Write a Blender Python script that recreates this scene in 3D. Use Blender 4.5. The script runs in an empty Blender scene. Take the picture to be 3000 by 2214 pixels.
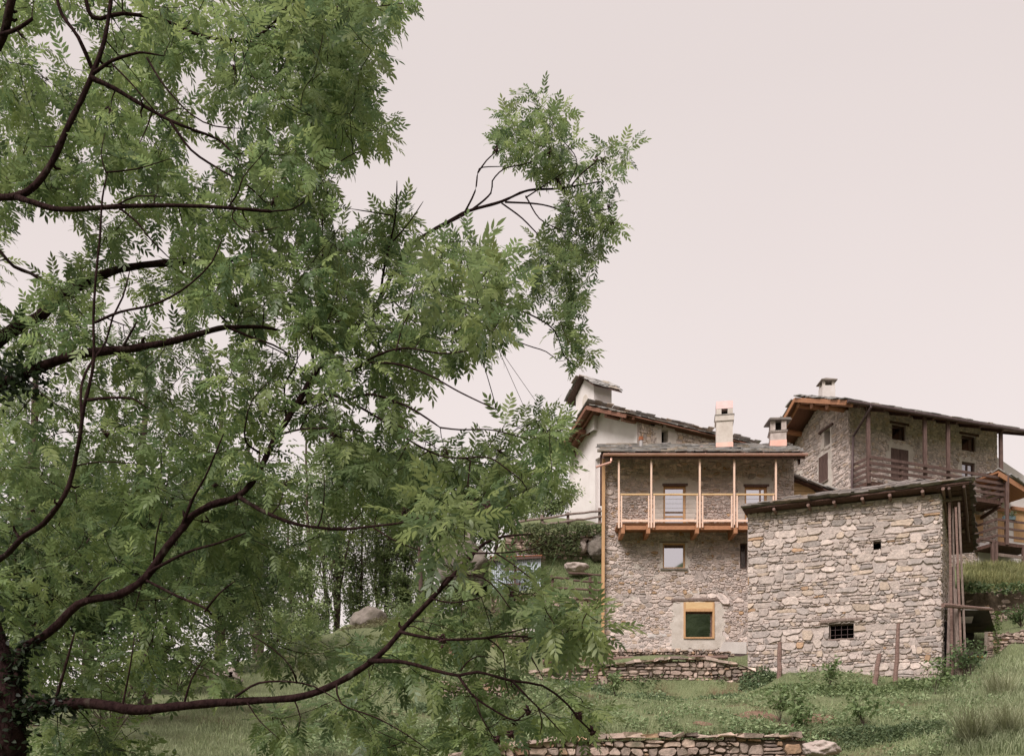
import bpy, math, random
import numpy as np
from mathutils import Vector, Matrix, noise as mnoise
from mathutils.bvhtree import BVHTree

scene = bpy.context.scene
COL = scene.collection
R = math.radians

# ---------------------------------------------------------------- camera
F, CX, HY = 2700.0, 1500.0, 2300.0          # focal length, centre and horizon in photo pixels (3000 x 2214)
cam_d = bpy.data.cameras.new('camera')
cam_d.sensor_width = 36.0
cam_d.lens = 36.0 * F / 3000.0
cam_d.shift_y = (HY - 1107.0) / 3000.0      # rising front: verticals stay vertical
cam_d.clip_start = 0.05
cam_d.clip_end = 6000.0
cam = bpy.data.objects.new('camera', cam_d)
COL.objects.link(cam)
cam.location = (0, 0, 0)
cam.rotation_euler = (R(90), 0, 0)
scene.camera = cam

# ---------------------------------------------------------------- sky and sun (thin bright overcast)
SUN_EL, SUN_AZ = R(45), R(212)              # azimuth clockwise from +Y
world = bpy.data.worlds.new('World')
scene.world = world
world.use_nodes = True
nt = world.node_tree
nt.nodes.clear()
wo = nt.nodes.new('ShaderNodeOutputWorld')
sky = nt.nodes.new('ShaderNodeTexSky')
sky.sky_type = 'NISHITA'
sky.sun_disc = False
sky.sun_elevation = SUN_EL
sky.sun_rotation = SUN_AZ
sky.dust_density = 4.0
bg1 = nt.nodes.new('ShaderNodeBackground'); bg1.inputs[1].default_value = 0.05
nt.links.new(sky.outputs[0], bg1.inputs[0])
tc = nt.nodes.new('ShaderNodeTexCoord')
cn = nt.nodes.new('ShaderNodeTexNoise'); cn.inputs['Scale'].default_value = 1.6; cn.inputs['Detail'].default_value = 3
nt.links.new(tc.outputs['Generated'], cn.inputs['Vector'])
cr = nt.nodes.new('ShaderNodeValToRGB')
cr.color_ramp.elements[0].position = 0.25; cr.color_ramp.elements[0].color = (0.815, 0.716, 0.690, 1)
cr.color_ramp.elements[1].position = 0.75; cr.color_ramp.elements[1].color = (0.87, 0.772, 0.745, 1)
nt.links.new(cn.outputs['Fac'], cr.inputs[0])
bg2 = nt.nodes.new('ShaderNodeBackground'); bg2.inputs[1].default_value = 0.354
sx_ = nt.nodes.new('ShaderNodeSeparateXYZ'); nt.links.new(tc.outputs['Generated'], sx_.inputs[0])
mr = nt.nodes.new('ShaderNodeMapRange'); mr.inputs['From Min'].default_value = 0.0; mr.inputs['From Max'].default_value = 0.6; mr.inputs['To Min'].default_value = 1.2; mr.inputs['To Max'].default_value = 0.97
nt.links.new(sx_.outputs['Z'], mr.inputs['Value'])
sc_ = nt.nodes.new('ShaderNodeVectorMath'); sc_.operation = 'SCALE'; nt.links.new(cr.outputs[0], sc_.inputs[0]); nt.links.new(mr.outputs[0], sc_.inputs['Scale'])
nt.links.new(sc_.outputs[0], bg2.inputs[0])
mx = nt.nodes.new('ShaderNodeMixShader'); mx.inputs[0].default_value = 0.94   # cloud cover
nt.links.new(bg1.outputs[0], mx.inputs[1]); nt.links.new(bg2.outputs[0], mx.inputs[2])
nt.links.new(mx.outputs[0], wo.inputs[0])

sun_d = bpy.data.lights.new('sun', 'SUN')
sun_d.energy = 1.5
sun_d.angle = R(28)
sun_d.color = (1.0, 0.945, 0.91)
sun = bpy.data.objects.new('sun', sun_d)
COL.objects.link(sun)
sdir = Vector((math.sin(SUN_AZ) * math.cos(SUN_EL), math.cos(SUN_AZ) * math.cos(SUN_EL), math.sin(SUN_EL)))
sun.rotation_euler = sdir.to_track_quat('Z', 'Y').to_euler()
sun.location = sdir * 80

scene.view_settings.view_transform = 'Standard'
scene.view_settings.look = 'None'
scene.view_settings.exposure = 1.5
scene.view_settings.gamma = 1.0
scene.view_settings.use_curve_mapping = False
scene.cycles.max_bounces = 8
scene.cycles.transparent_max_bounces = 8

# ---------------------------------------------------------------- helpers
rng = np.random.default_rng(7)
random.seed(7)

def W(px, py, Y):                            # photo pixel at distance Y -> point
    return np.array([(px - CX) / F * Y, Y, (HY - py) / F * Y])

def PX(p):
    return (CX + p[0] / p[1] * F, HY - p[2] / p[1] * F)

def lerp(a, b, t): return a + (b - a) * t

MATS = {}
def mat(name, c1, c2=None, rough=0.85, scale=8.0, detail=6.0, bump=0.3, bscale=None, attr=False, metal=0.0,
        spec=0.3, stretch=None, trans=0.0, spot=None, dist=0.02, coat=0.0):
    m = bpy.data.materials.new(name); m.use_nodes = True
    t = m.node_tree; N = t.nodes; L = t.links
    b = N['Principled BSDF']
    b.inputs['Roughness'].default_value = rough
    b.inputs['Metallic'].default_value = metal
    b.inputs['Specular IOR Level'].default_value = spec
    tc = N.new('ShaderNodeTexCoord')
    vec = tc.outputs['Object']
    if stretch:
        mp = N.new('ShaderNodeMapping'); mp.inputs['Scale'].default_value = stretch
        L.new(vec, mp.inputs['Vector']); vec = mp.outputs[0]
    n = N.new('ShaderNodeTexNoise'); n.inputs['Scale'].default_value = scale; n.inputs['Detail'].default_value = detail
    n.inputs['Roughness'].default_value = 0.62
    L.new(vec, n.inputs['Vector'])
    r = N.new('ShaderNodeValToRGB')
    c2 = c2 or tuple(min(1, x * 1.4) for x in c1)
    r.color_ramp.elements[0].position = 0.32; r.color_ramp.elements[0].color = (*c1, 1)
    r.color_ramp.elements[1].position = 0.68; r.color_ramp.elements[1].color = (*c2, 1)
    L.new(n.outputs['Fac'], r.inputs[0])
    out = r.outputs[0]
    if attr:
        a = N.new('ShaderNodeAttribute'); a.attribute_name = 'Col'
        mm = N.new('ShaderNodeMix'); mm.data_type = 'RGBA'; mm.blend_type = 'MULTIPLY'; mm.inputs[0].default_value = 1.0
        L.new(out, mm.inputs[6]); L.new(a.outputs['Color'], mm.inputs[7]); out = mm.outputs[2]
    if spot:                                  # (colour, scale, low, high): stains or lichen with a shape of their own
        n2 = N.new('ShaderNodeTexNoise'); n2.inputs['Scale'].default_value = spot[1]; n2.inputs['Detail'].default_value = 5
        L.new(vec, n2.inputs['Vector'])
        r2 = N.new('ShaderNodeValToRGB')
        r2.color_ramp.elements[0].position = spot[2]; r2.color_ramp.elements[0].color = (0, 0, 0, 1)
        r2.color_ramp.elements[1].position = spot[3]; r2.color_ramp.elements[1].color = (1, 1, 1, 1)
        L.new(n2.outputs['Fac'], r2.inputs[0])
        mm = N.new('ShaderNodeMix'); mm.data_type = 'RGBA'
        L.new(r2.outputs[0], mm.inputs[0]); L.new(out, mm.inputs[6]); mm.inputs[7].default_value = (*spot[0], 1); out = mm.outputs[2]
    L.new(out, b.inputs['Base Color'])
    if bump > 0:
        nb = N.new('ShaderNodeTexNoise'); nb.inputs['Scale'].default_value = bscale or scale * 2.5; nb.inputs['Detail'].default_value = 8
        L.new(vec, nb.inputs['Vector'])
        bp = N.new('ShaderNodeBump'); bp.inputs['Strength'].default_value = bump; bp.inputs['Distance'].default_value = dist
        L.new(nb.outputs['Fac'], bp.inputs['Height']); L.new(bp.outputs[0], b.inputs['Normal'])
    if trans > 0:
        tr = N.new('ShaderNodeBsdfTranslucent'); L.new(out, tr.inputs['Color'])
        ms = N.new('ShaderNodeMixShader'); ms.inputs[0].default_value = trans
        L.new(b.outputs[0], ms.inputs[1]); L.new(tr.outputs[0], ms.inputs[2])
        L.new(ms.outputs[0], N['Material Output'].inputs['Surface'])
    MATS[name] = m
    return m

mat('stone', (0.70, 0.69, 0.68), (1.12, 1.08, 1.05), rough=0.9, scale=9, bump=0.9, bscale=16, attr=True, spot=((0.30, 0.26, 0.22), 3.2, 0.64, 0.85), dist=0.03)
mat('dry_stone', (0.62, 0.60, 0.57), (1.15, 1.08, 1.02), rough=0.92, scale=8, bump=0.9, bscale=14, attr=True, spot=((0.16, 0.14, 0.10), 2.6, 0.56, 0.74), dist=0.03)
mat('mortar', (0.36, 0.295, 0.265), (0.53, 0.455, 0.42), rough=0.95, scale=5, bump=0.9, bscale=30)
mat('house_mortar', (0.54, 0.455, 0.42), (0.68, 0.595, 0.56), rough=0.95, scale=4, bump=0.9, bscale=30)
mat('mortar_dark', (0.19, 0.15, 0.12), (0.32, 0.26, 0.22), rough=0.95, scale=5, bump=0.9, bscale=30)
mat('earth', (0.05, 0.035, 0.025), (0.11, 0.08, 0.055), rough=1, scale=6, bump=0.8)
mat('plaster', (0.47, 0.41, 0.36), (0.60, 0.54, 0.49), rough=0.95, scale=3.5, bump=0.5, bscale=25)
mat('white_plaster', (0.64, 0.585, 0.57), (0.72, 0.67, 0.655), rough=0.95, scale=1.2, bump=0.25, bscale=18, spot=((0.55, 0.49, 0.46), 0.7, 0.62, 0.80))
mat('pale_concrete', (0.52, 0.47, 0.44), (0.62, 0.57, 0.55), rough=0.9, scale=2, bump=0.2)
mat('grey_concrete', (0.24, 0.22, 0.20), (0.36, 0.33, 0.31), rough=0.9, scale=2, bump=0.5, spot=((0.07, 0.11, 0.03), 2.2, 0.5, 0.7))
mat('mossy_shade', (0.05, 0.04, 0.034), (0.10, 0.085, 0.07), rough=0.9, scale=2, bump=0.5, spot=((0.05, 0.08, 0.02), 2.2, 0.55, 0.75))  # base darkened to paint the cavity's shade, green spots are moss
mat('slate', (0.62, 0.62, 0.62), (1.1, 1.08, 1.05), rough=0.75, scale=5, bump=0.6, bscale=12, attr=True, spot=((0.20, 0.19, 0.15), 4, 0.58, 0.76))
mat('orange_larch', (0.29, 0.13, 0.068), (0.40, 0.20, 0.11), rough=0.6, scale=3, bump=0.2, stretch=(3, 3, 3))
mat('larch', (0.46, 0.26, 0.125), (0.58, 0.355, 0.19), rough=0.6, scale=3, bump=0.15, stretch=(8, 8, 1))
mat('pale_larch', (0.74, 0.50, 0.38), (0.84, 0.61, 0.49), rough=0.6, scale=3, bump=0.1, stretch=(6, 6, 1))
mat('red_larch', (0.30, 0.135, 0.07), (0.44, 0.21, 0.11), rough=0.6, scale=3, bump=0.2, stretch=(3, 8, 8))
mat('russet_wood', (0.15, 0.068, 0.046), (0.25, 0.12, 0.08), rough=0.75, scale=4, bump=0.3, stretch=(4, 4, 4))
mat('brown_wood', (0.070, 0.041, 0.035), (0.145, 0.090, 0.076), rough=0.75, scale=4, bump=0.3, stretch=(5, 5, 1))
mat('dark_wood', (0.055, 0.028, 0.023), (0.12, 0.066, 0.05), rough=0.85, scale=4, bump=0.5, stretch=(4, 4, 1.5))
mat('old_wood', (0.12, 0.085, 0.072), (0.30, 0.23, 0.20), rough=0.9, scale=5, bump=0.6, stretch=(7, 7, 0.7))
mat('pale_board', (0.26, 0.21, 0.19), (0.44, 0.38, 0.35), rough=0.9, scale=5, bump=0.6, stretch=(7, 7, 0.7))
mat('log_wood', (0.12, 0.07, 0.06), (0.27, 0.18, 0.15), rough=0.9, scale=5, bump=0.6, stretch=(0.8, 6, 6))
mat('yellow_wood', (0.58, 0.38, 0.19), (0.70, 0.49, 0.27), rough=0.65, scale=3, bump=0.2, stretch=(1, 6, 8))
mat('firewood', (0.52, 0.22, 0.04), (0.70, 0.36, 0.08), rough=0.8, scale=6, bump=0.3)
mat('hood_copper', (0.66, 0.46, 0.44), (0.74, 0.55, 0.53), rough=0.4, scale=3, bump=0.05, metal=0.3)
mat('copper', (0.66, 0.38, 0.31), (0.76, 0.48, 0.40), rough=0.42, scale=3, bump=0.05, metal=0.55)
mat('dark_metal', (0.09, 0.06, 0.06), (0.14, 0.10, 0.10), rough=0.5, metal=0.5, bump=0.05)
mat('steel', (0.35, 0.33, 0.32), rough=0.4, metal=0.8, bump=0.0)
mat('zinc_sheet', (0.42, 0.46, 0.52), (0.54, 0.58, 0.63), rough=0.5, scale=2, metal=0.35, bump=0.1, spot=((0.22, 0.13, 0.08), 1.5, 0.66, 0.8))
mat('rust', (0.18, 0.06, 0.03), (0.3, 0.12, 0.06), rough=0.9, scale=6)
mat('curtain', (0.78, 0.74, 0.78), (0.86, 0.82, 0.85), rough=0.9, scale=2, bump=0.2, stretch=(14, 14, 0.6), trans=0.25)
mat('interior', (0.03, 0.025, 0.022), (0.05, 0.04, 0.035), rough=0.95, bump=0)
mat('bark', (0.011, 0.0045, 0.005), (0.034, 0.018, 0.017), spec=0.08, rough=1.0, scale=22, bump=1.0, bscale=45, stretch=(1, 1, 0.5), spot=((0.07, 0.055, 0.045), 9, 0.62, 0.78))
mat('trunk_bark', (0.045, 0.030, 0.026), (0.11, 0.075, 0.062), rough=0.95, scale=6, bump=0.9, bscale=14, stretch=(1, 1, 0.3))
mat('seed', (0.022, 0.008, 0.009), (0.05, 0.02, 0.02), rough=0.9, bump=0)
mat('leaf', (0.85, 0.85, 0.85), (1.15, 1.15, 1.15), rough=0.42, scale=3, bump=0.0, attr=True, spec=0.45, trans=0.54)
mat('small_leaf', (0.85, 0.85, 0.85), (1.15, 1.15, 1.15), rough=0.5, scale=2, bump=0.0, attr=True, spec=0.35, trans=0.40)
mat('grass_blade', (0.85, 0.85, 0.85), (1.15, 1.15, 1.15), rough=0.6, scale=0.7, bump=0.0, attr=True, spec=0.25, trans=0.35)
mat('ground', (0.10, 0.118, 0.055), (0.17, 0.185, 0.095), rough=1.0, scale=0.8, detail=10, bump=0.9, bscale=14, spot=((0.12, 0.075, 0.045), 0.55, 0.58, 0.72), dist=0.06)
mat('boulder', (0.155, 0.13, 0.112), (0.275, 0.235, 0.205), rough=0.95, scale=1.6, bump=0.9, bscale=6, spot=((0.10, 0.085, 0.065), 1.2, 0.52, 0.70), dist=0.06)
mat('pink_rock', (0.34, 0.27, 0.24), (0.50, 0.42, 0.38), rough=0.95, scale=2, bump=0.8, bscale=8)
mat('soil', (0.13, 0.075, 0.05), (0.22, 0.14, 0.10), rough=1, scale=5, bump=0.9)
mat('far_hill', (0.10, 0.15, 0.19), (0.13, 0.19, 0.235), rough=1, scale=0.02, bump=0)
mat('forest_hill', (0.035, 0.055, 0.02), (0.085, 0.12, 0.045), rough=1, scale=0.12, detail=10, bump=1.0, bscale=0.3, dist=2.0)
mat('planter', (0.08, 0.11, 0.12), rough=0.6, bump=0)

def glass(name, refl, tint):
    m = bpy.data.materials.new(name); m.use_nodes = True
    t = m.node_tree; N = t.nodes; L = t.links
    for n in list(N):
        if n.type != 'OUTPUT_MATERIAL': N.remove(n)
    g = N.new('ShaderNodeBsdfGlossy'); g.inputs['Roughness'].default_value = 0.02; g.inputs['Color'].default_value = (0.95, 0.95, 1, 1)
    tr = N.new('ShaderNodeBsdfTransparent'); tr.inputs['Color'].default_value = (*tint, 1)
    ms = N.new('ShaderNodeMixShader'); ms.inputs[0].default_value = refl
    L.new(tr.outputs[0], ms.inputs[1]); L.new(g.outputs[0], ms.inputs[2]); L.new(ms.outputs[0], N['Material Output'].inputs['Surface'])
    MATS[name] = m
glass('coated_glass', 0.62, (0.5, 0.52, 0.55))
glass('clear_glass', 0.30, (0.8, 0.82, 0.84))

# ---- object bookkeeping
BASE = {}
def tag(o, label, cat, group=None):
    o['label'] = label; o['category'] = cat
    if group: o['group'] = group
    return o

def thing(name, label, cat, base, group=None):
    o = bpy.data.objects.new(name, None)
    o.empty_display_size = 0.3
    COL.objects.link(o)
    o.location = [float(x) for x in base]
    BASE[o.name] = np.array([float(x) for x in base])
    return tag(o, label, cat, group)

def _base(p):
    while p is not None:
        if p.name in BASE: return BASE[p.name]
        p = p.parent
    return np.zeros(3)

def mesh_obj(name, V, Fc, m, parent=None, kind=None, col=None, smooth=False, base=None):
    V = np.asarray(V, dtype=float).reshape(-1, 3)
    b = _base(parent) if parent is not None else (np.asarray(base, float) if base is not None else np.zeros(3))
    me = bpy.data.meshes.new(name)
    me.from_pydata((V - b).tolist(), [], Fc)
    if col is not None:
        ca = me.color_attributes.new('Col', 'FLOAT_COLOR', 'POINT')
        c = np.asarray(col, dtype=float)
        if c.ndim == 1: c = np.tile(c, (len(V), 1))
        c4 = np.ones((len(V), 4)); c4[:, :3] = c[:, :3]
        ca.data.foreach_set('color', c4.ravel())
    if smooth: me.polygons.foreach_set('use_smooth', [True] * len(me.polygons))
    me.materials.append(MATS[m])
    o = bpy.data.objects.new(name, me)
    COL.objects.link(o)
    if parent is not None: o.parent = parent
    elif base is not None: o.location = [float(x) for x in b]
    if kind: o['kind'] = kind
    return o

def fast_mesh(name, V, T, m, parent=None, kind=None, col=None, nper=3, smooth=False, link=True):
    """big meshes of equal-sided faces straight from numpy"""
    V = np.asarray(V, dtype=np.float32).reshape(-1, 3)
    if parent is not None: V = V - _base(parent).astype(np.float32)
    T = np.asarray(T, dtype=np.int32)
    me = bpy.data.meshes.new(name)
    me.vertices.add(len(V)); me.vertices.foreach_set('co', V.ravel())
    nf = len(T)
    me.loops.add(nf * nper); me.loops.foreach_set('vertex_index', T.ravel())
    me.polygons.add(nf)
    me.polygons.foreach_set('loop_start', np.arange(nf, dtype=np.int32) * nper)
    me.update(calc_edges=True)
    if col is not None:
        ca = me.color_attributes.new('Col', 'FLOAT_COLOR', 'POINT')
        c4 = np.ones((len(V), 4), dtype=np.float32); c4[:, :3] = col
        ca.data.foreach_set('color', c4.ravel())
    if smooth: me.polygons.foreach_set('use_smooth', [True] * nf)
    me.materials.append(MATS[m])
    if not link: return me
    o = bpy.data.objects.new(name, me); COL.objects.link(o)
    if parent is not None: o.parent = parent
    if kind: o['kind'] = kind
    return o

class MB:                                    # collects shapes that become ONE mesh
    def __init__(s): s.v = []; s.f = []
    def add(s, V, Fc):
        n = len(s.v); s.v.extend([np.asarray(p, float) for p in V]); s.f.extend([[i + n for i in f] for f in Fc]); return s
    def hexa(s, P):                          # 8 corners: bottom 0-3, top 4-7
        return s.add(P, [[0, 3, 2, 1], [4, 5, 6, 7], [0, 1, 5, 4], [1, 2, 6, 5], [2, 3, 7, 6], [3, 0, 4, 7]])
    def box(s, o, a, b, c):                  # corner o, edges a b c
        o, a, b, c = (np.asarray(x, float) for x in (o, a, b, c))
        return s.hexa([o, o + a, o + a + b, o + b, o + c, o + a + c, o + a + b + c, o + b + c])
    def beam(s, p, q, w, h, up=(0, 0, 1)):   # bar from p to q, width w, height h
        p, q, up = np.asarray(p, float), np.asarray(q, float), np.asarray(up, float)
        d = q - p; d /= max(1e-9, np.linalg.norm(d))
        x = np.cross(d, up)
        if np.linalg.norm(x) < 1e-4: x = np.cross(d, (0, 1, 0))
        x /= np.linalg.norm(x); y = np.cross(x, d)
        x = x * w / 2; y = y * h / 2
        return s.hexa([p - x - y, p + x - y, p + x + y, p - x + y, q - x - y, q + x - y, q + x + y, q - x + y])
    def tube(s, P, rad, n=8, cap=True):
        P = np.asarray(P, float); k = len(P)
        rad = np.broadcast_to(rad, k)
        T = np.gradient(P, axis=0); T /= np.linalg.norm(T, axis=1)[:, None] + 1e-12
        up = np.array([0.12, 0.31, 0.94])
        n0 = len(s.v)
        for i in range(k):
            x = np.cross(T[i], up); x /= np.linalg.norm(x) + 1e-12; y = np.cross(x, T[i])
            for j in range(n):
                a = 2 * math.pi * j / n
                s.v.append(P[i] + rad[i] * (math.cos(a) * x + math.sin(a) * y))
        for i in range(k - 1):
            for j in range(n):
                a, b = n0 + i * n + j, n0 + i * n + (j + 1) % n
                s.f.append([a, b, b + n, a + n])
        if cap:
            s.f.append([n0 + j for j in range(n)][::-1]); s.f.append([n0 + (k - 1) * n + j for j in range(n)])
        return s
    def build(s, name, m, parent=None, **kw): return mesh_obj(name, s.v, s.f, m, parent, **kw)

def rot_log(p, q, r0, r1, n=8, wob=0.02, seg=7):
    p, q = np.asarray(p, float), np.asarray(q, float)
    t = np.linspace(0, 1, seg)[:, None]
    P = p + (q - p) * t + rng.normal(0, wob, (seg, 3)) * np.sin(np.pi * t)
    return MB().tube(P, np.linspace(r0, r1, seg) * rng.uniform(0.93, 1.07, seg), n)

# ---- vertical wall planes given by two plan points
class Plane:
    def __init__(s, A, B):
        s.A = np.array([A[0], A[1]], float); s.B = np.array([B[0], B[1]], float)
        d = s.B - s.A; s.L = np.linalg.norm(d); s.d = d / s.L
        n = np.array([s.d[1], -s.d[0]])
        if n @ (np.zeros(2) - s.A) < 0: n = -n
        s.n = n                                # faces the camera
    def P(s, u, v, w=0.0):
        q = s.A + s.d * u + s.n * w
        return np.array([q[0], q[1], v])
    def uv(s, px, py, w=0.0):                  # where the sight line through a pixel meets the plane
        r = np.array([(px - CX) / F, 1.0])
        A = s.A + s.n * w
        t = (A @ s.n) / (r @ s.n)
        q = r * t
        return ((q - s.A) @ s.d, (HY - py) / F * t)
    def rect(s, x0, x1, y0, y1, w=0.0):
        ym = (y0 + y1) / 2; xm = (x0 + x1) / 2
        u0 = s.uv(x0, ym, w)[0]; u1 = s.uv(x1, ym, w)[0]
        v1 = s.uv(xm, y0, w)[1]; v0 = s.uv(xm, y1, w)[1]
        return (min(u0, u1), max(u0, u1), v0, v1)
    def box(s, mb, u0, u1, v0, v1, w0, w1):
        return mb.hexa([s.P(u0, v0, w0), s.P(u1, v0, w0), s.P(u1, v0, w1), s.P(u0, v0, w1),
                        s.P(u0, v1, w0), s.P(u1, v1, w0), s.P(u1, v1, w1), s.P(u0, v1, w1)])

def clip_half(poly, a, b, c):                # keep a*x+b*y <= c
    out = []
    n = len(poly)
    for i in range(n):
        p, q = poly[i], poly[(i + 1) % n]
        dp, dq = a * p[0] + b * p[1] - c, a * q[0] + b * q[1] - c
        if dp <= 0: out.append(p)
        if dp * dq < 0:
            t = dp / (dp - dq); out.append((p[0] + (q[0] - p[0]) * t, p[1] + (q[1] - p[1]) * t))
    return out

def clip_convex(poly, region):               # region counter-clockwise
    for i in range(len(region)):
        p, q = region[i], region[(i + 1) % len(region)]
        nx, ny = q[1] - p[1], -(q[0] - p[0])
        poly = clip_half(poly, nx, ny, nx * p[0] + ny * p[1])
        if len(poly) < 3: return []
    return poly

def inpoly(x, y, poly):
    c = False; n = len(poly)
    for i in range(n):
        x1, y1 = poly[i]; x2, y2 = poly[(i + 1) % n]
        if (y1 > y) != (y2 > y) and x < (x2 - x1) * (y - y1) / (y2 - y1) + x1: c = not c
    return c

def wall_backing(name, plane, region, openings, m, parent, w=0.0):
    us = sorted({p[0] for p in region} | {o[k] for o in openings for k in (0, 1)})
    vs = sorted({p[1] for p in region} | {o[k] for o in openings for k in (2, 3)})
    V, Fc = [], []
    for i in range(len(us) - 1):
        for j in range(len(vs) - 1):
            uc, vc = (us[i] + us[i + 1]) / 2, (vs[j] + vs[j + 1]) / 2
            if any(o[0] < uc < o[1] and o[2] < vc < o[3] for o in openings): continue
            q = clip_convex([(us[i], vs[j]), (us[i + 1], vs[j]), (us[i + 1], vs[j + 1]), (us[i], vs[j + 1])], region)
            if len(q) < 3: continue
            n = len(V); V += [plane.P(u, v, w) for u, v in q]; Fc.append(list(range(n, n + len(q))))
    return mesh_obj(name, V, Fc, m, parent)

PAL = dict(
    barn=[((.46, .42, .395), 5), ((.50, .455, .425), 5), ((.545, .495, .46), 2.5), ((.40, .375, .36), 3), ((.46, .40, .335), 1.8), ((.42, .30, .20), .2), ((.31, .29, .28), .7)],
    house=[((.49, .445, .42), 5), ((.54, .485, .45), 4), ((.60, .545, .51), 2.5), ((.41, .38, .36), 3), ((.44, .365, .29), 1.6), ((.38, .27, .17), .25)],
    dry=[((.37, .31, .28), 5), ((.44, .37, .32), 4), ((.29, .25, .225), 4), ((.50, .43, .39), 2), ((.36, .26, .18), 1.4), ((.20, .17, .16), 1.5)],
    far=[((.54, .495, .465), 5), ((.61, .555, .52), 4), ((.43, .40, .38), 3), ((.50, .43, .35), 1.5)],
    ochre=[((.53, .475, .42), 4), ((.57, .52, .475), 4), ((.46, .37, .27), 1.4), ((.40, .37, .345), 2)])

def pick_col(pal):
    cs = PAL[pal]; w = np.array([c[1] for c in cs]); i = rng.choice(len(cs), p=w / w.sum())
    return np.array(cs[i][0]) * np.array([1.10, 1.035, 1.02]) * rng.uniform(0.82, 1.14)

def stone_cells(L, v0, v1, hr=(0.09, 0.2), asp=(1.3, 3.6)):
    """roughly coursed rubble: wavering courses, some stones two courses high, thin pairs and chinking stones"""
    out = []; blocked = []; v = v0 - 0.1; row = 0
    sd = rng.uniform(0, 50)
    def edge(r, vr):
        return lambda u: vr + 0.07 * mnoise.noise((u * .55, r * .9 + sd, 0)) + 0.04 * mnoise.noise((u * 2.6, r * 3.1 + sd, 7))
    lo = edge(0, v)
    while v < v1 + 0.1:
        h = hr[0] + (hr[1] - hr[0]) * rng.random() ** 1.5
        hi = edge(row + 1, v + h)
        h2 = hr[0] + (hr[1] - hr[0]) * rng.random() ** 1.5
        nxt = []
        u = -0.3 - rng.uniform(0, 0.4)
        while u < L + 0.3:
            hit = [q for q in blocked if q[0] - 0.04 <= u < q[1]]
            if hit: u = hit[0][1]; continue
            wd = h * (asp[0] + (asp[1] - asp[0]) * rng.random() ** 1.4)
            lim = [q[0] for q in blocked if q[0] > u]
            if lim and u + wd > min(lim) - h * .7: wd = min(lim) - u
            wd = max(wd, 0.045)
            s0, s1 = rng.normal(0, h * .24, 2)
            um = u + wd * rng.uniform(.35, .65)
            a, b = u, u + wd
            tall = rng.random() < 0.06 and wd < 0.7
            top = (lambda x: hi(x) + h2 * .9) if tall else hi
            j = lambda: rng.normal(0, h * .09)
            bot = [(a - s0, lo(a) + j()), (um, lo(um) + j()), (b - s1, lo(b) + j())]
            tp = [(b + s1, top(b) + j()), (um + rng.normal(0, wd * .1), top(um) + j()), (a + s0, top(a) + j())]
            if tall: nxt.append((a - .01, b + .01))
            r_ = rng.random()
            if not tall and wd > h * 1.7 and r_ < 0.26:          # a thin pair instead of one thick stone
                f = rng.uniform(.35, .65)
                mid = [((p[0] + q[0]) / 2, p[1] + (q[1] - p[1]) * f + rng.normal(0, h * .05)) for p, q in zip(bot, tp[::-1])]
                out.append(bot + mid[::-1]); out.append(mid + tp)
            elif not tall and wd > h * 1.5 and r_ < 0.40:        # stone plus two chinks at its end
                f = rng.uniform(.66, .8); c0 = lerp(bot[0][0], bot[2][0], f); c1 = lerp(tp[2][0], tp[0][0], f + rng.normal(0, .05))
                out.append([bot[0], (c0, lo(c0)), (c1, hi(c1)), tp[2]])
                m0 = ((c0 + c1) / 2, (lo(c0) + hi(c1)) / 2); m1 = ((bot[2][0] + tp[0][0]) / 2, (bot[2][1] + tp[0][1]) / 2 + rng.normal(0, h * .1))
                out.append([(c0, lo(c0)), bot[2], m1, m0]); out.append([m0, m1, tp[0], (c1, hi(c1))])
            else:
                out.append(bot + tp)
            u += wd
        blocked = nxt; lo = hi; v += h; row += 1
    return out

def stone_cells_v(L, v0, v1, hr=(0.09, 0.2), asp=(1.3, 3.6), sx=1.55):
    """random rubble: seeds of very mixed spacing, cells from a stretched Voronoi diagram"""
    pts = []; v = v0 - 0.2
    while v < v1 + 0.2:
        h = hr[0] + (hr[1] - hr[0]) * rng.random() ** 1.4; u = -0.4 - rng.uniform(0, 0.4)
        while u < L + 0.4:
            wd = h * rng.uniform(*asp); cu = u + wd / 2; cv = v + h / 2 + rng.normal(0, h * .28)
            r_ = rng.random()
            if r_ < .22: pts += [(cu, cv - h * .26), (cu + rng.normal(0, .03), cv + h * .27)]
            elif r_ < .36: pts += [(cu - wd * .25, cv), (cu + wd * .25, cv - h * .25), (cu + wd * .28, cv + h * .25)]
            elif r_ < .44: pass
            else: pts.append((cu, cv))
            u += wd
        v += h
    pts = np.array(pts); S = pts / np.array([sx, 1.0]); cell = 0.2; grid = {}
    for i, (a, b) in enumerate(S): grid.setdefault((int(a // cell), int(b // cell)), []).append(i)
    out = []
    for i, (a, b) in enumerate(S):
        if not (-0.1 < pts[i][0] < L + 0.1 and v0 - 0.12 < pts[i][1] < v1 + 0.12): continue
        ga, gb = int(a // cell), int(b // cell)
        nb = [j for x in range(ga - 2, ga + 3) for y in range(gb - 2, gb + 3) for j in grid.get((x, y), []) if j != i]
        if not nb: continue
        D = S[nb] - S[i]; d2 = (D ** 2).sum(1); o = np.argsort(d2)[:20]; r = 0.5
        poly = [(a - r, b - r), (a + r, b - r), (a + r, b + r), (a - r, b + r)]
        for k in o:
            if d2[k] < 1e-8: continue
            dx, dy = D[k]; poly = clip_half(poly, dx, dy, dx * (a + dx / 2) + dy * (b + dy / 2))
            if len(poly) < 3: break
        if len(poly) >= 3: out.append([(p[0] * sx, p[1]) for p in poly])
    return out

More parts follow.
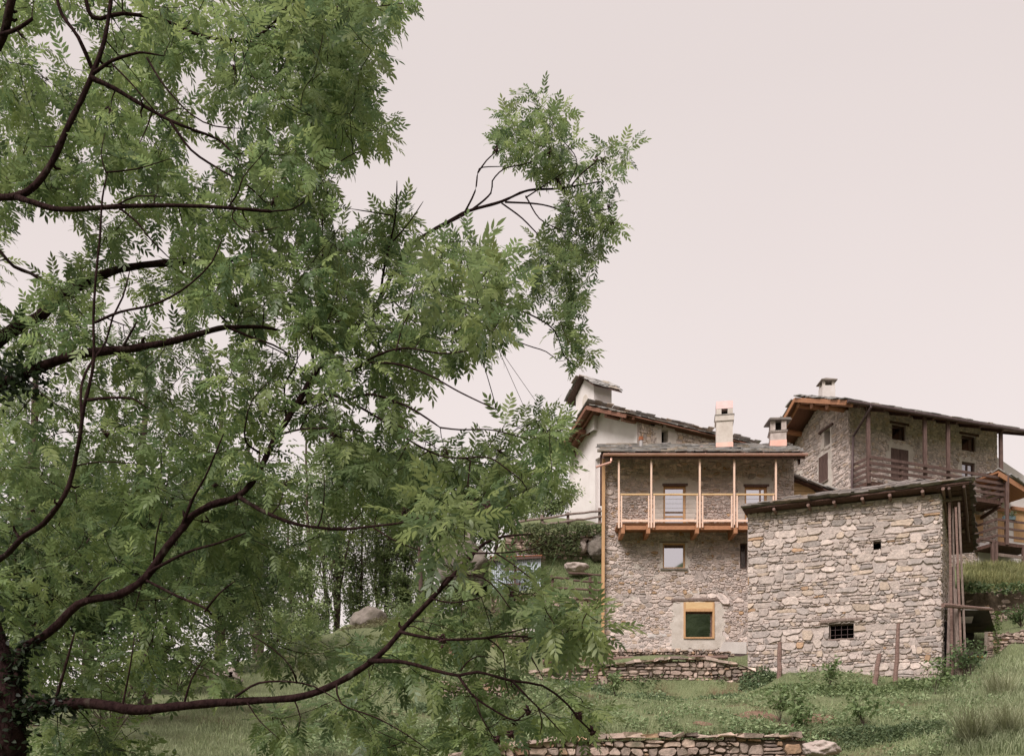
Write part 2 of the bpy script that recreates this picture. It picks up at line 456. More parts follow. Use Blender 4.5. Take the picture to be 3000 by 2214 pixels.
def stone_mesh(poly, P, gap, depth, base_w=-0.03, off=0.0):
    q = np.array(poly); c = q.mean(0)
    size = math.sqrt(max(1e-6, abs(0.5 * np.sum(q[:, 0] * np.roll(q[:, 1], -1) - np.roll(q[:, 0], -1) * q[:, 1]))))
    hw = np.abs(q - c).max(0)
    q = c + (q - c) * np.maximum(0.35, 1 - gap / np.maximum(hw, 1e-3))[None, :]
    n = len(q); e = []
    for i in range(n):
        a, b, d = q[i - 1], q[i], q[(i + 1) % n]
        t = rng.uniform(0.10, 0.42)
        e.append(b + (a - b) * t); e.append(b + (d - b) * t)
    e = np.array(e) + rng.normal(0, size * 0.018, (2 * n, 2))
    k = len(e)
    dz = depth * rng.uniform(0.55, 1.35)
    tilt = rng.normal(0, 0.10, 2)
    fr = c + (e - c) * np.maximum(.6, 1 - 0.022 / np.maximum(hw, .03))[None, :]
    V = [P(x, y, base_w) for x, y in e]
    V += [P(x, y, max(0.004, dz * 0.62 + off)) for x, y in c + (e - c) * 0.985]
    V += [P(x, y, max(0.008, dz + off + (x - c[0]) * tilt[0] * .5 + (y - c[1]) * tilt[1] + rng.normal(0, dz * 0.07))) for x, y in fr]
    Fc = []
    for g in range(2):
        for i in range(k):
            j = (i + 1) % k
            Fc.append([g * k + i, g * k + j, (g + 1) * k + j, (g + 1) * k + i])
    Fc.append([2 * k + i for i in range(k)])
    return V, Fc, c, size

def build_stones(name, parent, P, L, v0, v1, keep, pal, gap=0.012, depth=0.05, m='stone', hr=(0.09, 0.2), asp=(1.3, 3.6),
                 region=None, openings=(), limit=300, fill='small_stones', offf=None, tint=None, cells=None):
    """stones as parts (the largest ones) and one joined part for the rest"""
    items = []
    for poly in (cells or stone_cells)(L, v0, v1, hr, asp):
        if region: poly = clip_convex(poly, region)
        if len(poly) < 3: continue
        q = np.array(poly); c = q.mean(0)
        if keep and not keep(c[0], c[1]): continue
        bad = False
        for o in openings:
            if o[0] < c[0] < o[1] and o[2] < c[1] < o[3]: bad = True; break
            if q[:, 0].max() > o[0] and q[:, 0].min() < o[1] and q[:, 1].max() > o[2] and q[:, 1].min() < o[3]:
                dd = [o[0] - c[0], c[0] - o[1], o[2] - c[1], c[1] - o[3]]
                k = int(np.argmax(dd))
                poly = clip_half(poly, *[(1, 0, o[0]), (-1, 0, -o[1]), (0, 1, o[2]), (0, -1, -o[3])][k])
                if len(poly) < 3: bad = True; break
        if bad: continue
        q = np.array(poly)
        area = abs(0.5 * np.sum(q[:, 0] * np.roll(q[:, 1], -1) - np.roll(q[:, 0], -1) * q[:, 1]))
        if area < 0.0012: continue
        V, Fc, c, size = stone_mesh(poly, P, gap, depth, off=(offf(*c) if offf else 0.0))
        pc = P(c[0], c[1], 0)
        s = area * (F / max(1.0, pc[1])) ** 2
        x, y = PX(pc)
        if not (-60 < x < 3060 and -60 < y < 2274): s = 0
        cc = pick_col(pal)
        if tint is not None: cc = tint(c[0], c[1], cc)
        items.append((s, V, Fc, cc))
    items.sort(key=lambda t: -t[0])
    for s, V, Fc, c in items[:limit]:
        mesh_obj(name, V, Fc, m, parent, col=c)
    if items[limit:]:
        V, Fc, C = [], [], []
        for s, v, f, c in items[limit:]:
            n = len(V); V += v; Fc += [[i + n for i in g] for g in f]; C += [c] * len(v)
        mesh_obj(fill, V, Fc, m, parent, kind='stuff', col=np.array(C))
    return len(items)

def patch(name, plane, zone, m, parent, openings=(), w=0.05, step=0.06, rag=0.10, thick=0.06):
    """a plaster patch with a ragged edge, laid over the stones; zone is a convex polygon in (u, v)"""
    q = np.array(zone); u0, v0 = q.min(0) - rag; u1, v1 = q.max(0) + rag
    us = np.arange(u0, u1 + step, step); vs = np.arange(v0, v1 + step, step)
    us = np.unique(np.concatenate([us] + [[o[0], o[1]] for o in openings])); vs = np.unique(np.concatenate([vs] + [[o[2], o[3]] for o in openings]))
    idx = {}; V = []; Fc = []
    def vid(i, j):
        if (i, j) not in idx:
            idx[(i, j)] = len(V); V.append(plane.P(us[i], vs[j], w + 0.012 * mnoise.noise((us[i] * 3, vs[j] * 3, 1.7))))
        return idx[(i, j)]
    for i in range(len(us) - 1):
        for j in range(len(vs) - 1):
            uc, vc = (us[i] + us[i + 1]) / 2, (vs[j] + vs[j + 1]) / 2
            if any(o[0] < uc < o[1] and o[2] < vc < o[3] for o in openings): continue
            a = mnoise.noise((uc * 4.1, vc * 4.1, 3.3)) * rag * 2.0; b = mnoise.noise((uc * 4.3, vc * 4.3, 9.3)) * rag * 2.0
            if inpoly(uc + a, vc + b, zone): Fc.append([vid(i, j), vid(i + 1, j), vid(i + 1, j + 1), vid(i, j + 1)])
    if not Fc: return None
    n = len(V)                                  # rim going back into the wall
    cnt = {}
    for f in Fc:
        for a, b in zip(f, f[1:] + f[:1]): cnt[(a, b)] = 1
    V += [p - np.array([plane.n[0], plane.n[1], 0]) * thick for p in V]
    Fc += [[b, a, a + n, b + n] for (a, b) in list(cnt) if (b, a) not in cnt]
    return mesh_obj(name, V, Fc, m, parent)

def window(plane, parent, r, frame_m, pane_m, fw=0.07, w0=-0.16, w1=-0.06, room=True, name='window', mullion=0, transom=0, box_depth=0.9, reveal_m='plaster', curtain=False, wall_w=0.0):
    u0, u1, v0, v1 = r
    rv = MB()                                    # reveal: sides of the opening
    g = 0.003
    for (a, b) in (((u0 - g, v0), (u0 - g, v1)), ((u1 + g, v1), (u1 + g, v0)), ((u0, v1 + g), (u1, v1 + g)), ((u1, v0 - g), (u0, v0 - g))):
        rv.add([plane.P(*a, wall_w + 0.02), plane.P(*b, wall_w + 0.02), plane.P(*b, -0.40), plane.P(*a, -0.40)], [[0, 1, 2, 3]])
    rv.build('reveal', reveal_m, parent)
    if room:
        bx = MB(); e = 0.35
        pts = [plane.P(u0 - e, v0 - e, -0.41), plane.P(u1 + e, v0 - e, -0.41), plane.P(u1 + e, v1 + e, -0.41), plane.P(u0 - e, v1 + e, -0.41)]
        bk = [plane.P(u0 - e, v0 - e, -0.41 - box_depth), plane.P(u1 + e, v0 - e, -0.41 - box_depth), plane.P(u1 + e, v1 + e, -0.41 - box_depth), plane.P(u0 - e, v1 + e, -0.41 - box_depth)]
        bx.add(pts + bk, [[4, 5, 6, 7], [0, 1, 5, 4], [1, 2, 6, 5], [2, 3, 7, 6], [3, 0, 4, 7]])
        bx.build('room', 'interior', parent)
    if frame_m:
        fr = MB()
        plane.box(fr, u0, u0 + fw, v0, v1, w0, w1); plane.box(fr, u1 - fw, u1, v0, v1, w0, w1)
        plane.box(fr, u0 + fw, u1 - fw, v0, v0 + fw, w0, w1); plane.box(fr, u0 + fw, u1 - fw, v1 - fw, v1, w0, w1)
        for k in range(mullion):
            um = u0 + (u1 - u0) * (k + 1) / (mullion + 1); plane.box(fr, um - fw * .4, um + fw * .4, v0 + fw, v1 - fw, w0 + .01, w1 - .01)
        if transom: plane.box(fr, u0 + fw, u1 - fw, v0 + transom, v0 + transom + 0.06, w0 + 0.01, w1 - 0.01)
        f = fr.build(name, frame_m, parent)
        p = MB(); wm = (w0 + w1) / 2
        p.add([plane.P(u0 + fw * .7, v0 + fw * .7, wm), plane.P(u1 - fw * .7, v0 + fw * .7, wm), plane.P(u1 - fw * .7, v1 - fw * .7, wm), plane.P(u0 + fw * .7, v1 - fw * .7, wm)], [[0, 1, 2, 3]])
        p.build('pane', pane_m, f)
        if curtain:
            n = 34; V = []
            for i in range(n + 1):
                u = lerp(u0 + 0.02, u1 - 0.02, i / n)
                for v in (v0 + 0.02, v1 - 0.02): V.append(plane.P(u, v, w0 - 0.08 + 0.018 * math.sin(i * 1.15)))
            mesh_obj('curtain', V, [[2 * i, 2 * i + 2, 2 * i + 3, 2 * i + 1] for i in range(n)], 'curtain', parent, smooth=True)
        return f

def slates(parent, E0, E1, up, n_rows, expo, wr=(0.3, 0.6), thick=(0.025, 0.05), pal=None, lift=0.0, limit=300, first=0.0, tone=(1, 1, 1)):
    """stone roof slates: rows from the eave E0-E1 along the slope vector up (unit)"""
    E0, E1, up = (np.asarray(x, float) for x in (E0, E1, up))
    L = np.linalg.norm(E1 - E0); d = (E1 - E0) / L
    nrm = np.cross(d, up); nrm /= np.linalg.norm(nrm)
    if nrm[2] < 0: nrm = -nrm
    items = []
    for r in range(n_rows):
        u = -rng.uniform(0, 0.2)
        while u < L:
            wd = rng.uniform(*wr); ln = expo * rng.uniform(1.5, 2.0)
            if u + wd > L + .06: wd = max(.12, L + .06 * rng.random() - u)
            t = rng.uniform(*thick)
            o = E0 + d * u + up * (r * expo + first + rng.normal(0, 0.035)) + nrm * (lift + r * 0.004 + rng.uniform(0, 0.02))
            tl = np.array([rng.normal(0, 0.012), rng.normal(0, .012)])
            cs = []
            for (a, b) in ((0, 0), (.5, -.04), (1, 0), (1, 1), (0, 1)):
                aa = a * wd + rng.normal(0, 0.025); bb = b * ln + rng.normal(0, 0.03 if b <= 0 else 0.01)
                cs.append(o + d * aa + up * bb + nrm * ((1 - b) * t * 1.15 + tl[0] * a + tl[1] * b))
            cs = np.array(cs)
            V = np.concatenate([cs, cs + nrm * t]); k = 5
            Fc = [[4, 3, 2, 1, 0], [5, 6, 7, 8, 9]] + [[i, (i + 1) % k, k + (i + 1) % k, k + i] for i in range(k)]
            g = rng.uniform(0.24, 0.46)
            c = np.array([g * 1.03, g * 0.99, g * 0.97]) if rng.random() < .8 else np.array([g * 1.1, g * 0.95, g * 0.8])
            items.append((V, Fc, c * np.array(tone)))
            u += wd * rng.uniform(0.92, 1.0)
    for V, Fc, c in items[:limit]: mesh_obj('slate', V, Fc, 'slate', parent, col=c)
    if items[limit:]:
        V, Fc, C = [], [], []
        for v, f, c in items[limit:]:
            n = len(V); V += list(v); Fc += [[i + n for i in g] for g in f]; C += [c] * len(v)
        mesh_obj('upper_slates', V, Fc, 'slate', parent, kind='stuff', col=np.array(C))
# ---------------------------------------------------------------- ground
# dry stone walls: pixels of the top edge, of the foot, and distances
WALLS = [
    dict(name='terrace_wall', label='curved dry stone terrace wall below the balcony house', tops=[(1520, 1976), (1630, 1962), (1772, 1950), (1955, 1930), (2065, 1931), (2175, 1950), (2242, 1974)], bots=[2028, 2025, 2025, 2022, 2015, 2010, 1998], Ys=[32.6, 32.6, 32.5, 32.4, 32.3, 32.0, 31.7], cap=True),
    dict(name='garden_wall', label='low broken dry wall at the foot of the balcony house with a log before it', tops=[(1758, 1904), (1900, 1902), (2040, 1902), (2132, 1903), (2150, 1918)], bots=[1945, 1945, 1945, 1945, 1945], Ys=[34.9, 34.8, 34.7, 34.6, 34.6], hr=(.08, .18)),
    dict(name='terrace_wall', label='long low dry stone wall edging the meadow at the bottom, ending in a pale boulder', tops=[(1310, 2216), (1400, 2202), (1560, 2176), (1720, 2163), (1950, 2158), (2200, 2156), (2360, 2160)], bots=[2300, 2290, 2280, 2275, 2270, 2270, 2270], Ys=[19.5, 19.7, 19.9, 20, 20, 20, 19.9], hr=(.07, .17), limit=300, cap=True),
    dict(name='terrace_wall', label='short ruined dry wall on the slope under the ash branches', tops=[(1270, 2002), (1340, 1990), (1420, 1988), (1520, 1996)], bots=[2066, 2064, 2062, 2060], Ys=[25.4, 25.5, 25.7, 26.0], hr=(.09, .2)),
    dict(name='terrace_wall', label='dry stone wall under the brown rail fence, left of the balcony house', tops=[(1440, 1744), (1560, 1744), (1680, 1752), (1766, 1757)], bots=[1812, 1812, 1812, 1812], Ys=[38.8, 38.8, 38.8, 38.8], hr=(.10, .22), cap=True),
    dict(name='terrace_wall', label='ruined low wall with pale stone slab half hidden by ash leaves', tops=[(1380, 1852), (1480, 1848), (1600, 1846), (1700, 1850)], bots=[1906, 1904, 1900, 1895], Ys=[34.6, 34.9, 35.2, 35.6], hr=(.10, .22)),
    dict(name='terrace_wall', label='boulder and rubble retaining wall with ivy below the chapel fence', tops=[(1480, 1566), (1560, 1562), (1660, 1556), (1770, 1550)], bots=[1660, 1660, 1655, 1650], Ys=[43.9, 43.9, 43.9, 43.9], hr=(.14, .34), depth=.14),
    dict(name='retaining_wall', label='shaded dry stone retaining wall on the slope right of the barn', tops=[(2800, 1738), (2900, 1728), (3000, 1726), (3080, 1722)], bots=[1880, 1868, 1840, 1835], Ys=[36.0, 36.0, 36.0, 36.0], hr=(.08, .2)),
    dict(name='retaining_wall', label='small stepped dry wall between shelter and grassy bank', tops=[(2925, 1862), (2965, 1850), (3010, 1838)], bots=[1935, 1915, 1895], Ys=[32.2, 32.3, 32.4], hr=(.08, .18)),
]
CTRL = [(0, 0, -1.6), (-6, 0, -1.8), (6, 0, -1.4), (-12, -12, -3), (12, -12, -2.6), (0, 8, -0.9), (-6, 8, -1.0), (6, 8, -0.8), (14, 8, -0.5), (-14, 8, -1.4), (0, 14, -0.1), (8, 14, 0.0), (16, 14, 0.4)]
def C(px, py, Y): CTRL.append(tuple(W(px, py, Y)))
for a in [(1400, 2290, 19.3), (1700, 2290, 19.3), (2000, 2290, 19.3), (2300, 2285, 19.3), (2460, 2240, 19.0), (1400, 2310, 18), (1700, 2310, 18), (2000, 2310, 18), (2300, 2300, 18),
          (2460, 2190, 20.4),
          (2700, 2190, 18.5), (2850, 2190, 17.5), (2990, 2150, 17.5), (3100, 2150, 17.5),
          (2300, 2120, 22), (2300, 2070, 24), (2300, 2025, 27), (2450, 2010, 29.2), (2622, 2022, 29.6), (2560, 2016, 30.0), (2300, 1972, 31.2), (2200, 1955, 32.4), (2765, 2000, 29.9),
          (2650, 2090, 23), (2850, 2080, 22.5), (2990, 2040, 23), (3150, 2040, 23), (2850, 2010, 26.5), (2990, 1960, 27), (3150, 1960, 27), (2850, 1985, 29.5),
          (2840, 1965, 31.5), (2960, 1890, 31.5), (3150, 1880, 31.5), (2960, 1840, 34.2), (3150, 1830, 34.2), 
          (2820, 1690, 38.5), (2990, 1690, 38.5), (2840, 1662, 41.0), (2990, 1656, 41.5), (3150, 1650, 41.5),
          (1720, 2110, 22.5), (1700, 2055, 26), (1700, 2025, 30), 
          
          (1640, 1938, 34.4), (1760, 1924, 34.7), (2000, 1922, 34.7), (2150, 1925, 34.7), (1600, 1905, 36.5), (1750, 1905, 36.2),
          (1300, 2190, 19.5), (1300, 2100, 23), (1300, 1950, 29.5), (1500, 1970, 30),
          (1500, 1840, 36.5), (1640, 1850, 37), (1300, 1800, 37), 
          (1500, 1735, 41.0), (1740, 1730, 41.0), (1400, 1745, 41.0),
          (1500, 1550, 47), (1740, 1542, 47),
          (1050, 2200, 17.5), (1050, 2100, 21.0), (1050, 2000, 26), (1050, 1905, 31.5), (1060, 1840, 36.5), (1100, 1822, 38), (1000, 1838, 37.5), (1180, 1815, 38.5),
          (800, 2190, 15.5), (800, 2090, 19.5), (800, 2010, 24), (800, 1950, 28), (820, 1905, 31.5), (850, 1890, 35),
          (550, 2190, 14), (550, 2090, 18), (550, 2020, 22.5), (550, 1985, 26), (550, 1980, 29),
          (250, 2190, 12.5), (250, 2100, 17), (250, 2020, 22), (250, 2010, 26), (-100, 2150, 14), (-100, 2050, 20), (-100, 2030, 26), (-500, 2080, 20), (-500, 2080, 28)]:
    C(*a)
for w_ in WALLS:                              # a step in the ground along every terrace wall
    if w_['name'] == 'garden_wall': continue
    T_ = np.array([W(t_[0], t_[1], y_) for t_, y_ in zip(w_['tops'], w_['Ys'])]); zb_ = np.array([W(t_[0], b_, y_)[2] for t_, b_, y_ in zip(w_['tops'], w_['bots'], w_['Ys'])])
    L_ = np.linalg.norm(T_[-1] - T_[0]); k_ = np.linspace(0, len(T_) - 1, max(4, int(L_ / .55)))
    for t_ in k_:
        x_, y_, z_ = (np.interp(t_, np.arange(len(T_)), T_[:, c_]) for c_ in range(3)); b_ = np.interp(t_, np.arange(len(T_)), zb_)
        CTRL.append((x_, y_ - .30, b_ - .05)); CTRL.append((x_, y_ + .50, z_ - .04))
CTRL += [(-15, 36, 0.5), (-10, 38, 1.5), (-6, 42, 3.5), (-3, 46, 6.0), (-20, 44, -4), (-12, 50, -3), (-26, 30, 1.0), (-26, 14, -1.0), (0, 50, 11.0), (-6, 54, 6), (3, 54, 13.6), (6.5, 47, 12.6), (10, 43, 9.8), (5, 40, 7.6), (10, 38.5, 7.2),
         (13, 44, 10.2), (16, 48, 10.8), (20, 46, 10.7), (26, 48, 11.0), (10, 58, 13), (24, 60, 12.5), (40, 50, 11.5), (40, 36, 8.0), (40, 20, 3.5), (34, 8, 0.5), (-40, 20, -4), (-40, 50, -14), (0, 66, 12), (20, 70, 12),
         (14.2, 33.5, 5.2), (16.6, 35.2, 6.0), (11.5, 35.5, 5.6), (8.6, 36.4, 5.1), (7, 36.3, 5.0), (3.6, 36.4, 5.05)]
CT = np.array(CTRL)
def _phi(r): return np.sqrt(r * r + 0.04)
_A = _phi(np.linalg.norm(CT[:, None, :2] - CT[None, :, :2], axis=2))
_A = _A + np.eye(len(CT)) * 0.02
_Z0 = CT[:, 2].mean()
_W = np.linalg.solve(_A, CT[:, 2] - _Z0)
def gz_many(X, Y):
    X = np.asarray(X, float).ravel(); Y = np.asarray(Y, float).ravel()
    out = np.empty(len(X))
    for i in range(0, len(X), 4000):
        r = np.sqrt((X[i:i + 4000, None] - CT[None, :, 0]) ** 2 + (Y[i:i + 4000, None] - CT[None, :, 1]) ** 2)
        out[i:i + 4000] = _phi(r) @ _W + _Z0
    d = np.sqrt((X - 3) ** 2 + (Y - 30) ** 2)
    t = np.clip((d - 42) / 60, 0, 1); t = t * t * (3 - 2 * t)
    return out * (1 - t) + (-16) * t
def gz(x, y): return float(gz_many([x], [y])[0])

xs = np.unique(np.concatenate([[-3000, -1500, -700, -350, -200, -120, -80, -60], np.arange(-45, -15, 1.5), np.arange(-15, 24, 0.33), np.arange(24, 50, 1.5), [60, 80, 120, 200, 350, 700, 1500, 3000]]))
ys = np.unique(np.concatenate([[-3000, -1500, -700, -350, -200, -120, -80, -50, -30], np.arange(-20, 8, 2.0), np.arange(8, 17, .8), np.arange(17, 49, 0.33), np.arange(49, 75, 1.5), [80, 100, 120, 200, 350, 700, 1500, 3000]]))
GX, GY = np.meshgrid(xs, ys)
GZ = gz_many(GX, GY)
fx, fy = GX.ravel(), GY.ravel()
near = (np.abs(fx) < 50) & (fy > -10) & (fy < 70)
bumpz = np.array([mnoise.noise((x * .7, y * .7, 0)) * .10 + mnoise.noise((x * 2.3, y * 2.3, 5)) * .035 if k else 0 for x, y, k in zip(fx, fy, near)])
GV = np.stack([fx, fy, GZ + bumpz], 1)
nx, ny = len(xs), len(ys)
ii = np.arange(nx * ny).reshape(ny, nx)
GF = np.stack([ii[:-1, :-1], ii[:-1, 1:], ii[1:, 1:], ii[1:, :-1]], -1).reshape(-1, 4)
ground = fast_mesh('ground', GV, GF, 'ground', nper=4, smooth=True, kind='structure')
GBVH = BVHTree.FromPolygons(GV.tolist(), GF.tolist())
def gzm(x, y):                                 # height of the built surface
    h = GBVH.ray_cast(Vector((x, y, 200)), Vector((0, 0, -1)))
    return h[0].z if h[0] is not None else gz(x, y)

def px_ground(px, py, wmin=5):                 # where a sight line first meets the ground
    d = Vector(((px - CX) / F, 1, (HY - py) / F))
    h = GBVH.ray_cast(d * wmin, d.normalized())
    return np.array(h[0]) if h[0] is not None else None

def hill(name, m, pts, depth, seed, z0=-20, rough=2.0):
    """a long hill with a wavering crest; pts = (x, y, crest height)"""
    pts = np.array(pts, float); n = 120; t = np.linspace(0, len(pts) - 1, n)
    Q = np.stack([np.interp(t, np.arange(len(pts)), pts[:, k]) for k in range(3)], 1)
    T = np.gradient(Q[:, :2], axis=0); T /= np.linalg.norm(T, axis=1)[:, None]; Nn = np.stack([T[:, 1], -T[:, 0]], 1)
    prof = [(-1, 0), (-.75, .22), (-.5, .5), (-.25, .8), (0, 1), (.3, .8), (.65, .4), (1, 0)]
    V = []
    for i in range(n):
        for k, (a, h) in enumerate(prof):
            q = Q[i, :2] + Nn[i] * a * depth
            zz = z0 + (Q[i, 2] - z0) * h + rough * mnoise.noise((q[0] * .02 + seed, q[1] * .02, k * .7)) * (h > 0)
            V.append((q[0], q[1], zz))
    m8 = len(prof)
    Fc = [[i * m8 + k, i * m8 + k + 1, (i + 1) * m8 + k + 1, (i + 1) * m8 + k] for i in range(n - 1) for k in range(m8 - 1)]
    return mesh_obj(name, V, Fc, m, kind='structure', smooth=True)
hill('distant_mountain', 'far_hill', [(-1400, 1500, 110), (-800, 1500, 150), (-620, 1500, 160), (-480, 1500, 110), (-250, 1500, 60), (100, 1500, 20)], 200, 3, z0=-30, rough=14)
hill('valley_slope', 'forest_hill', [(-420, -80, 30), (-150, -160, 44), (-20, -170, 48), (30, -170, 53), (39, -170, 55.5), (46, -170, 60), (70, -170, 62), (160, -165, 64), (420, -60, 66)], 70, 11, z0=-20, rough=2.5)

# ---------------------------------------------------------------- house with the new balcony
HB = Plane((W(1769, 0, 36)[0], 36.0), (W(2326, 0, 36)[0], 36.0))
hb0 = [HB.P(0, 4.9)[0], 36.0, 4.9]
house = thing('stone_house', 'tall stone house with new pale timber balcony and slate roof with copper gutter', 'house', hb0)
HL = HB.L
ov = dict(d1=HB.rect(1943, 2009, 1423, 1545), d2=HB.rect(2181, 2247, 1425, 1545), w1=HB.rect(1941.5, 2007.5, 1590, 1665), w2=HB.rect(2002, 2092, 1764, 1870), w3=HB.rect(2168, 2189, 1590, 1665))
hop = list(ov.values())
HT = 13.05
wall_backing('wall', HB, [(0, 3.9), (HL, 3.9), (HL, HT), (0, HT)], hop, 'house_mortar', house)
# plaster round the openings: stones are left out there
def zone(x0, x1, y0, y1): 
    r = HB.rect(x0, x1, y0, y1); return [(r[0], r[2]), (r[1], r[2]), (r[1], r[3]), (r[0], r[3])]
zones = [zone(1914, 2040, 1402, 1528), zone(2160, 2266, 1402, 1528), zone(1932, 2018, 1584, 1672), zone(1968, 2122, 1762, 1905)]
def hkeep(u, v): return not any(inpoly(u, v, z) for z in zones)
def mort(u, v):                                # mortar smeared flush over the foot of the wall
    t = np.clip((7.4 - v) / 2.2, 0, 1) * np.clip(1.15 - u / 9.0, 0, 1)
    n = mnoise.noise((u * 1.1, v * 1.1, 4.4)) * .5 + .5
    return -0.030 * float(np.clip(t * 1.6 * n, 0, 1)) - 0.004
def htint(u, v, c):
    t = float(np.clip((7.0 - v) / 2.0, 0, 1)); return c * (1 + .10 * t)
build_stones('stone', house, HB.P, HL, 3.9, HT, hkeep, 'house', gap=0.011, depth=0.042, hr=(0.075, 0.22), asp=(1.0, 2.6), cells=stone_cells_v, openings=hop, region=[(0, 3.9), (HL, 3.9), (HL, HT), (0, HT)], offf=mort, tint=htint)
for z in zones: patch('plaster_surround', HB, z, 'plaster', house, openings=hop, w=0.030, rag=0.07)
for k in range(16):                            # stray smears of repointing
    u = rng.uniform(.3, HL - .3); v = rng.uniform(5.0, 8.3) if rng.random() < .75 else rng.uniform(8, 10)
    if not hkeep(u, v) or any(o[0] - .3 < u < o[1] + .3 and o[2] - .3 < v < o[3] + .3 for o in hop): continue
    a, b = rng.uniform(.10, .38), rng.uniform(.05, .14)
    patch('mortar_smear', HB, [(u - a, v - b), (u + a, v - b * .6), (u + a * .8, v + b), (u - a * .7, v + b * .8)], 'pale_concrete' if rng.random() < .25 else 'plaster', house, w=0.024, rag=0.10, step=0.045)
# other walls: the left one leans in behind the corner
body = MB()
A0, A1 = HB.P(0, 3.9), HB.P(HL, 3.9)
back_l = np.array([A0[0] + 0.85, 42.4, 3.9]); back_r = np.array([A1[0] + 0.3, 42.4, 3.9])
for p, q in ((A0, back_l), (back_r, A1), (back_l, back_r)):
    body.add([p, q, q + [0, 0, HT - 3.9], p + [0, 0, HT - 3.9]], [[0, 1, 2, 3]])
ridge_y, ridge_z = 38.7, 14.15
body.add([A0 + [0, 0, HT - 3.9], back_l + [0, 0, HT - 3.9], [A0[0] + .4, ridge_y, ridge_z - .25]], [[0, 1, 2]])
body.add([A1 + [0, 0, HT - 3.9], back_r + [0, 0, HT - 3.9], [A1[0] + .2, ridge_y, ridge_z - .25]], [[0, 1, 2]])
body.build('rear_wall', 'mortar', house)
# doors and windows
for k in ('d1', 'd2'):
    r = ov[k]; r2 = (r[0], r[1], HB.uv(1976, 1545, 0)[1] - .45, r[3])
    window(HB, house, (r[0], r[1], r[2], r[3]), 'larch', 'coated_glass', fw=0.085, name='balcony_door', curtain=True, transom=0.42)
    mb = MB(); HB.box(mb, r[0] - .04, r[1] + .07, r[3] - 0.01, r[3] + 0.075, -.05, 0.075); mb.build('lintel', 'brown_wood', house)
r = ov['w1']; window(HB, house, r, 'larch', 'coated_glass', fw=0.065, w0=-.14, w1=-.05)
mb = MB(); HB.box(mb, r[0] + .065, r[1] - .065, r[3] - .17, r[3] - .065, -.13, -.06); mb.build('blind_box', 'brown_wood', house)
mb = MB(); HB.box(mb, r[0] - .10, r[1] + .08, r[2] - .055, r[2] + 0.003, -.2, .085); mb.build('sill', 'boulder', house)
mb = MB(); HB.box(mb, r[0] - .13, r[1] + .09, r[3] + .005, r[3] + .05, -.1, .055); mb.build('lintel', 'old_wood', house)
r = ov['w2']
window(HB, house, r, None, None, room=True)
bx = MB(); fw = 0.07; g = r
for a in ((g[0], g[0] + fw, g[2], g[3]), (g[1] - fw, g[1], g[2], g[3]), (g[0] + fw, g[1] - fw, g[2], g[2] + fw * .8), (g[0] + fw, g[1] - fw, g[3] - .36, g[3] - .26)):
    HB.box(bx, *a, -.18, .08)
wfr = bx.build('window', 'larch', house)
pb = MB(); HB.box(pb, g[0] + 0.002, g[1] - 0.002, g[3] - .259, g[3], -.18, .07); pb.build('header_board', 'yellow_wood', house)
inn = MB()
for a in ((g[0] + fw, g[0] + fw + .05, g[2] + fw * .8, g[3] - .36), (g[1] - fw - .05, g[1] - fw, g[2] + fw * .8, g[3] - .36), (g[0] + fw + .05, g[1] - fw - .05, g[3] - .43, g[3] - .36)): HB.box(inn, *a, -.16, -.08)
inn.build('inner_frame', 'brown_wood', wfr)
mesh_obj('pane', [HB.P(g[0] + fw, g[2] + .08, -.10), HB.P(g[1] - fw, g[2] + .08, -.10), HB.P(g[1] - fw, g[3] - .36, -.10), HB.P(g[0] + fw, g[3] - .36, -.10)], [[0, 1, 2, 3]], 'coated_glass', wfr)
rot_log(HB.P(*HB.uv(1966, 1758), .0), HB.P(*HB.uv(2118, 1756), .0), .085, .075, 7, .012).build('lintel', 'old_wood', house)
r = ov['w3']; window(HB, house, r, 'brown_wood', 'clear_glass', fw=.05)
# concrete apron at the right foot
mb = MB(); q = [HB.uv(*p) for p in ((2104, 1912), (2186, 1915), (2186, 1880), (2118, 1880))]
mb.add([HB.P(u, v, .06) for u, v in q] + [HB.P(u, v, -.05) for u, v in q], [[0, 1, 2, 3], [0, 4, 5, 1], [1, 5, 6, 2], [2, 6, 7, 3], [3, 7, 4, 0]]); mb.build('concrete_apron', 'pale_concrete', house)
mb = MB(); HB.box(mb, HB.uv(2148, 1920)[0], HB.uv(2192, 1920)[0], 4.6, HB.uv(2150, 1914)[1] - .01, -.04, .05); mb.build('plinth', 'dark_metal', house)
# roof
EY = 34.85; ez = W(0, 1331, EY)[2]; ex0, ex1 = W(1757, 0, EY)[0], W(2362, 0, EY)[0]
sl = np.array([0.42, ridge_y - EY, ridge_z - ez]); slL = np.linalg.norm(sl); su = sl / slL; sn = np.cross([1, 0, 0], su)
roof = MB().box([ex0 + .04, EY + .03, ez - .03], [ex1 - ex0 - .08, 0, 0], su * (slL - .02), sn * .06).build('roof', 'dark_wood', house)
slates(roof, [ex0, EY - .06, ez + .035], [ex1, EY - .06, ez + .035], su, 17, 0.25, lift=0.0, limit=300)
bk = np.array([.5, 42.9 - ridge_y, -1.9]); bkL = np.linalg.norm(bk); bu = bk / bkL
MB().box([ex0 + .45, ridge_y + .01, ridge_z + .02], [ex1 - ex0, 0, 0], bk, [0, .02, .06]).build('back_slope', 'slate', roof, col=(.2, .19, .185))
for i in range(17):                            # joist ends under the eave
    x = lerp(ex0 + .3, ex1 - .3, i / 16)
    MB().beam([x, EY + .12, ez - .06], [x, 36.05, ez - .06 + 1.2 * (ridge_z - ez) / (ridge_y - EY)], .09, .13).build('rafter', 'red_larch', roof)
gut = MB(); n = 9                               # half-round copper gutter
V = []; Fc = []
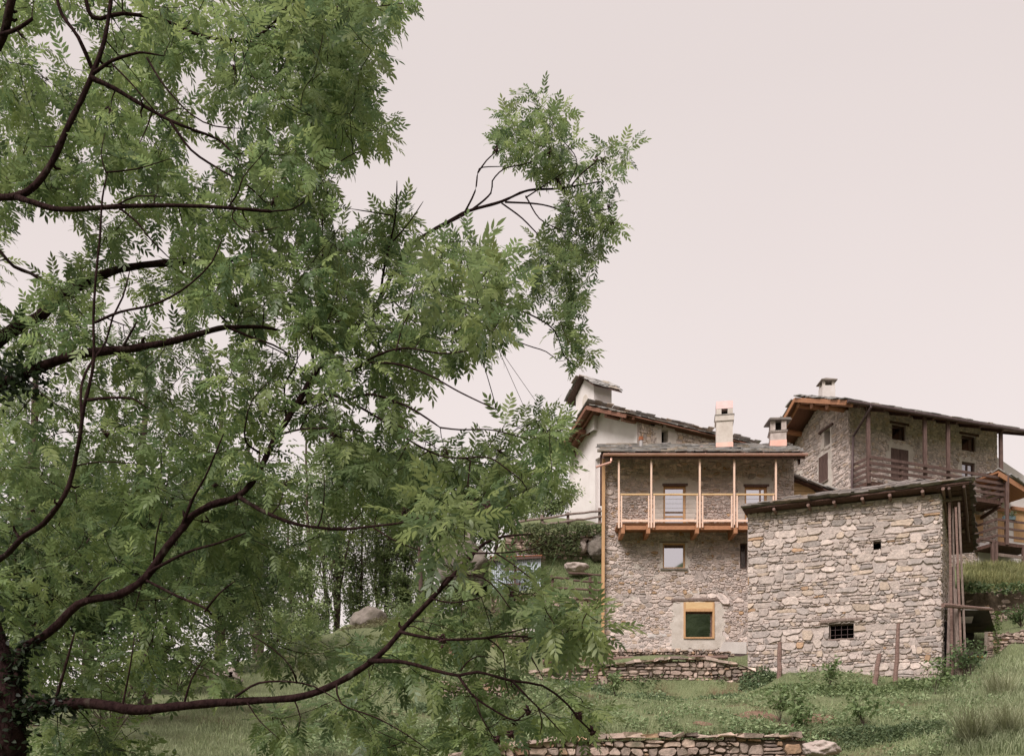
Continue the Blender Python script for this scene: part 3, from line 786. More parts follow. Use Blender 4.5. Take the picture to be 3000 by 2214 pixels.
for x in (ex0 + .12, ex1 + .02):
    for k in range(n):
        a = math.pi + math.pi * k / (n - 1)
        V.append([x, EY - .10 + .065 * math.cos(a), ez - .005 + .085 * math.sin(a)])
Fc = [[k, k + 1, n + k + 1, n + k] for k in range(n - 1)] + [list(range(n)), list(range(2 * n - 1, n - 1, -1))]
gt = mesh_obj('gutter', V, Fc, 'copper', house)
for i in range(11):
    x = lerp(ex0 + .3, ex1 - .2, i / 10); MB().box([x, EY - .172, ez - .02], [.03, 0, 0], [0, .15, 0], [0, 0, .028]).build('gutter_bracket', 'copper', gt)
MB().beam([ex0 + .1, EY + .0, ez - .10], [ex1 - .05, EY + .0, ez - .10], .05, .13).build('fascia', 'brown_wood', roof)
p0 = W(1791, 1345, EY - .05); 
MB().tube([p0 + [0, 0, .05], p0 + [0, 0, -.05], p0 + [-.04, 0, -.12], p0 + [-.25, 0, -.19], W(1746, 1368, EY - .1)], .042, 10).build('rainwater_spout', 'copper', house)
# corner board on the left
MB().beam(W(1768.5, 1342, 35.8), W(1765.5, 1905, 35.8), .115, .10, up=(0, 1, 0)).build('corner_board', 'larch', house)
MB().beam(W(1761, 1333, 36.4), W(1761, 1480, 36.4), .08, .15, up=(0, 1, 0)).build('shadow_strip', 'dark_wood', house)  # dark strip painted in for the shadow beside the corner board
# snow hooks and flue
for (x, y) in ((1808, 1319), (1834, 1316), (1860, 1319), (1902, 1319), (1949, 1315), (2035, 1313), (2048, 1318), (2228, 1313), (2275, 1316)):
    t = (1331 - y) / 22.0
    p = np.array([W(x, 0, 36)[0], EY, ez]) + su * (t * slL) + sn * .13
    MB().box(p, [.13, 0, 0], su * .10, sn * .04).build('snow_guard', 'copper', roof)
fb = np.array([W(1878, 0, 37)[0], 37.0, ez + (37 - EY) * (ridge_z - ez) / (ridge_y - EY)])
fl = MB().tube([fb + [0, 0, -.1], fb + [0, 0, .42]], .075, 12).build('flue_pipe', 'steel', roof)
MB().tube([fb + [0, 0, .42], fb + [0, 0, .55]], .10, 12).build('flue_cap', 'rust', fl)
def chimney(cx, cy, w, parent, zb, ztop, m, hood, fr=(.56, .70, .83), rot=10, lan='plaster'):
    """shaft, projecting slab, open lantern with four corner piers, cover"""
    zs, zl, zc = (zb + (ztop - zb) * f for f in fr); ax = np.array([math.cos(R(rot)), -math.sin(R(rot)), 0]); ay = np.array([math.sin(R(rot)), math.cos(R(rot)), 0]); c0 = np.array([cx, cy, 0.0])
    def bx(a0, a1, b0, b1, z0, z1): return MB().box(c0 + ax * a0 + ay * b0 + [0, 0, z0], ax * (a1 - a0), ay * (b1 - b0), [0, 0, z1 - z0])
    h = w / 2
    ch = bx(-h, h, -h, h, zb - .5, zs).build('chimney', m, parent)
    bx(-h * 1.14, h * 1.14, -h * 1.14, h * 1.14, zs + .002, lerp(zs, zl, .85)).build('slab', lan, ch)
    bx(-h * 1.2, h * 1.2, -h * 1.2, h * 1.2, lerp(zs, zl, .85) + .002, zl).build('drip_slate', 'slate', ch, col=(.3, .27, .25))
    pw = w * .31
    for a in (-h, h - pw):
        for b in (-h, h - pw): bx(a, a + pw, b, b + pw, zl + .003, zc).build('pier', lan, ch)
    bx(-w * .24, w * .24, -w * .06, w * .06, zl + .004, zc - .01).build('flue', 'interior', ch)
    if hood: bx(-h * 1.02, h * 1.02, -h * 1.02, h * 1.02, zc + .004, ztop).build('hood', 'hood_copper', ch)
    bx(-h * 1.04, h * 1.04, -h * 1.04, h * 1.04, zb - .12, zb + .13).build('flashing', 'copper', ch)
    return ch
cy = 37.0; zb = W(0, 1314, cy)[2]
ch = chimney(W(2121.5, 0, cy)[0], cy, .64, roof, zb, W(0, 1184, cy)[2], 'plaster', True)
cy = 37.3; cxx = W(2278, 0, cy)[0]; zc = W(0, 1240, cy)[2]
ch = chimney(cxx, cy, .62, roof, W(0, 1306, cy)[2], zc, 'mortar', False, fr=(.50, .56, 1.0), lan='mortar')
MB().box([cxx - .45, cy - .42, zc], [.9, 0, 0], [0, .84, 0], [0, 0, .05]).build('cap_slate', 'slate', ch, col=(.2, .17, .16))
MB().box([cxx - .40, cy - .38, zc + .052], [.82, 0, .01], [0, .76, 0], [0, 0, .04]).build('cap_slate', 'slate', ch, col=(.26, .23, .21))
MB().hexa([np.array([cxx, cy, zc + .095]) + np.array(q_) for q_ in ((-.2, -.15, 0), (.16, -.15, 0), (.16, .15, 0), (-.2, .15, 0), (-.14, -.1, .11), (.10, -.1, .12), (.10, .1, .12), (-.14, .1, .1))]).build('cap_stone', 'pink_rock', ch)
# balcony
BY = 34.98
def bp(px, py, Y=BY): return W(px, py, Y)
x0b, x1b = bp(1811, 0)[0], bp(2277, 0)[0]
zt, zr, zbm = bp(0, 1345)[2], bp(0, 1451)[2], bp(0, 1526)[2]
balc = MB()
zfl = bp(0, 1530)[2]
balc.box([x0b - .02, BY + .02, zfl - .06], [x1b - x0b + .04, 0, 0], [0, 36.0 - BY - .03, 0], [0, 0, .06])
balc = balc.build('balcony', 'red_larch', house)
k = 0
for i in range(9):                              # floor boards seen from below
    y = lerp(BY + .06, 35.9, i / 8); MB().box([x0b + .02, y, zfl - .10], [x1b - x0b - .04, 0, 0], [0, .085, 0], [0, 0, .036]).build('floor_board', 'red_larch', balc)
for xs_ in (1825, 1899, 2042, 2155, 2262):
    x = bp(xs_, 0)[0]; MB().box([x - .07, BY - .03, bp(0, 1562)[2]], [.14, 0, 0], [0, 36.02 - BY, 0], [0, 0, bp(0, 1537)[2] - bp(0, 1562)[2]]).build('bracket', 'red_larch', balc)
for a, b in ((1832, 1893), (1906, 2036), (2048, 2149), (2161, 2256)):
    xa, xb = bp(a, 0)[0], bp(b, 0)[0]
    MB().box([xa, BY + .03, bp(0, 1550)[2]], [xb - xa, 0, 0], [0, .05, 0], [0, 0, zfl - .105 - bp(0, 1550)[2]]).build('edge_beam', 'red_larch', balc)
for xs_ in (1813, 1908, 2050, 2151, 2273):
    x = bp(xs_, 0)[0]
    MB().box([x - .032, BY - .03, bp(0, 1546)[2]], [.064, 0, 0], [0, .07, 0], [0, 0, zt - bp(0, 1546)[2] + .16]).build('post', 'pale_larch', balc)
for a, b in ((1818.5, 1902), (1914, 2044), (2056, 2145), (2157, 2267)):
    xa, xb = bp(a, 0)[0], bp(b, 0)[0]; fw = .05
    rl = MB()
    rl.box([xa, BY - .05, bp(0, 1545)[2]], [fw, 0, 0], [0, .05, 0], [0, 0, zr - bp(0, 1545)[2]])
    rl.box([xb - fw, BY - .05, bp(0, 1545)[2]], [fw, 0, 0], [0, .05, 0], [0, 0, zr - bp(0, 1545)[2]])
    rl.box([xa + fw, BY - .055, zbm - .035], [xb - xa - 2 * fw, 0, 0], [0, .05, 0], [0, 0, .085])
    rl = rl.build('railing_panel', 'pale_larch', balc)
    MB().box([xa - .01, BY - .065, zr + .002], [xb - xa + .02, 0, 0], [0, .08, 0], [0, 0, .055]).build('handrail', 'yellow_wood', rl)
    for j in range(5):
        z = lerp(zbm + .13, zr - .14, j / 4); MB().tube([[xa + fw, BY - .025, z], [xb - fw, BY - .025, z]], .006, 5, cap=False).build('wire', 'steel', rl)

# ---------------------------------------------------------------- old barn in front
PL, PR = np.array([8.44, 33.0]), np.array([14.26, 30.68])
BA = Plane(PL, PR)
barn = thing('stone_barn', 'old rubble stone barn with small barred window and thick slate roof', 'barn', [PL[0], PL[1], 4.4])
bw = dict(w=BA.rect(2429, 2501, 1827, 1873), h=BA.rect(2559, 2581, 1585, 1608))
bop = list(bw.values()); BL = BA.L; BT = 9.72; BZ = 2.6
wall_backing('wall', BA, [(0, BZ), (BL + .05, BZ), (BL, BT), (0, BT)], bop, 'mortar', barn, w=0.0)
def btint(u, v, c): return c
build_stones('stone', barn, BA.P, BL + .05, BZ, BT, None, 'barn', gap=0.008, depth=0.050, hr=(0.08, 0.25), asp=(1.1, 3.3), openings=bop, region=[(0, BZ), (BL + .06, BZ), (BL, BT), (0, BT)])
for k in ('w', 'h'): window(BA, barn, bw[k], None, None, reveal_m='mortar_dark')
r = bw['w']
rot_log(BA.P(*BA.uv(2403, 1822), .02), BA.P(*BA.uv(2527, 1813), .02), .085, .075, 7, .012).build('lintel', 'old_wood', barn)
rot_log(BA.P(r[0] - .06, r[2], .0), BA.P(r[1] + .04, r[2] + .01, .0), .035, .035, 7, .006).build('sill', 'old_wood', barn)
gr = MB()
for k in range(3): u = lerp(r[0], r[1], (k + 1) / 4); gr.tube([BA.P(u, r[2], -.10), BA.P(u, r[3], -.10)], .009, 6, cap=False)
for k in range(2): v = lerp(r[2], r[3], (k + 1) / 3); gr.tube([BA.P(r[0], v, -.115), BA.P(r[1], v, -.115)], .009, 6, cap=False)
gr.build('window_grille', 'dark_metal', barn)
MB().add([BA.P(r[0] + .02, r[2] + .02, -.09), BA.P(r[0] + .05, r[2] + .02, -.09), BA.P(r[0] + .05, r[3] - .02, -.09), BA.P(r[0] + .02, r[3] - .02, -.09)], [[0, 1, 2, 3]]).build('frame_board', 'old_wood', barn)
# right flank recedes towards x = 2930
sd = np.array([(2925 - CX) / F, 1.0]); sd /= np.linalg.norm(sd)
BAs = Plane(PR, PR + sd * 5.2)
BAs.n = np.array([sd[1], -sd[0]])
wall_backing('side_wall', BAs, [(0, BZ), (5.2, BZ), (5.2, BT - .6), (0, BT)], [], 'mortar', barn)
build_stones('side_stone', barn, BAs.P, 5.2, BZ, BT, None, 'barn', gap=0.014, depth=0.05, hr=(0.07, 0.16), asp=(1.2, 2.6), region=[(0, BZ), (5.2, BZ), (5.2, BT - .62), (0, BT)], limit=120, fill='small_side_stones')
q0, q1 = PR + sd * 5.2, PL + np.array([.42, .91]) * 5.2
rw = MB(); 
for p, q, h0, h1 in ((q0, q1, BT - .6, BT - .6), (q1, PL, BT - .6, BT)):
    rw.add([[p[0], p[1], BZ], [q[0], q[1], BZ], [q[0], q[1], h1], [p[0], p[1], h0]], [[0, 1, 2, 3]])
rw.build('rear_wall', 'mortar', barn)
# roof: planks on logs, then thick slates; falls gently away from the front
d3 = np.array([BA.d[0], BA.d[1], 0]); n3 = np.array([BA.n[0], BA.n[1], 0]); s3 = np.array([sd[0], sd[1], -0.115])
RA = np.array([*(PL - BA.d * .12 + BA.n * .48), W(0, 1493, 32.6)[2]]); RB = np.array([*(PR + BA.d * .85 + BA.n * .48), W(0, 1414, 30.0)[2]])
Ld = np.linalg.norm(RB - RA); rd = (RB - RA) / Ld
broof = MB().box(RA + s3 * .03, (RB - RA) * .995, s3 * 6.7, [0, 0, .045]).build('roof', 'dark_wood', barn)
for i in range(14):                             # boards under the right-hand verge
    a = RB + s3 * (.06 + .46 * i) - rd * 1.02
    MB().box(a + [0, 0, -.035], rd * (.98 + rng.normal(0, .04)), s3 * .40, [0, 0, .03]).build('eave_board', 'dark_wood', broof)
for (px_, py_) in ((2268, 1490), (2368, 1478), (2443, 1470), (2526, 1457), (2606, 1449), (2702, 1439), (2762, 1432)):
    t = (BA.uv(px_, py_, .34)[0]) ; a = BA.P(t, 0, .46); z = lerp(RA[2], RB[2], (t + .12) / Ld) - .10
    rot_log([a[0], a[1], z], [a[0] + sd[0] * 3.2, a[1] + sd[1] * 3.2, z - .4], .055, .05, 8, .01).build('rafter', 'log_wood', broof)
for k, t in enumerate((.55, 2.0, 3.6)):         # logs carrying the verge
    a = RB + s3 * (t + .35) + [0, 0, -.12]
    rot_log(a - rd * 1.7, a - rd * .28, .08, .075, 8, .01).build('purlin', 'old_wood', broof)
for t in (.18, .62): rot_log(RB - rd * t + s3 * .02 + [0, 0, -.11], RB - rd * (t - .02) + s3 * 5.2 + [0, 0, -.11], .05, .045, 6, .015).build('verge_rafter', 'brown_wood', broof)
su2 = s3 / np.linalg.norm(s3)
slates(broof, RA + [0, 0, .05] - s3 * .10, RB + [0, 0, .05] - s3 * .10 + rd * .03, su2, 2, .12, wr=(.28, .8), thick=(.03, .06), limit=300, tone=(.62, .56, .54))
slates(broof, RA + [0, 0, .095] - s3 * .03 + rd * .35, RB + [0, 0, .10] - s3 * .03, su2, 2, .16, wr=(.3, .9), thick=(.02, .045), limit=300, tone=(.62, .56, .54))
# the slates pile up to a low crest just behind the eave
pit = np.array([sd[0] * math.cos(R(30)), sd[1] * math.cos(R(30)), math.sin(R(30))])
cA, cB = RA + rd * 1.1 + s3 * .12 + [0, 0, .05], RB - rd * .75 + s3 * .12 + [0, 0, .05]
cr = pit * .82
MB().add([cA, cB, cB - rd * .5 + cr, cA + rd * .5 + cr, cA + s3 * 2.4, cB + s3 * 2.4], [[0, 1, 2, 3], [3, 2, 5, 4], [0, 3, 4], [1, 5, 2], [0, 4, 5, 1]]).build('crest', 'dark_wood', broof)
for k in range(5):
    slates(broof, cA + pit * (.02 + .15 * k) + rd * (.10 * k - .15), cB + pit * (.02 + .15 * k) - rd * (.10 * k), pit, 1, .17, wr=(.3, .8), thick=(.02, .045), limit=120, lift=.015, tone=(.62, .56, .54))
slates(broof, cA + cr + rd * .5, cB + cr - rd * .5, (s3 * 2.28 - cr) / np.linalg.norm(s3 * 2.28 - cr), 5, .4, wr=(.35, .8), thick=(.02, .045), limit=80, lift=.02, tone=(.62, .56, .54))
slates(broof, RA + [0, 0, .05] + s3 * 2.4, RB + [0, 0, .05] + s3 * 2.4, su2, 8, .42, wr=(.35, .8), thick=(.02, .045), limit=60, tone=(.62, .56, .54))
for i in range(19):                             # ragged slate ends along the verge
    a = RB + s3 * (.05 + .34 * i) + rd * rng.uniform(-.30, -.2) + [0, 0, .02 + .02 * (i % 2)]
    w_ = rng.uniform(.34, .5)
    cs = np.array([a, a + rd * rng.uniform(.26, .40), a + rd * rng.uniform(.26, .40) + s3 * w_, a + s3 * w_])
    MB().hexa(list(cs) + list(cs + [0, 0, .04])).build('verge_slate', 'slate', broof, col=(.085, .062, .054))
# leaning boards stored against the right corner, a pole through them
gx = W(2790, 0, 30.4)[0]
BLAB = ['weathered grey brown board', 'reddish brown board', 'darkest brown board', 'weathered grey brown board']
for i in range(8):
    b = np.array([lerp(2780, 2828, i / 7) + rng.normal(0, 2), rng.uniform(30.0, 30.5)])
    foot = W(b[0], 0, b[1]); foot[2] = gz(foot[0], foot[1]) - .05
    tp = W(lerp(2784, 2806, i / 7) + rng.normal(0, 2.5), rng.uniform(1455, 1520) if i % 2 else rng.uniform(1540, 1780), b[1] + .45)
    o = MB().beam(foot, tp, rng.uniform(.06, .11), .022, up=(rng.normal(0, .25), 1, .2)).build('leaning_board', ['old_wood', 'log_wood', 'brown_wood', 'old_wood'][i % 4], base=foot)
    tag(o, BLAB[i % 4] + ' leaning upright against the barn corner', 'board', 'boards leaning on the barn corner, kind %d' % (i % 4 % 3 + 1))
pl = rot_log(W(2763, 1772, 29.7), W(2904, 1784, 31.2), .075, .05, 8, .015).build('wooden_pole', 'log_wood', base=W(2763, 1772, 29.7))
tag(pl, 'rough horizontal pole lashed across the leaning boards, pointing over the shelter', 'pole')
# stakes in front of the barn
def stake(bx_, by_, tx, ty, Y, r, label):
    a = W(bx_, by_, Y); a[2] = gz(a[0], a[1]) - .15
    o = rot_log(a, W(tx, ty, Y + .15), r, r * .8, 8, .012).build('wooden_stake', 'log_wood', base=a); tag(o, label, 'stake')
stake(2282, 1965, 2285, 1880, 31.0, .085, 'short weathered stake upright before the barn, next to the curved terrace wall')
stake(2558, 2012, 2577, 1915, 29.7, .09, 'leaning stake propped against the barn wall beside a taller one')
stake(2621, 2020, 2632, 1826, 29.5, .075, 'tall thin stake leaning on the barn wall right of the barred window')

# ---------------------------------------------------------------- mossy shelter behind the barn
SH = Plane(W(2800, 0, 31.6)[:2], W(2915, 0, 31.6)[:2])
sh = thing('stone_shelter', 'low dark stone shelter with mossy concrete slab roof beside the barn', 'shelter', [SH.P(0, 0)[0], 31.6, 4.0])
def sp(px, py, Y=31.6): return W(px, py, Y)
MB().hexa([sp(2790, 1786), sp(2899, 1786), sp(2899, 1786) + [.35, 2.3, .5], sp(2790, 1786) + [0, 2.3, .5], sp(2790, 1778), sp(2900, 1778), sp(2900, 1778) + [.35, 2.3, .5], sp(2790, 1778) + [0, 2.3, .5]]).build('roof_slab', 'grey_concrete', sh)
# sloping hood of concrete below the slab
MB().hexa([sp(2790, 1852, 32.6), sp(2918, 1852, 32.6), sp(2918, 1848, 32.75), sp(2790, 1848, 32.75), sp(2790, 1788), sp(2898, 1788), sp(2898, 1788) + [0, .12, 0], sp(2790, 1788) + [0, .12, 0]]).build('hood', 'mossy_shade', sh)  # shade of the shelter recess is put into its dark colour
MB().hexa([sp(2800, 1828, 31.9), sp(2846, 1826, 31.9), sp(2846, 1826, 31.95), sp(2800, 1828, 31.95), sp(2800, 1806, 31.68), sp(2852, 1805, 31.68), sp(2852, 1805, 31.73), sp(2800, 1806, 31.73)]).build('highlight_patch', 'plaster', sh)  # pale sheet painting a highlight onto the hood
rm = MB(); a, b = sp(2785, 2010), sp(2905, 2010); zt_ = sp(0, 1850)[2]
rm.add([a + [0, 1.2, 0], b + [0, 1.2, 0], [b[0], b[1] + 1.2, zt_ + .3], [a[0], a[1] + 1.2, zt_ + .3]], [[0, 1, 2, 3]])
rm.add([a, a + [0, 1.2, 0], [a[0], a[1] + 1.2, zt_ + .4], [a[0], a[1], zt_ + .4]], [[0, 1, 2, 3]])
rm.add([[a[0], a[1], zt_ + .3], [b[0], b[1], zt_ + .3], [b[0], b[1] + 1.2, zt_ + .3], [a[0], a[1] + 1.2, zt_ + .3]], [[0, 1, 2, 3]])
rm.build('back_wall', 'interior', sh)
SW = Plane(sp(2884, 0)[:2], sp(2921, 0)[:2])
build_stones('stone', sh, SW.P, SW.L, sp(0, 2010)[2], sp(0, 1845)[2], None, 'dry', gap=.012, depth=.07, m='dry_stone', hr=(.08, .18), asp=(1.3, 2.6), region=[(0, sp(0, 2010)[2]), (SW.L, sp(0, 2010)[2]), (SW.L, sp(0, 1850)[2]), (.12, sp(0, 1850)[2])], limit=60)
wall_backing('pier', SW, [(0, sp(0, 2010)[2]), (SW.L, sp(0, 2010)[2]), (SW.L, sp(0, 1850)[2]), (0, sp(0, 1850)[2])], [], 'mortar_dark', sh)
MB().beam(sp(2812, 1916, 31.7), sp(2918, 1912, 31.7), .2, .12).build('lintel', 'mossy_shade', sh)
for i in range(16):
    px_, py_ = rng.uniform(2822, 2880), 1925 + (i % 4) * 17 + rng.normal(0, 3)
    p = sp(px_, py_, 32.0); q = p + [rng.uniform(.25, .5), .12, rng.normal(0, .04)]
    o = MB().beam(p, q, .09, .07, up=(rng.normal(0, .3), 0, 1)).build('firewood_log', 'firewood', base=p)
    tag(o, 'split orange firewood piece stacked inside the dark shelter', 'firewood', 'firewood in the shelter')

# ---------------------------------------------------------------- small clad gable between house and barn
CLp = Plane(W(2322, 0, 37.5)[:2], W(2450, 0, 37.5)[:2])
cs_ = thing('timber_shed', 'small yellow timber clad gable with slate edge behind the barn roof', 'shed', W(2330, 1560, 37.5))
for i in range(9):
    z0 = W(0, 1408 + (i + 1) * 15, 37.5)[2]; z1 = W(0, 1408 + i * 15, 37.5)[2]
    xr = 2325 + min(140, 15 + 22 * (i + 1) * 1.05)
    MB().hexa([W(2318, 1408 + (i + 1) * 15 - 1, 37.5), W(xr, 1408 + (i + 1) * 15 - 1, 37.5), W(xr, 1408 + (i + 1) * 15 - 1, 37.62), W(2318, 1408 + (i + 1) * 15 - 1, 37.62), W(2318, 1408 + i * 15, 37.52), W(xr - 26 if i else xr - 12, 1408 + i * 15, 37.52), W(xr - 26 if i else xr - 12, 1408 + i * 15, 37.62), W(2318, 1408 + i * 15, 37.62)]).build('cladding_board', 'yellow_wood', cs_)
a, b = W(2322, 1402, 37.2), W(2462, 1452, 37.2)
shr = MB().box(a, b - a, [0, 3.0, .2], [0, 0, .07]).build('roof', 'dark_wood', cs_)
slates(shr, a + [0, 0, .08], a + [0, 3.0, .28], (b - a) / np.linalg.norm(b - a), 6, .33, limit=80, wr=(.3, .6))
# ---------------------------------------------------------------- big house with old balcony
def plan(px, Y): return W(px, 0, Y)[:2]
BC = plan(2487, 42.0)
fd = np.array([math.cos(R(20.9)), math.sin(R(20.9))]); fn = np.array([fd[1], -fd[0]])
gd = np.array([(960 - CX) / F, 1.0]); gd /= np.linalg.norm(gd)
BF = Plane(BC, BC + fd * 9.05)
BG = Plane(BC, BC + gd * 5.6)
big = thing('stone_farmhouse', 'large stone farmhouse with dark slatted balcony, brown shutters and wide eaves', 'house', [*BC, 10.2])
ZT = 17.1; Z0 = 9.6
bo = dict(u1=BF.rect(2613, 2652, 1245, 1289), u2=BF.rect(2817, 2857, 1276, 1321), dr=BF.rect(2609, 2660, 1316, 1410), sw=BF.rect(2817, 2856, 1354, 1400), lw=BF.rect(2848, 2879, 1507, 1568))
fo = list(bo.values())
wall_backing('front_wall', BF, [(0, Z0), (9.05, Z0), (9.05, ZT + .25), (0, ZT + .25)], fo, 'mortar', big)
def fz(x0, x1, y0, y1): 
    r = BF.rect(x0, x1, y0, y1); return [(r[0], r[2]), (r[1], r[2]), (r[1], r[3]), (r[0], r[3])]
fzones = [fz(2600, 2676, 1300, 1420), fz(2806, 2862, 1340, 1405)]
wz = fz(2866, 2921, 1590, 1680)
def fkeep(u, v): return not any(inpoly(u, v, z) for z in fzones + [wz])
build_stones('stone', big, BF.P, 9.05, Z0, ZT + .2, fkeep, 'far', gap=.008, depth=.03, hr=(.07, .16), asp=(1.3, 3.2), openings=fo, region=[(0, Z0), (9.05, Z0), (9.05, ZT + .2), (0, ZT + .2)], limit=150, cells=stone_cells_v)
for z in fzones: patch('plaster_surround', BF, z, 'plaster', big, openings=fo, w=.026, rag=.12, step=.09)
patch('white_base', BF, wz, 'white_plaster', big, openings=fo, w=.04, rag=.03, step=.1)
GL = 5.6
go = dict(u=BG.rect(2416, 2433, 1258, 1305), s=BG.rect(2400, 2427, 1333, 1412), a=BG.rect(2334, 2346, 1340, 1362), b=BG.rect(2331, 2346, 1392, 1404))
gop = list(go.values())
apex = (GL / 2, ZT + 1.15)
greg = [(0, Z0), (GL, Z0), (GL, ZT), apex, (0, ZT)]
wall_backing('gable_wall', BG, greg, gop, 'mortar', big)
def gq(x0, x1, y0, y1):
    r = BG.rect(x0, x1, y0, y1); return [(r[0], r[2]), (r[1], r[2]), (r[1], r[3]), (r[0], r[3])]
gz1 = [gq(2396, 2440, 1322, 1440), gq(2406, 2438, 1252, 1315), gq(2328, 2352, 1380, 1420)]
build_stones('gable_stone', big, BG.P, GL, Z0, ZT + 1.2, lambda u, v: not any(inpoly(u, v, z) for z in gz1), 'far', gap=.009, depth=.035, hr=(.08, .17), asp=(1.3, 3.2), openings=gop, region=greg, limit=150, fill='small_gable_stones')
for z in gz1: patch('plaster_surround', BG, z, 'plaster', big, openings=gop, w=.03, rag=.08, step=.09)
def shutter(plane, r, m, parent, leaves=2, boards=3, w=0.03):
    for k in range(leaves):
        u0 = lerp(r[0], r[1], k / leaves) + .008; u1 = lerp(r[0], r[1], (k + 1) / leaves) - .008
        f = None
        for j in range(boards):
            a, b = lerp(u0, u1, j / boards) + .003, lerp(u0, u1, (j + 1) / boards) - .003
            mb = MB(); plane.box(mb, a, b, r[2], r[3], w - .03, w + .012)
            if f is None: f = mb.build('shutter', m, parent)
            else: mb.build('board', m, f)
for k in ('u1', 'u2'):
    window(BF, big, bo[k], 'dark_wood', 'clear_glass', fw=.06, reveal_m='mortar')
    r = bo[k]; mb = MB(); BF.box(mb, r[0] - .15, r[1] + .2, r[3] + .01, r[3] + .12, -.05, .05); mb.build('lintel', 'dark_wood', big)
window(BF, big, bo['dr'], None, None); shutter(BF, bo['dr'], 'brown_wood', big)
window(BF, big, bo['sw'], 'brown_wood', 'clear_glass', fw=.09, curtain=True, mullion=1)
window(BF, big, bo['lw'], None, None); shutter(BF, bo['lw'], 'larch', big, leaves=1, boards=2)
window(BG, big, go['u'], 'dark_wood', 'clear_glass', fw=.05, w0=-.3, w1=-.25)
window(BG, big, go['s'], None, None); shutter(BG, go['s'], 'brown_wood', big)
window(BG, big, go['a'], 'dark_wood', 'clear_glass', fw=.05); window(BG, big, go['b'], None, None); shutter(BG, go['b'], 'brown_wood', big, leaves=1)
for r in (go['u'], go['a']):
    mb = MB(); BG.box(mb, r[0] - .30, r[1] + .42, r[3] + .005, r[3] + .11, -.02, .10); mb.build('lintel', 'brown_wood', big)
r = go['s']; mb = MB(); BG.box(mb, r[0] - .06, r[1] + .06, r[2] - .06, r[2] - .004, -.02, .09); mb.build('sill', 'old_wood', big)
rb = MB(); e1 = BC + fd * 9.05; e2 = BC + gd * GL; e3 = e1 + np.array([-fd[1], fd[0]]) * 5.6
for p, q in ((e1, e3), (e3, e2)): rb.add([[*p, Z0], [*q, Z0], [*q, ZT + .2], [*p, ZT + .2]], [[0, 1, 2, 3]])
rb.build('rear_wall', 'mortar', big)
# roof: eave over the balcony, ridge along the house
OV = 1.35
EvA = np.array([*(BC - fd * 1.28 + fn * OV), W(0, 1180, 40.35)[2]])
EvB = np.array([*(BC + fd * 9.72 + fn * OV), 0]); EvB[2] = EvA[2] + .12
ridgeA = np.array([*(BC + gd * (GL / 2) - fd * 1.28), 0.0])
ridgeA[2] = W(0, 1170, ridgeA[1])[2]
ridgeB = ridgeA + (EvB - EvA)
backA = np.array([*(BC + gd * (GL + .9) - fd * 1.28), 0.0]); backA[2] = ridgeA[2] - 1.75; backB = backA + (EvB - EvA)
upF = ridgeA - EvA; upB = ridgeA - backA
bro = MB()
dn = np.array([0, 0, .07])
bro.hexa([EvA, EvB, ridgeB, ridgeA, EvA + dn, EvB + dn, ridgeB + dn, ridgeA + dn])
bro.hexa([ridgeA + [0, 0, .002], ridgeB, backB, backA, ridgeA + dn + [0, 0, .002], ridgeB + dn, backB + dn, backA + dn])
bro = bro.build('roof', 'russet_wood', big)
slates(bro, EvA + [0, 0, .08], EvB + [0, 0, .08], upF / np.linalg.norm(upF), 14, .30, wr=(.35, .7), thick=(.03, .055), limit=150)
slates(bro, backA + [0, 0, .08], backB + [0, 0, .08], upB / np.linalg.norm(upB), 12, .30, wr=(.35, .7), thick=(.03, .055), limit=60)
f3 = np.array([*fd, 0.0])
for s in (EvA, backA):                            # barge boards on the gable
    v = ridgeA - s
    MB().beam(s - f3 * .03 + [0, 0, -.02], ridgeA - f3 * .03 + [0, 0, -.02], .05, .20).build('barge_board', 'orange_larch' if s is EvA else 'red_larch', bro)
    MB().beam(s + f3 * .28 + [0, 0, -.10], ridgeA + f3 * .28 + [0, 0, -.10], .09, .14).build('rafter', 'orange_larch' if s is EvA else 'red_larch', bro)
for t in np.linspace(.06, .96, 8):
    a = EvA + (EvB - EvA) * t + [0, 0, -.09]; MB().beam(a, a + upF * .42, .09, .13).build('rafter', 'dark_wood', bro)
for (s, t, mm) in ((EvA, .42, 'orange_larch'), (EvA, .72, 'orange_larch'), (EvA, 1.0, 'orange_larch'), (backA, .60, 'red_larch'), (backA, .25, 'red_larch')):
    a = s + (ridgeA - s) * t + [0, 0, -.24]
    MB().tube([a + f3 * .16, a + f3 * 1.5], .125, 10).build('purlin', mm, bro)
MB().tube([EvA + [0, -.07, .02], EvB + [0, -.07, .02]], .07, 8).build('gutter', 'dark_metal', big)
p0 = W(2552, 1192, 40.6); p1 = W(2500, 1278, 41.7); p2 = W(2496, 1432, 41.75)
MB().tube([p0 + [0, 0, .1], p0, p1, p2], .055, 8).build('downpipe', 'dark_metal', big)
cy_ = lerp(ridgeA, ridgeB, .17)
cc = cy_[:2]; ztop = W(0, 1117, cc[1])[2]
bch = MB().box([cc[0] - .31, cc[1] - .3, ridgeA[2] - .4], [.62, 0, 0], [0, .6, 0], [0, 0, W(0, 1136, cc[1])[2] - ridgeA[2] + .4]).build('chimney', 'pale_concrete', bro)
z = W(0, 1136, cc[1])[2]
for a in (-.29, .17):
    for b in (-.27, .15): MB().box([cc[0] + a, cc[1] + b, z + .002], [.12, 0, 0], [0, .12, 0], [0, 0, .22]).build('pier', 'plaster', bch)
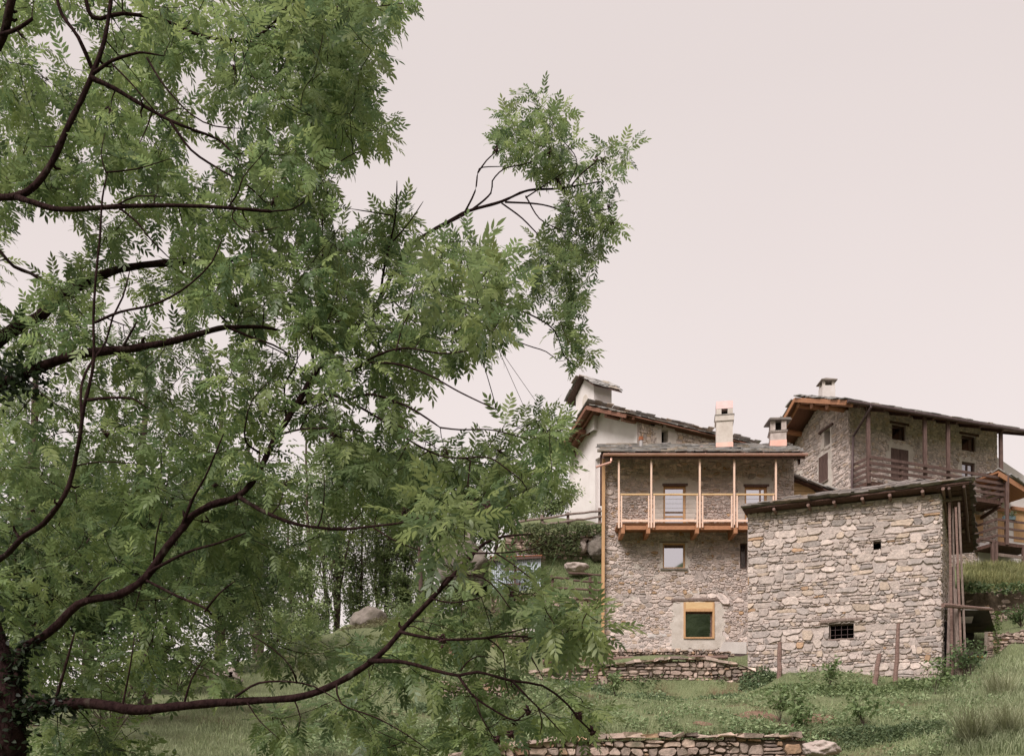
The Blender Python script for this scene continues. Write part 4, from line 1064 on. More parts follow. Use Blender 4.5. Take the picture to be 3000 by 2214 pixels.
MB().add([[cc[0] - .39, cc[1] - .40, z + .225], [cc[0] + .39, cc[1] - .40, z + .225], [cc[0] + .39, cc[1] + .40, z + .225], [cc[0] - .39, cc[1] + .40, z + .225], [cc[0] - .04, cc[1], z + .5], [cc[0] - .39, cc[1] - .40, z + .27], [cc[0] + .39, cc[1] - .40, z + .27], [cc[0] + .39, cc[1] + .40, z + .27], [cc[0] - .39, cc[1] + .40, z + .27]],
         [[3, 2, 1, 0], [0, 1, 6, 5], [1, 2, 7, 6], [2, 3, 8, 7], [3, 0, 5, 8], [5, 6, 4], [6, 7, 4], [7, 8, 4], [8, 5, 4]]).build('cap', 'boulder', bch)
# balcony
QD = 1.15
BB = Plane(BC + fn * QD + fd * .1, BC + fn * QD + fd * 9.2)
def bq(px, py): return BB.uv(px, py)
zf = bq(2545, 1408)[1]
ua, ub = bq(2545, 1380)[0], bq(2936, 1440)[0]
bal = MB(); BB.box(bal, ua, ub, zf - .2, zf, -QD + .03, 0); bal = bal.build('balcony', 'dark_wood', big)
for i in range(6): mb = MB(); BB.box(mb, ua + .05, ub - .05, zf - .235, zf - .205, -QD + .06 + i * .18, -QD + .20 + i * .18); mb.build('floor_board', 'dark_wood', bal)
for px_ in (2545, 2711, 2779, 2934):
    u = bq(px_, 1350)[0]; top = EvA[2] + .25
    MB().beam(BB.P(u, zf - .12, .0), BB.P(u, top, -.05), .15, .13, up=(0, 1, 0)).build('post', 'brown_wood', bal)
u = bq(2639, 1380)[0]; MB().beam(BB.P(u, zf - .25, .02), BB.P(u, zf + .95, .02), .15, .10, up=(0, 1, 0)).build('rail_post', 'brown_wood', bal)
for j in range(4):
    z = zf + .17 + j * .265
    mb = MB(); BB.box(mb, ua - .03, ub + .03, z, z + .125, .07, .115); mb.build('slat', 'brown_wood', bal)
    for u in (ua, ub):
        mb = MB(); BB.box(mb, u - .02, u + .025, z, z + .125, -QD + .05, .068); mb.build('slat', 'brown_wood', bal)
for u in (ua + .1, (ua + ub) / 2, ub - .1): MB().beam(BB.P(u, zf - .25, -.02), BB.P(u, zf - .55, -QD), .12, .14).build('strut', 'dark_wood', bal)

# ---------------------------------------------------------------- neighbour at the right edge
RP = Plane(plan(2921, 45.4), plan(2921, 45.4) + fd * 6)
rh = thing('white_house', 'small white house with ochre door and brown railing beside the farmhouse', 'house', [*plan(2921, 45.4), 10.4])
ro = dict(d=RP.rect(2969, 3040, 1500, 1590), w=RP.rect(2922, 2947, 1500, 1588))
wall_backing('wall', RP, [(-.1, 9.6), (6, 9.6), (6, 13.9), (-.1, 16.2)], list(ro.values()), 'white_plaster', rh)
window(RP, rh, ro['d'], None, None, reveal_m='white_plaster'); shutter(RP, ro['d'], 'larch', rh, leaves=2, boards=4, w=-.05)
window(RP, rh, ro['w'], None, None, reveal_m='white_plaster'); shutter(RP, ro['w'], 'larch', rh, leaves=1, boards=3, w=-.05)
for r in ro.values(): mb = MB(); RP.box(mb, r[0] - .2, r[1] + .2, r[3] + .004, r[3] + .17, -.05, .12); mb.build('lintel', 'red_larch', rh)
RPo = 1.5
def rq(px, py): return RP.uv(px, py, RPo)
a = RP.P(*rq(2925, 1384), RPo); b = RP.P(*rq(3030, 1448), RPo)
n3r = np.array([*RP.n, 0])
rr = MB().box(a, b - a, -n3r * 4, [0, 0, .08]).build('roof', 'red_larch', rh)
slates(rr, a + [0, 0, .09], a - n3r * 4 + [0, 0, .09], (b - a) / np.linalg.norm(b - a), 7, .32, limit=60, thick=(.03, .06))
MB().beam(a + n3r * .03 + [0, 0, -.08], b + n3r * .03 + [0, 0, -.08], .06, .24).build('barge_board', 'orange_larch', rr)
q = RP.P(*rq(2949, 1595), RPo); MB().beam(q, RP.P(*rq(2950, 1392), RPo), .15, .14, up=(0, 1, 0)).build('post', 'brown_wood', rh)
zf2 = RP.P(*rq(2960, 1590), RPo)[2]; u0, u1 = rq(2922, 1590)[0], rq(3040, 1600)[0]
bl2 = MB(); RP.box(bl2, u0, u1, zf2 - .16, zf2, .02, RPo); bl2 = bl2.build('balcony', 'dark_wood', rh)
for j in range(3):
    z = zf2 + .28 + .38 * j
    MB().beam(RP.P(u0, z, RPo), RP.P(u1, z, RPo), .05, .10).build('rail', 'brown_wood', bl2); MB().beam(RP.P(u0, z, .05), RP.P(u0, z, RPo - .03), .05, .10).build('rail', 'brown_wood', bl2)
for px_, w_ in ((2908, RPo), (2918, RPo), (2998, RPo)):
    u = rq(px_, 1620)[0]; MB().beam(RP.P(u, zf2 - .05 if px_ > 2950 else zf2 + .0, w_), RP.P(u, 9.8, w_), .13, .12, up=(0, 1, 0)).build('leg', 'brown_wood', bl2)
MB().beam(RP.P(rq(2868, 1585)[0], zf2 + .03, RPo + .0), RP.P(rq(2921, 1590)[0], zf2 - .03, RPo + .0), .10, .10).build('rail', 'brown_wood', bl2)
MB().beam(RP.P(u0, zf2 - .62, RPo), RP.P(u1, zf2 - .62, RPo), .06, .14).build('rail', 'old_wood', bl2)
fbx = thing('flower_box', 'dark flower box with small plants on the white house railing', 'flower box', RP.P(rq(2955, 1520)[0], zf2 + 1.08, RPo))
pq = RP.P(rq(2958, 1520)[0], zf2 + 1.11, RPo)
MB().box(pq + [-.3, -.08, 0], [.6, .1, 0], [0, .2, 0], [0, 0, .16]).build('trough', 'planter', fbx)
V, T, Cc = [], [], []
for i in range(120):
    c = pq + [rng.uniform(-.28, .28), rng.uniform(-.1, .14), rng.uniform(.14, .36)]; a = rng.normal(0, 1, 3); a /= np.linalg.norm(a); b = np.cross(a, rng.normal(0, 1, 3)); b /= np.linalg.norm(b)
    n = len(V); V += [c, c + a * .05 + b * .02, c + a * .1, c + a * .05 - b * .02]; T.append([n, n + 1, n + 2, n + 3]); Cc += [np.array([.06, .10, .035]) * rng.uniform(.6, 1.5)] * 4
mesh_obj('foliage', V, T, 'small_leaf', fbx, kind='stuff', col=np.array(Cc))

# ---------------------------------------------------------------- white chapel with bell gable
Cc0 = plan(1866, 50.0)
cd = np.array([math.cos(R(29)), math.sin(R(29))]); cg = np.array([-.485, .875]); cg /= np.linalg.norm(cg)
CG = Plane(Cc0, Cc0 + cg * 6.8); CS = Plane(Cc0, Cc0 + cd * 12)
chap = thing('white_chapel', 'white plastered chapel with small bell tower and rubble stone flank', 'chapel', [*Cc0, 13.0])
ZE = W(0, 1236, 50)[2]
creg = [(0, 12.0), (6.8, 12.0), (6.8, ZE), (3.4, ZE + 1.7), (0, ZE)]
nich = CG.rect(1744, 1764, 1340, 1500)
wall_backing('gable_wall', CG, creg, [nich], 'white_plaster', chap)
V = [CG.P(nich[0], nich[2], -.25), CG.P(nich[1], nich[2], -.25), CG.P(nich[1], nich[3], -.25), CG.P(nich[0], nich[3], -.25)]
nb_ = MB().add(V, [[0, 1, 2, 3]])
for (a, b) in (((nich[0], nich[2]), (nich[0], nich[3])), ((nich[1], nich[3]), (nich[1], nich[2])), ((nich[0], nich[3]), (nich[1], nich[3]))):
    nb_.add([CG.P(*a, .0), CG.P(*b, .0), CG.P(*b, -.25), CG.P(*a, -.25)], [[0, 1, 2, 3]])
uc, rr_ = (nich[0] + nich[1]) / 2, (nich[1] - nich[0]) / 2           # arched head of the niche
nb_.build('niche', 'white_plaster', chap)
co = CS.rect(1937, 1957, 1258, 1307)
wall_backing('side_wall', CS, [(0, 12), (12, 12), (12, ZE), (0, ZE)], [co], 'mortar', chap)
czn = [CS.rect(1918, 1985, 1250, 1320)]
def cqz(u, v): r = czn[0]; return not (r[0] < u < r[1] and r[2] < v < r[3])
build_stones('stone', chap, CS.P, 12, 15.4, ZE, cqz, 'ochre', gap=.008, depth=.045, hr=(.08, .17), asp=(1.2, 2.8), openings=[co], region=[(0.12, 15.4), (12, 15.4), (12, ZE), (.12, ZE)], limit=120)
r = czn[0]; patch('plaster_surround', CS, [(r[0], r[2]), (r[1], r[2]), (r[1], r[3]), (r[0], r[3])], 'plaster', chap, openings=[co], w=.03, rag=.15, step=.09)
window(CS, chap, co, None, None, reveal_m='plaster')
cn_ = np.array([cd[1], -cd[0]]); c3 = np.array([*cd, 0.0]); g3 = np.array([*cg, 0.0])
eA = np.array([*(Cc0 - cd * 1.0 + cn_ * .45), ZE + .02]); eB = np.array([*(Cc0 + cd * 12 + cn_ * .45), ZE + .02])
rA = np.array([*(Cc0 + cg * 3.4 - cd * 1.0), ZE + 1.85]); rB = rA + (eB - eA)
kA = np.array([*(Cc0 + cg * 6.55 - cd * 1.0), ZE + .15]); kB = kA + (eB - eA)
cro = MB(); dn = np.array([0, 0, .07])
cro.hexa([eA, eB, rB, rA, eA + dn, eB + dn, rB + dn, rA + dn]); cro.hexa([rA + [0, 0, .002], rB, kB, kA, rA + dn, rB + dn, kB + dn, kA + dn])
cro = cro.build('roof', 'russet_wood', chap)
for s, t in ((eA, rA), (kA, rA)):
    v = t - s
    slates(cro, s + [0, 0, .08], s + (eB - eA) + [0, 0, .08], v / np.linalg.norm(v), 12, .31, wr=(.35, .7), thick=(.02, .04), limit=110)
    MB().beam(s - c3 * .03 + [0, 0, -.05], t - c3 * .03 + [0, 0, -.05], .05, .20).build('barge_board', 'russet_wood', cro)
    MB().beam(s + c3 * .45 + [0, 0, -.09], t + c3 * .45 + [0, 0, -.09], .10, .14).build('rafter', 'russet_wood', cro)
for (s, t) in ((eA, .15), (eA, .55), (kA, .12), (kA, .6)):
    a = s + (rA - s) * t + [0, 0, -.22]; MB().beam(a + c3 * .1, a + c3 * 1.3, .22, .22).build('purlin', 'russet_wood', cro)
# bell gable
bc = Cc0 + cg * 4.7 + cd * .35
tw, td = 1.9, 1.25
zb0 = ZE + .8; zb1 = W(0, 1152, bc[1])[2]
q = [bc - cd * td / 2 - cg * tw / 2, bc + cd * td / 2 - cg * tw / 2, bc + cd * td / 2 + cg * tw / 2, bc - cd * td / 2 + cg * tw / 2]
tower = MB().add([[*p, zb0] for p in q] + [[*p, zb1] for p in q] + [[*(bc - cd * td / 2), zb1 + .70], [*(bc + cd * td / 2), zb1 + .70]],
                 [[0, 1, 5, 4], [1, 2, 6, 9, 5], [2, 3, 7, 6], [3, 0, 4, 8, 7], [4, 5, 9, 8], [6, 7, 8, 9]]).build('bell_tower', 'white_plaster', chap)
TA = Plane(q[0] + cg * .0, q[3]); 
ao = [(.62, zb1 - .95), (1.18, zb1 - .95), (1.18, zb1 - .5), (1.08, zb1 - .3), (.9, zb1 - .22), (.72, zb1 - .3), (.62, zb1 - .5)]
mesh_obj('bell_opening', [TA.P(u, v, .012) for u, v in ao] + [TA.P(u, v, -.02) for u, v in ao], [list(range(7))] + [[i, (i + 1) % 7, 7 + (i + 1) % 7, 7 + i] for i in range(7)], 'plaster', tower)
tro = None
for sgn in (-1, 1):
    e_ = [bc - cd * (td / 2 + .38) + cg * sgn * (tw / 2 + .5), bc + cd * (td / 2 + .38) + cg * sgn * (tw / 2 + .5)]
    p = [[*e_[0], zb1 - .30], [*e_[1], zb1 - .30], [*(bc + cd * (td / 2 + .38)), zb1 + .80], [*(bc - cd * (td / 2 + .38)), zb1 + .80]]
    p = [np.array(x, float) for x in p]
    o = MB().hexa([x + [0, 0, .005 * sgn] for x in p] + [x + [0, 0, .07 + .005 * sgn] for x in p]).build('tower_roof', 'brown_wood', tower)
    v = p[3] - p[0]; slates(o, p[0] + [0, 0, .085], p[1] + [0, 0, .085], v / np.linalg.norm(v), 5, .29, wr=(.3, .5), thick=(.02, .035), limit=60)

# ---------------------------------------------------------------- dry stone walls on the terraces
def dry_wall(name, label, tops, bots, Ys, pal='dry', hr=(.09, .2), gap=.014, depth=.09, limit=300, cap=False, thick=.45):
    """free-form dry stone wall along a line of pixels; tops/bots = [(px, py)...] with distances Ys"""
    T = np.array([W(p[0], p[1], y) for p, y in zip(tops, Ys)]); zb = np.array([W(p[0], b, y)[2] for (p, b, y) in zip(tops, bots, Ys)])
    n = 60; t = np.linspace(0, len(T) - 1, n); P_ = np.stack([np.interp(t, np.arange(len(T)), T[:, k]) for k in range(3)], 1); zb = np.interp(t, np.arange(len(T)), zb)
    s = np.concatenate([[0], np.cumsum(np.linalg.norm(np.diff(P_[:, :2], axis=0), axis=1))]); L = s[-1]
    tg = np.gradient(P_[:, :2], axis=0); tg /= np.linalg.norm(tg, axis=1)[:, None]; nm = np.stack([tg[:, 1], -tg[:, 0]], 1)
    nm[nm[:, 1] > 0] *= -1
    def at(u):
        return np.array([np.interp(u, s, P_[:, 0]), np.interp(u, s, P_[:, 1])]), np.array([np.interp(u, s, nm[:, 0]), np.interp(u, s, nm[:, 1])])
    def P(u, v, w=0.0):
        v = min(v, float(np.interp(u, s, P_[:, 2])) + .05)
        q, k = at(u); q = q + k * (w - .10 * (v - float(np.interp(u, s, zb))))
        return np.array([q[0], q[1], v])
    o = thing(name, label, 'wall', [P_[0, 0], P_[0, 1], zb.min()])
    def keep(u, v): return 0 < u < L and np.interp(u, s, zb) - .1 < v < np.interp(u, s, P_[:, 2]) + .02 + .05 * math.sin(u * 5.3)
    build_stones('stone', o, P, L, zb.min() - .1, P_[:, 2].max() + .05, keep, pal, gap=gap, depth=depth, m='dry_stone', hr=hr, asp=(1.1, 2.8), limit=limit)
    V, Fc = [], []
    for i in range(n):
        q, k = at(s[i])
        for (z, w) in ((zb[i] - .3, .0), (P_[i, 2] - .06, -.04), (P_[i, 2] - .06, -thick), (zb[i] - .3, -thick)): V.append([*(q + k * w), z])
    for i in range(n - 1):
        for k in range(3): Fc.append([i * 4 + k, i * 4 + k + 1, i * 4 + 4 + k + 1, i * 4 + 4 + k])
    Fc += [[0, 1, 2, 3], [4 * n - 1, 4 * n - 2, 4 * n - 3, 4 * n - 4]]
    mesh_obj('core', V, Fc, 'earth', o)
    if cap:
        u = 0.0
        while u < L - .1:
            wd = rng.uniform(.16, .42); q, k = at(u); q2, k2 = at(min(L, u + wd)); z = np.interp(u, s, P_[:, 2]) + .0; z2 = np.interp(u + wd, s, P_[:, 2]); h = rng.uniform(.04, .11)
            cs = [[*(q + k * .10), z], [*(q2 + k2 * .10), z2], [*(q2 - k2 * .3), z2], [*(q - k * .3), z]]
            MB().hexa([np.array(c) + rng.normal(0, .02, 3) for c in cs] + [np.array(c) + [0, 0, h] + rng.normal(0, .03, 3) for c in cs]).build('capstone', 'dry_stone', o, col=pick_col('dry') * 1.15)
            u += wd + .01
    return o
for w_ in WALLS: dry_wall(**w_)
lg = rot_log(W(1590, 1938, 33.7), W(1762, 1933, 33.8), .10, .10, 9, .02); tag(lg.build('log', 'log_wood', base=W(1590, 1938, 33.7)), 'dark fallen log lying left of the house corner, above the curved wall', 'log')
lg = rot_log(W(1755, 1931, 33.75), W(2132, 1924, 33.9), .085, .075, 9, .02, 12); tag(lg.build('log', 'log_wood', base=W(1755, 1931, 33.75)), 'long weathered log lying along the low wall before the balcony house', 'log')
sl_ = MB().hexa([W(1530, 1852, 34.6) + np.array(p) for p in ((0, 0, 0), (1.55, 0, .0), (1.6, .6, .05), (0, .6, .05), (.02, 0, .16), (1.5, 0, .17), (1.55, .6, .2), (0, .6, .2))]).build('stone_slab', 'white_plaster', base=W(1530, 1852, 34.6)); tag(sl_, 'long pale stone slab lying on the ruined wall among ash leaves', 'slab')

# ---------------------------------------------------------------- boulders
def boulder(name, label, c, r, seed, m='boulder', flat=.0, sub=4, rough=.28, lean=None):
    import bmesh
    bm = bmesh.new(); bmesh.ops.create_icosphere(bm, subdivisions=sub, radius=1.0)
    for v in bm.verts:
        p = v.co.copy()
        n = mnoise.fractal(p * 1.2 + Vector((seed, seed * .7, 0)), 0.8, 2.0, 5) * rough
        cell = mnoise.voronoi(p * 1.1 + Vector((seed, 0, seed)))[0][0] * rough
        v.co = p * (1 + n + cell * .5 - rough * .2)
        if flat and v.co.z > flat: v.co.z = flat + (v.co.z - flat) * .2
        if lean: v.co.x = v.co.x * (lean[1] + .35 * max(-1, min(1, v.co.z))) + lean[0] * max(0, v.co.z)
        v.co = Vector((v.co.x * r[0], v.co.y * r[1], v.co.z * r[2]))
    me = bpy.data.meshes.new(name); bm.to_mesh(me); bm.free(); me.materials.append(MATS[m])
    me.polygons.foreach_set('use_smooth', [True] * len(me.polygons))
    o = bpy.data.objects.new(name, me); COL.objects.link(o); o.location = [float(x) for x in c]; tag(o, label, 'boulder'); return o
boulder('boulder', 'domed grey boulder on the crest under the grove', W(1081, 1818, 37.3), (.66, .6, .55), 1.3)
boulder('rock_outcrop', 'tall overhanging rock outcrop beside the corrugated metal shed', W(1362, 1668, 42.0), (1.2, 1.3, 1.35), 5.1, rough=.5, lean=(-.55, .9))
boulder('boulder', 'slanting pinkish rock lying on the slope behind the long low ash limb', W(640, 1990, 24.5), (.60, .5, .32), 2.2, m='pink_rock')
boulder('boulder', 'pale angular boulder at the right end of the bottom meadow wall', W(2403, 2192, 19.6), (.33, .3, .17), 3.7, m='pink_rock', rough=.45)
boulder('boulder', 'big round boulder set in the retaining wall next to the corner board', W(1752, 1605, 43.6), (.52, .5, .6), 6.4)
boulder('boulder', 'small round boulder left of the big one in the retaining wall', W(1706, 1602, 43.6), (.24, .25, .3), 7.7, m='pink_rock')
boulder('boulder', 'flat pink rock lying in the grass above the rail fence', W(1690, 1662, 42.6), (.52, .4, .27), 9.9, m='pink_rock', flat=.6)
boulder('boulder', 'grey rock under the ruined wall among the ash leaves', W(1370, 1900, 32.6), (.5, .4, .35), 12.4)
boulder('boulder', 'small pale stone on the mown grass near the hazel', W(515, 2192, 14.2), (.085, .07, .05), 4.1, m='pink_rock')
boulder('boulder', 'brown stone block at the left end of the bottom meadow wall', W(1385, 2178, 19.9), (.28, .2, .1), 14.1, rough=.5)

# ---------------------------------------------------------------- corrugated shed, fences
def corrugated(name, A, B, h, m, parent, pitch=.09, amp=.018):
    A, B = np.asarray(A, float), np.asarray(B, float); L = np.linalg.norm(B - A); n = int(L / pitch * 6); d = (B - A) / L; nn = np.array([d[1], -d[0], 0])
    V = []
    for i in range(n + 1):
        p = A + (B - A) * i / n + nn * amp * math.sin(2 * math.pi * L * i / n / pitch); V += [p, p + [0, 0, h]]
    return mesh_obj(name, V, [[2 * i, 2 * i + 2, 2 * i + 3, 2 * i + 1] for i in range(n)], m, parent, smooth=True)
msd = thing('metal_shed', 'small corrugated metal shed with wooden gate by the rock outcrop', 'shed', W(1440, 1745, 41.3))
corrugated('metal_sheet', W(1440, 1750, 41.3), W(1512, 1750, 41.3), 1.82, 'zinc_sheet', msd)
corrugated('metal_sheet', W(1511, 1750, 41.27), W(1584, 1750, 41.27), 1.92, 'zinc_sheet', msd)
corrugated('metal_sheet', W(1584, 1750, 41.27), W(1576, 1742, 43.2), 1.85, 'zinc_sheet', msd)
MB().box(W(1434, 1632, 41.1), [2.35, 0, .07], [0, 2.2, .1], [0, 0, .05]).build('roof_sheet', 'rust', msd)
MB().beam(W(1432, 1640, 41.15), W(1586, 1631, 41.15), .08, .10).build('roof_beam', 'brown_wood', msd)
MB().beam(W(1508, 1660, 41.1), W(1509, 1738, 41.1), .09, .07, up=(0, 1, 0)).build('gate_post', 'brown_wood', msd)
for a, b in (((1470, 1667), (1550, 1669)), ((1483, 1661), (1513, 1659)), ((1490, 1693), (1548, 1688)), ((1470, 1712), (1550, 1709))):
    MB().beam(W(*a, 41.06), W(*b, 41.06), .05, .08).build('gate_rail', 'brown_wood', msd)
def fence(name, label, posts, rails, m, pr=.07, rr=.045):
    f = thing(name, label, 'fence', W(*posts[0][:2], posts[0][2]))
    for (x, y, Y, top) in posts:
        a = W(x, y, Y); a[2] = gz(a[0], a[1]) - .3
        rot_log(a, W(x + rng.normal(0, .7), top, Y), pr, pr * .85, 7, .01).build('post', m, f)
    for a, b in rails: rot_log(W(*a), W(*b), rr, rr * .8, 7, .015).build('rail', m, f)
    return f
fence('rail_fence', 'weathered round-pole fence along the terrace before the chapel', [(1505, 1555, 44.9, 1522), (1588, 1552, 44.9, 1508), (1663, 1548, 44.9, 1500), (1758, 1545, 44.9, 1488)],
      [((1500, 1532, 44.8), (1664, 1507, 44.8)), ((1590, 1537, 44.8), (1664, 1527, 44.8)), ((1655, 1507, 44.75), (1768, 1496, 44.75)), ((1655, 1528, 44.75), (1768, 1512, 44.75)), ((1655, 1545, 44.75), (1766, 1532, 44.75))], 'old_wood', .085, .06)
fence('rail_fence', 'dark brown rail fence on the grassy terrace left of the balcony house', [(1729, 1752, 39.6, 1680), (1619, 1752, 39.6, 1684)],
      [((1665, 1678, 39.5), (1768, 1684, 39.5)), ((1680, 1699, 39.5), (1768, 1706, 39.5)), ((1610, 1722, 39.5), (1768, 1729, 39.5)), ((1610, 1690, 39.5), (1668, 1694, 39.5))], 'brown_wood', .07, .05)
# ---------------------------------------------------------------- foliage tools
def basis(D, Nn):
    """columns x = D, y, z close to Nn, for arrays of directions"""
    X = D / (np.linalg.norm(D, axis=1)[:, None] + 1e-9)
    Yv = np.cross(Nn, X); Yv /= np.linalg.norm(Yv, axis=1)[:, None] + 1e-9
    Z = np.cross(X, Yv)
    return np.stack([X, Yv, Z], -1)

def stamp(Vl, Tl, pos, Bm, scale):
    n, k = len(pos), len(Vl)
    V = np.einsum('nij,kj->nki', Bm, Vl) * np.asarray(scale)[:, None, None] + pos[:, None, :]
    T = (Tl[None] + (np.arange(n) * k)[:, None, None]).reshape(-1, Tl.shape[1])
    return V.reshape(-1, 3), T

def ash_leaf(seed):
    """pinnate leaf about 1 unit long: rachis with five pairs of leaflets and one at the tip"""
    r = np.random.default_rng(seed); V, T = [], []
    def cur(s): return np.array([s, 0, -0.16 * s * s])
    n = 5
    for i in range(n):
        a, b = cur(i / n), cur((i + 1) / n); w = 0.006
        k = len(V); V += [a + [0, -w, 0], a + [0, w, 0], b + [0, w, 0], b + [0, -w, 0]]; T += [[k, k + 1, k + 2], [k, k + 2, k + 3]]
    def leaflet(base, d, nrm, L, w):
        d = d / np.linalg.norm(d); y = np.cross(nrm, d); y /= np.linalg.norm(y); z = np.cross(d, y)
        k = len(V); dr = r.uniform(.06, .2) * L
        V.extend([base, base + d * L * .33 + y * w * .5 - z * dr * .12, base + d * L * .33 - y * w * .5 - z * dr * .12,
                  base + d * L * .66 + y * w * .42 - z * dr * .45, base + d * L * .66 - y * w * .42 - z * dr * .45, base + d * L - z * dr])
        T.extend([[k, k + 1, k + 2], [k + 1, k + 3, k + 2], [k + 2, k + 3, k + 4], [k + 3, k + 5, k + 4]])
    for i in range(5):
        s = .30 + .15 * i + r.normal(0, .008)
        for sg in (-1, 1):
            ang = R(r.normal(58, 6) - i * 4); L = (.30 + .03 * math.sin(i)) * r.uniform(.86, 1.12)
            d = np.array([math.cos(ang), sg * math.sin(ang), r.normal(-.12, .10)])
            nr = np.array([r.normal(0, .22), r.normal(0, .22) - sg * .15, 1])
            leaflet(cur(s), d, nr, L, L * r.uniform(.30, .37))
    leaflet(cur(1.0), np.array([1, 0, -.3]), np.array([0, 0, 1.0]), .30, .11)
    return np.array(V), np.array(T)
LEAVES = [ash_leaf(100 + i) for i in range(6)]

def ptube(V, Fc, P, rad, n=5):
    """append a tube to lists"""
    P = np.asarray(P); k = len(P); T = np.gradient(P, axis=0); T /= np.linalg.norm(T, axis=1)[:, None] + 1e-9
    n0 = len(V); up = np.array([.13, .29, .95])
    for i in range(k):
        x = np.cross(T[i], up); x /= np.linalg.norm(x) + 1e-9; y = np.cross(x, T[i])
        for j in range(n):
            a = 2 * math.pi * j / n; V.append(P[i] + rad[i] * (math.cos(a) * x + math.sin(a) * y))
    for i in range(k - 1):
        for j in range(n): a, b = n0 + i * n + j, n0 + i * n + (j + 1) % n; Fc.append([a, b, b + n, a + n])

def smooth_line(P, rad, step):
    """Catmull-Rom through the traced points"""
    P = np.asarray(P, float); Q = np.vstack([2 * P[0] - P[1], P, 2 * P[-1] - P[-2]]); out, rr = [], []
    for i in range(1, len(Q) - 2):
        m = max(2, int(np.linalg.norm(Q[i + 1] - Q[i]) / step))
        for t in np.linspace(0, 1, m, endpoint=False):
            a, b, c, d = Q[i - 1], Q[i], Q[i + 1], Q[i + 2]
            out.append(.5 * (2 * b + (c - a) * t + (2 * a - 5 * b + 4 * c - d) * t * t + (3 * b - a - 3 * c + d) * t ** 3)); rr.append(lerp(rad[i - 1], rad[i], t))
    out.append(P[-1]); rr.append(rad[-1])
    return np.array(out), np.array(rr)

# ---------------------------------------------------------------- the ash tree
TB = W(10, 0, 6.9)[:2]
ash = thing('ash_tree', 'big ash tree with long low limbs and feathery leaves hanging over the slope', 'tree', [*TB, gz(*TB)])
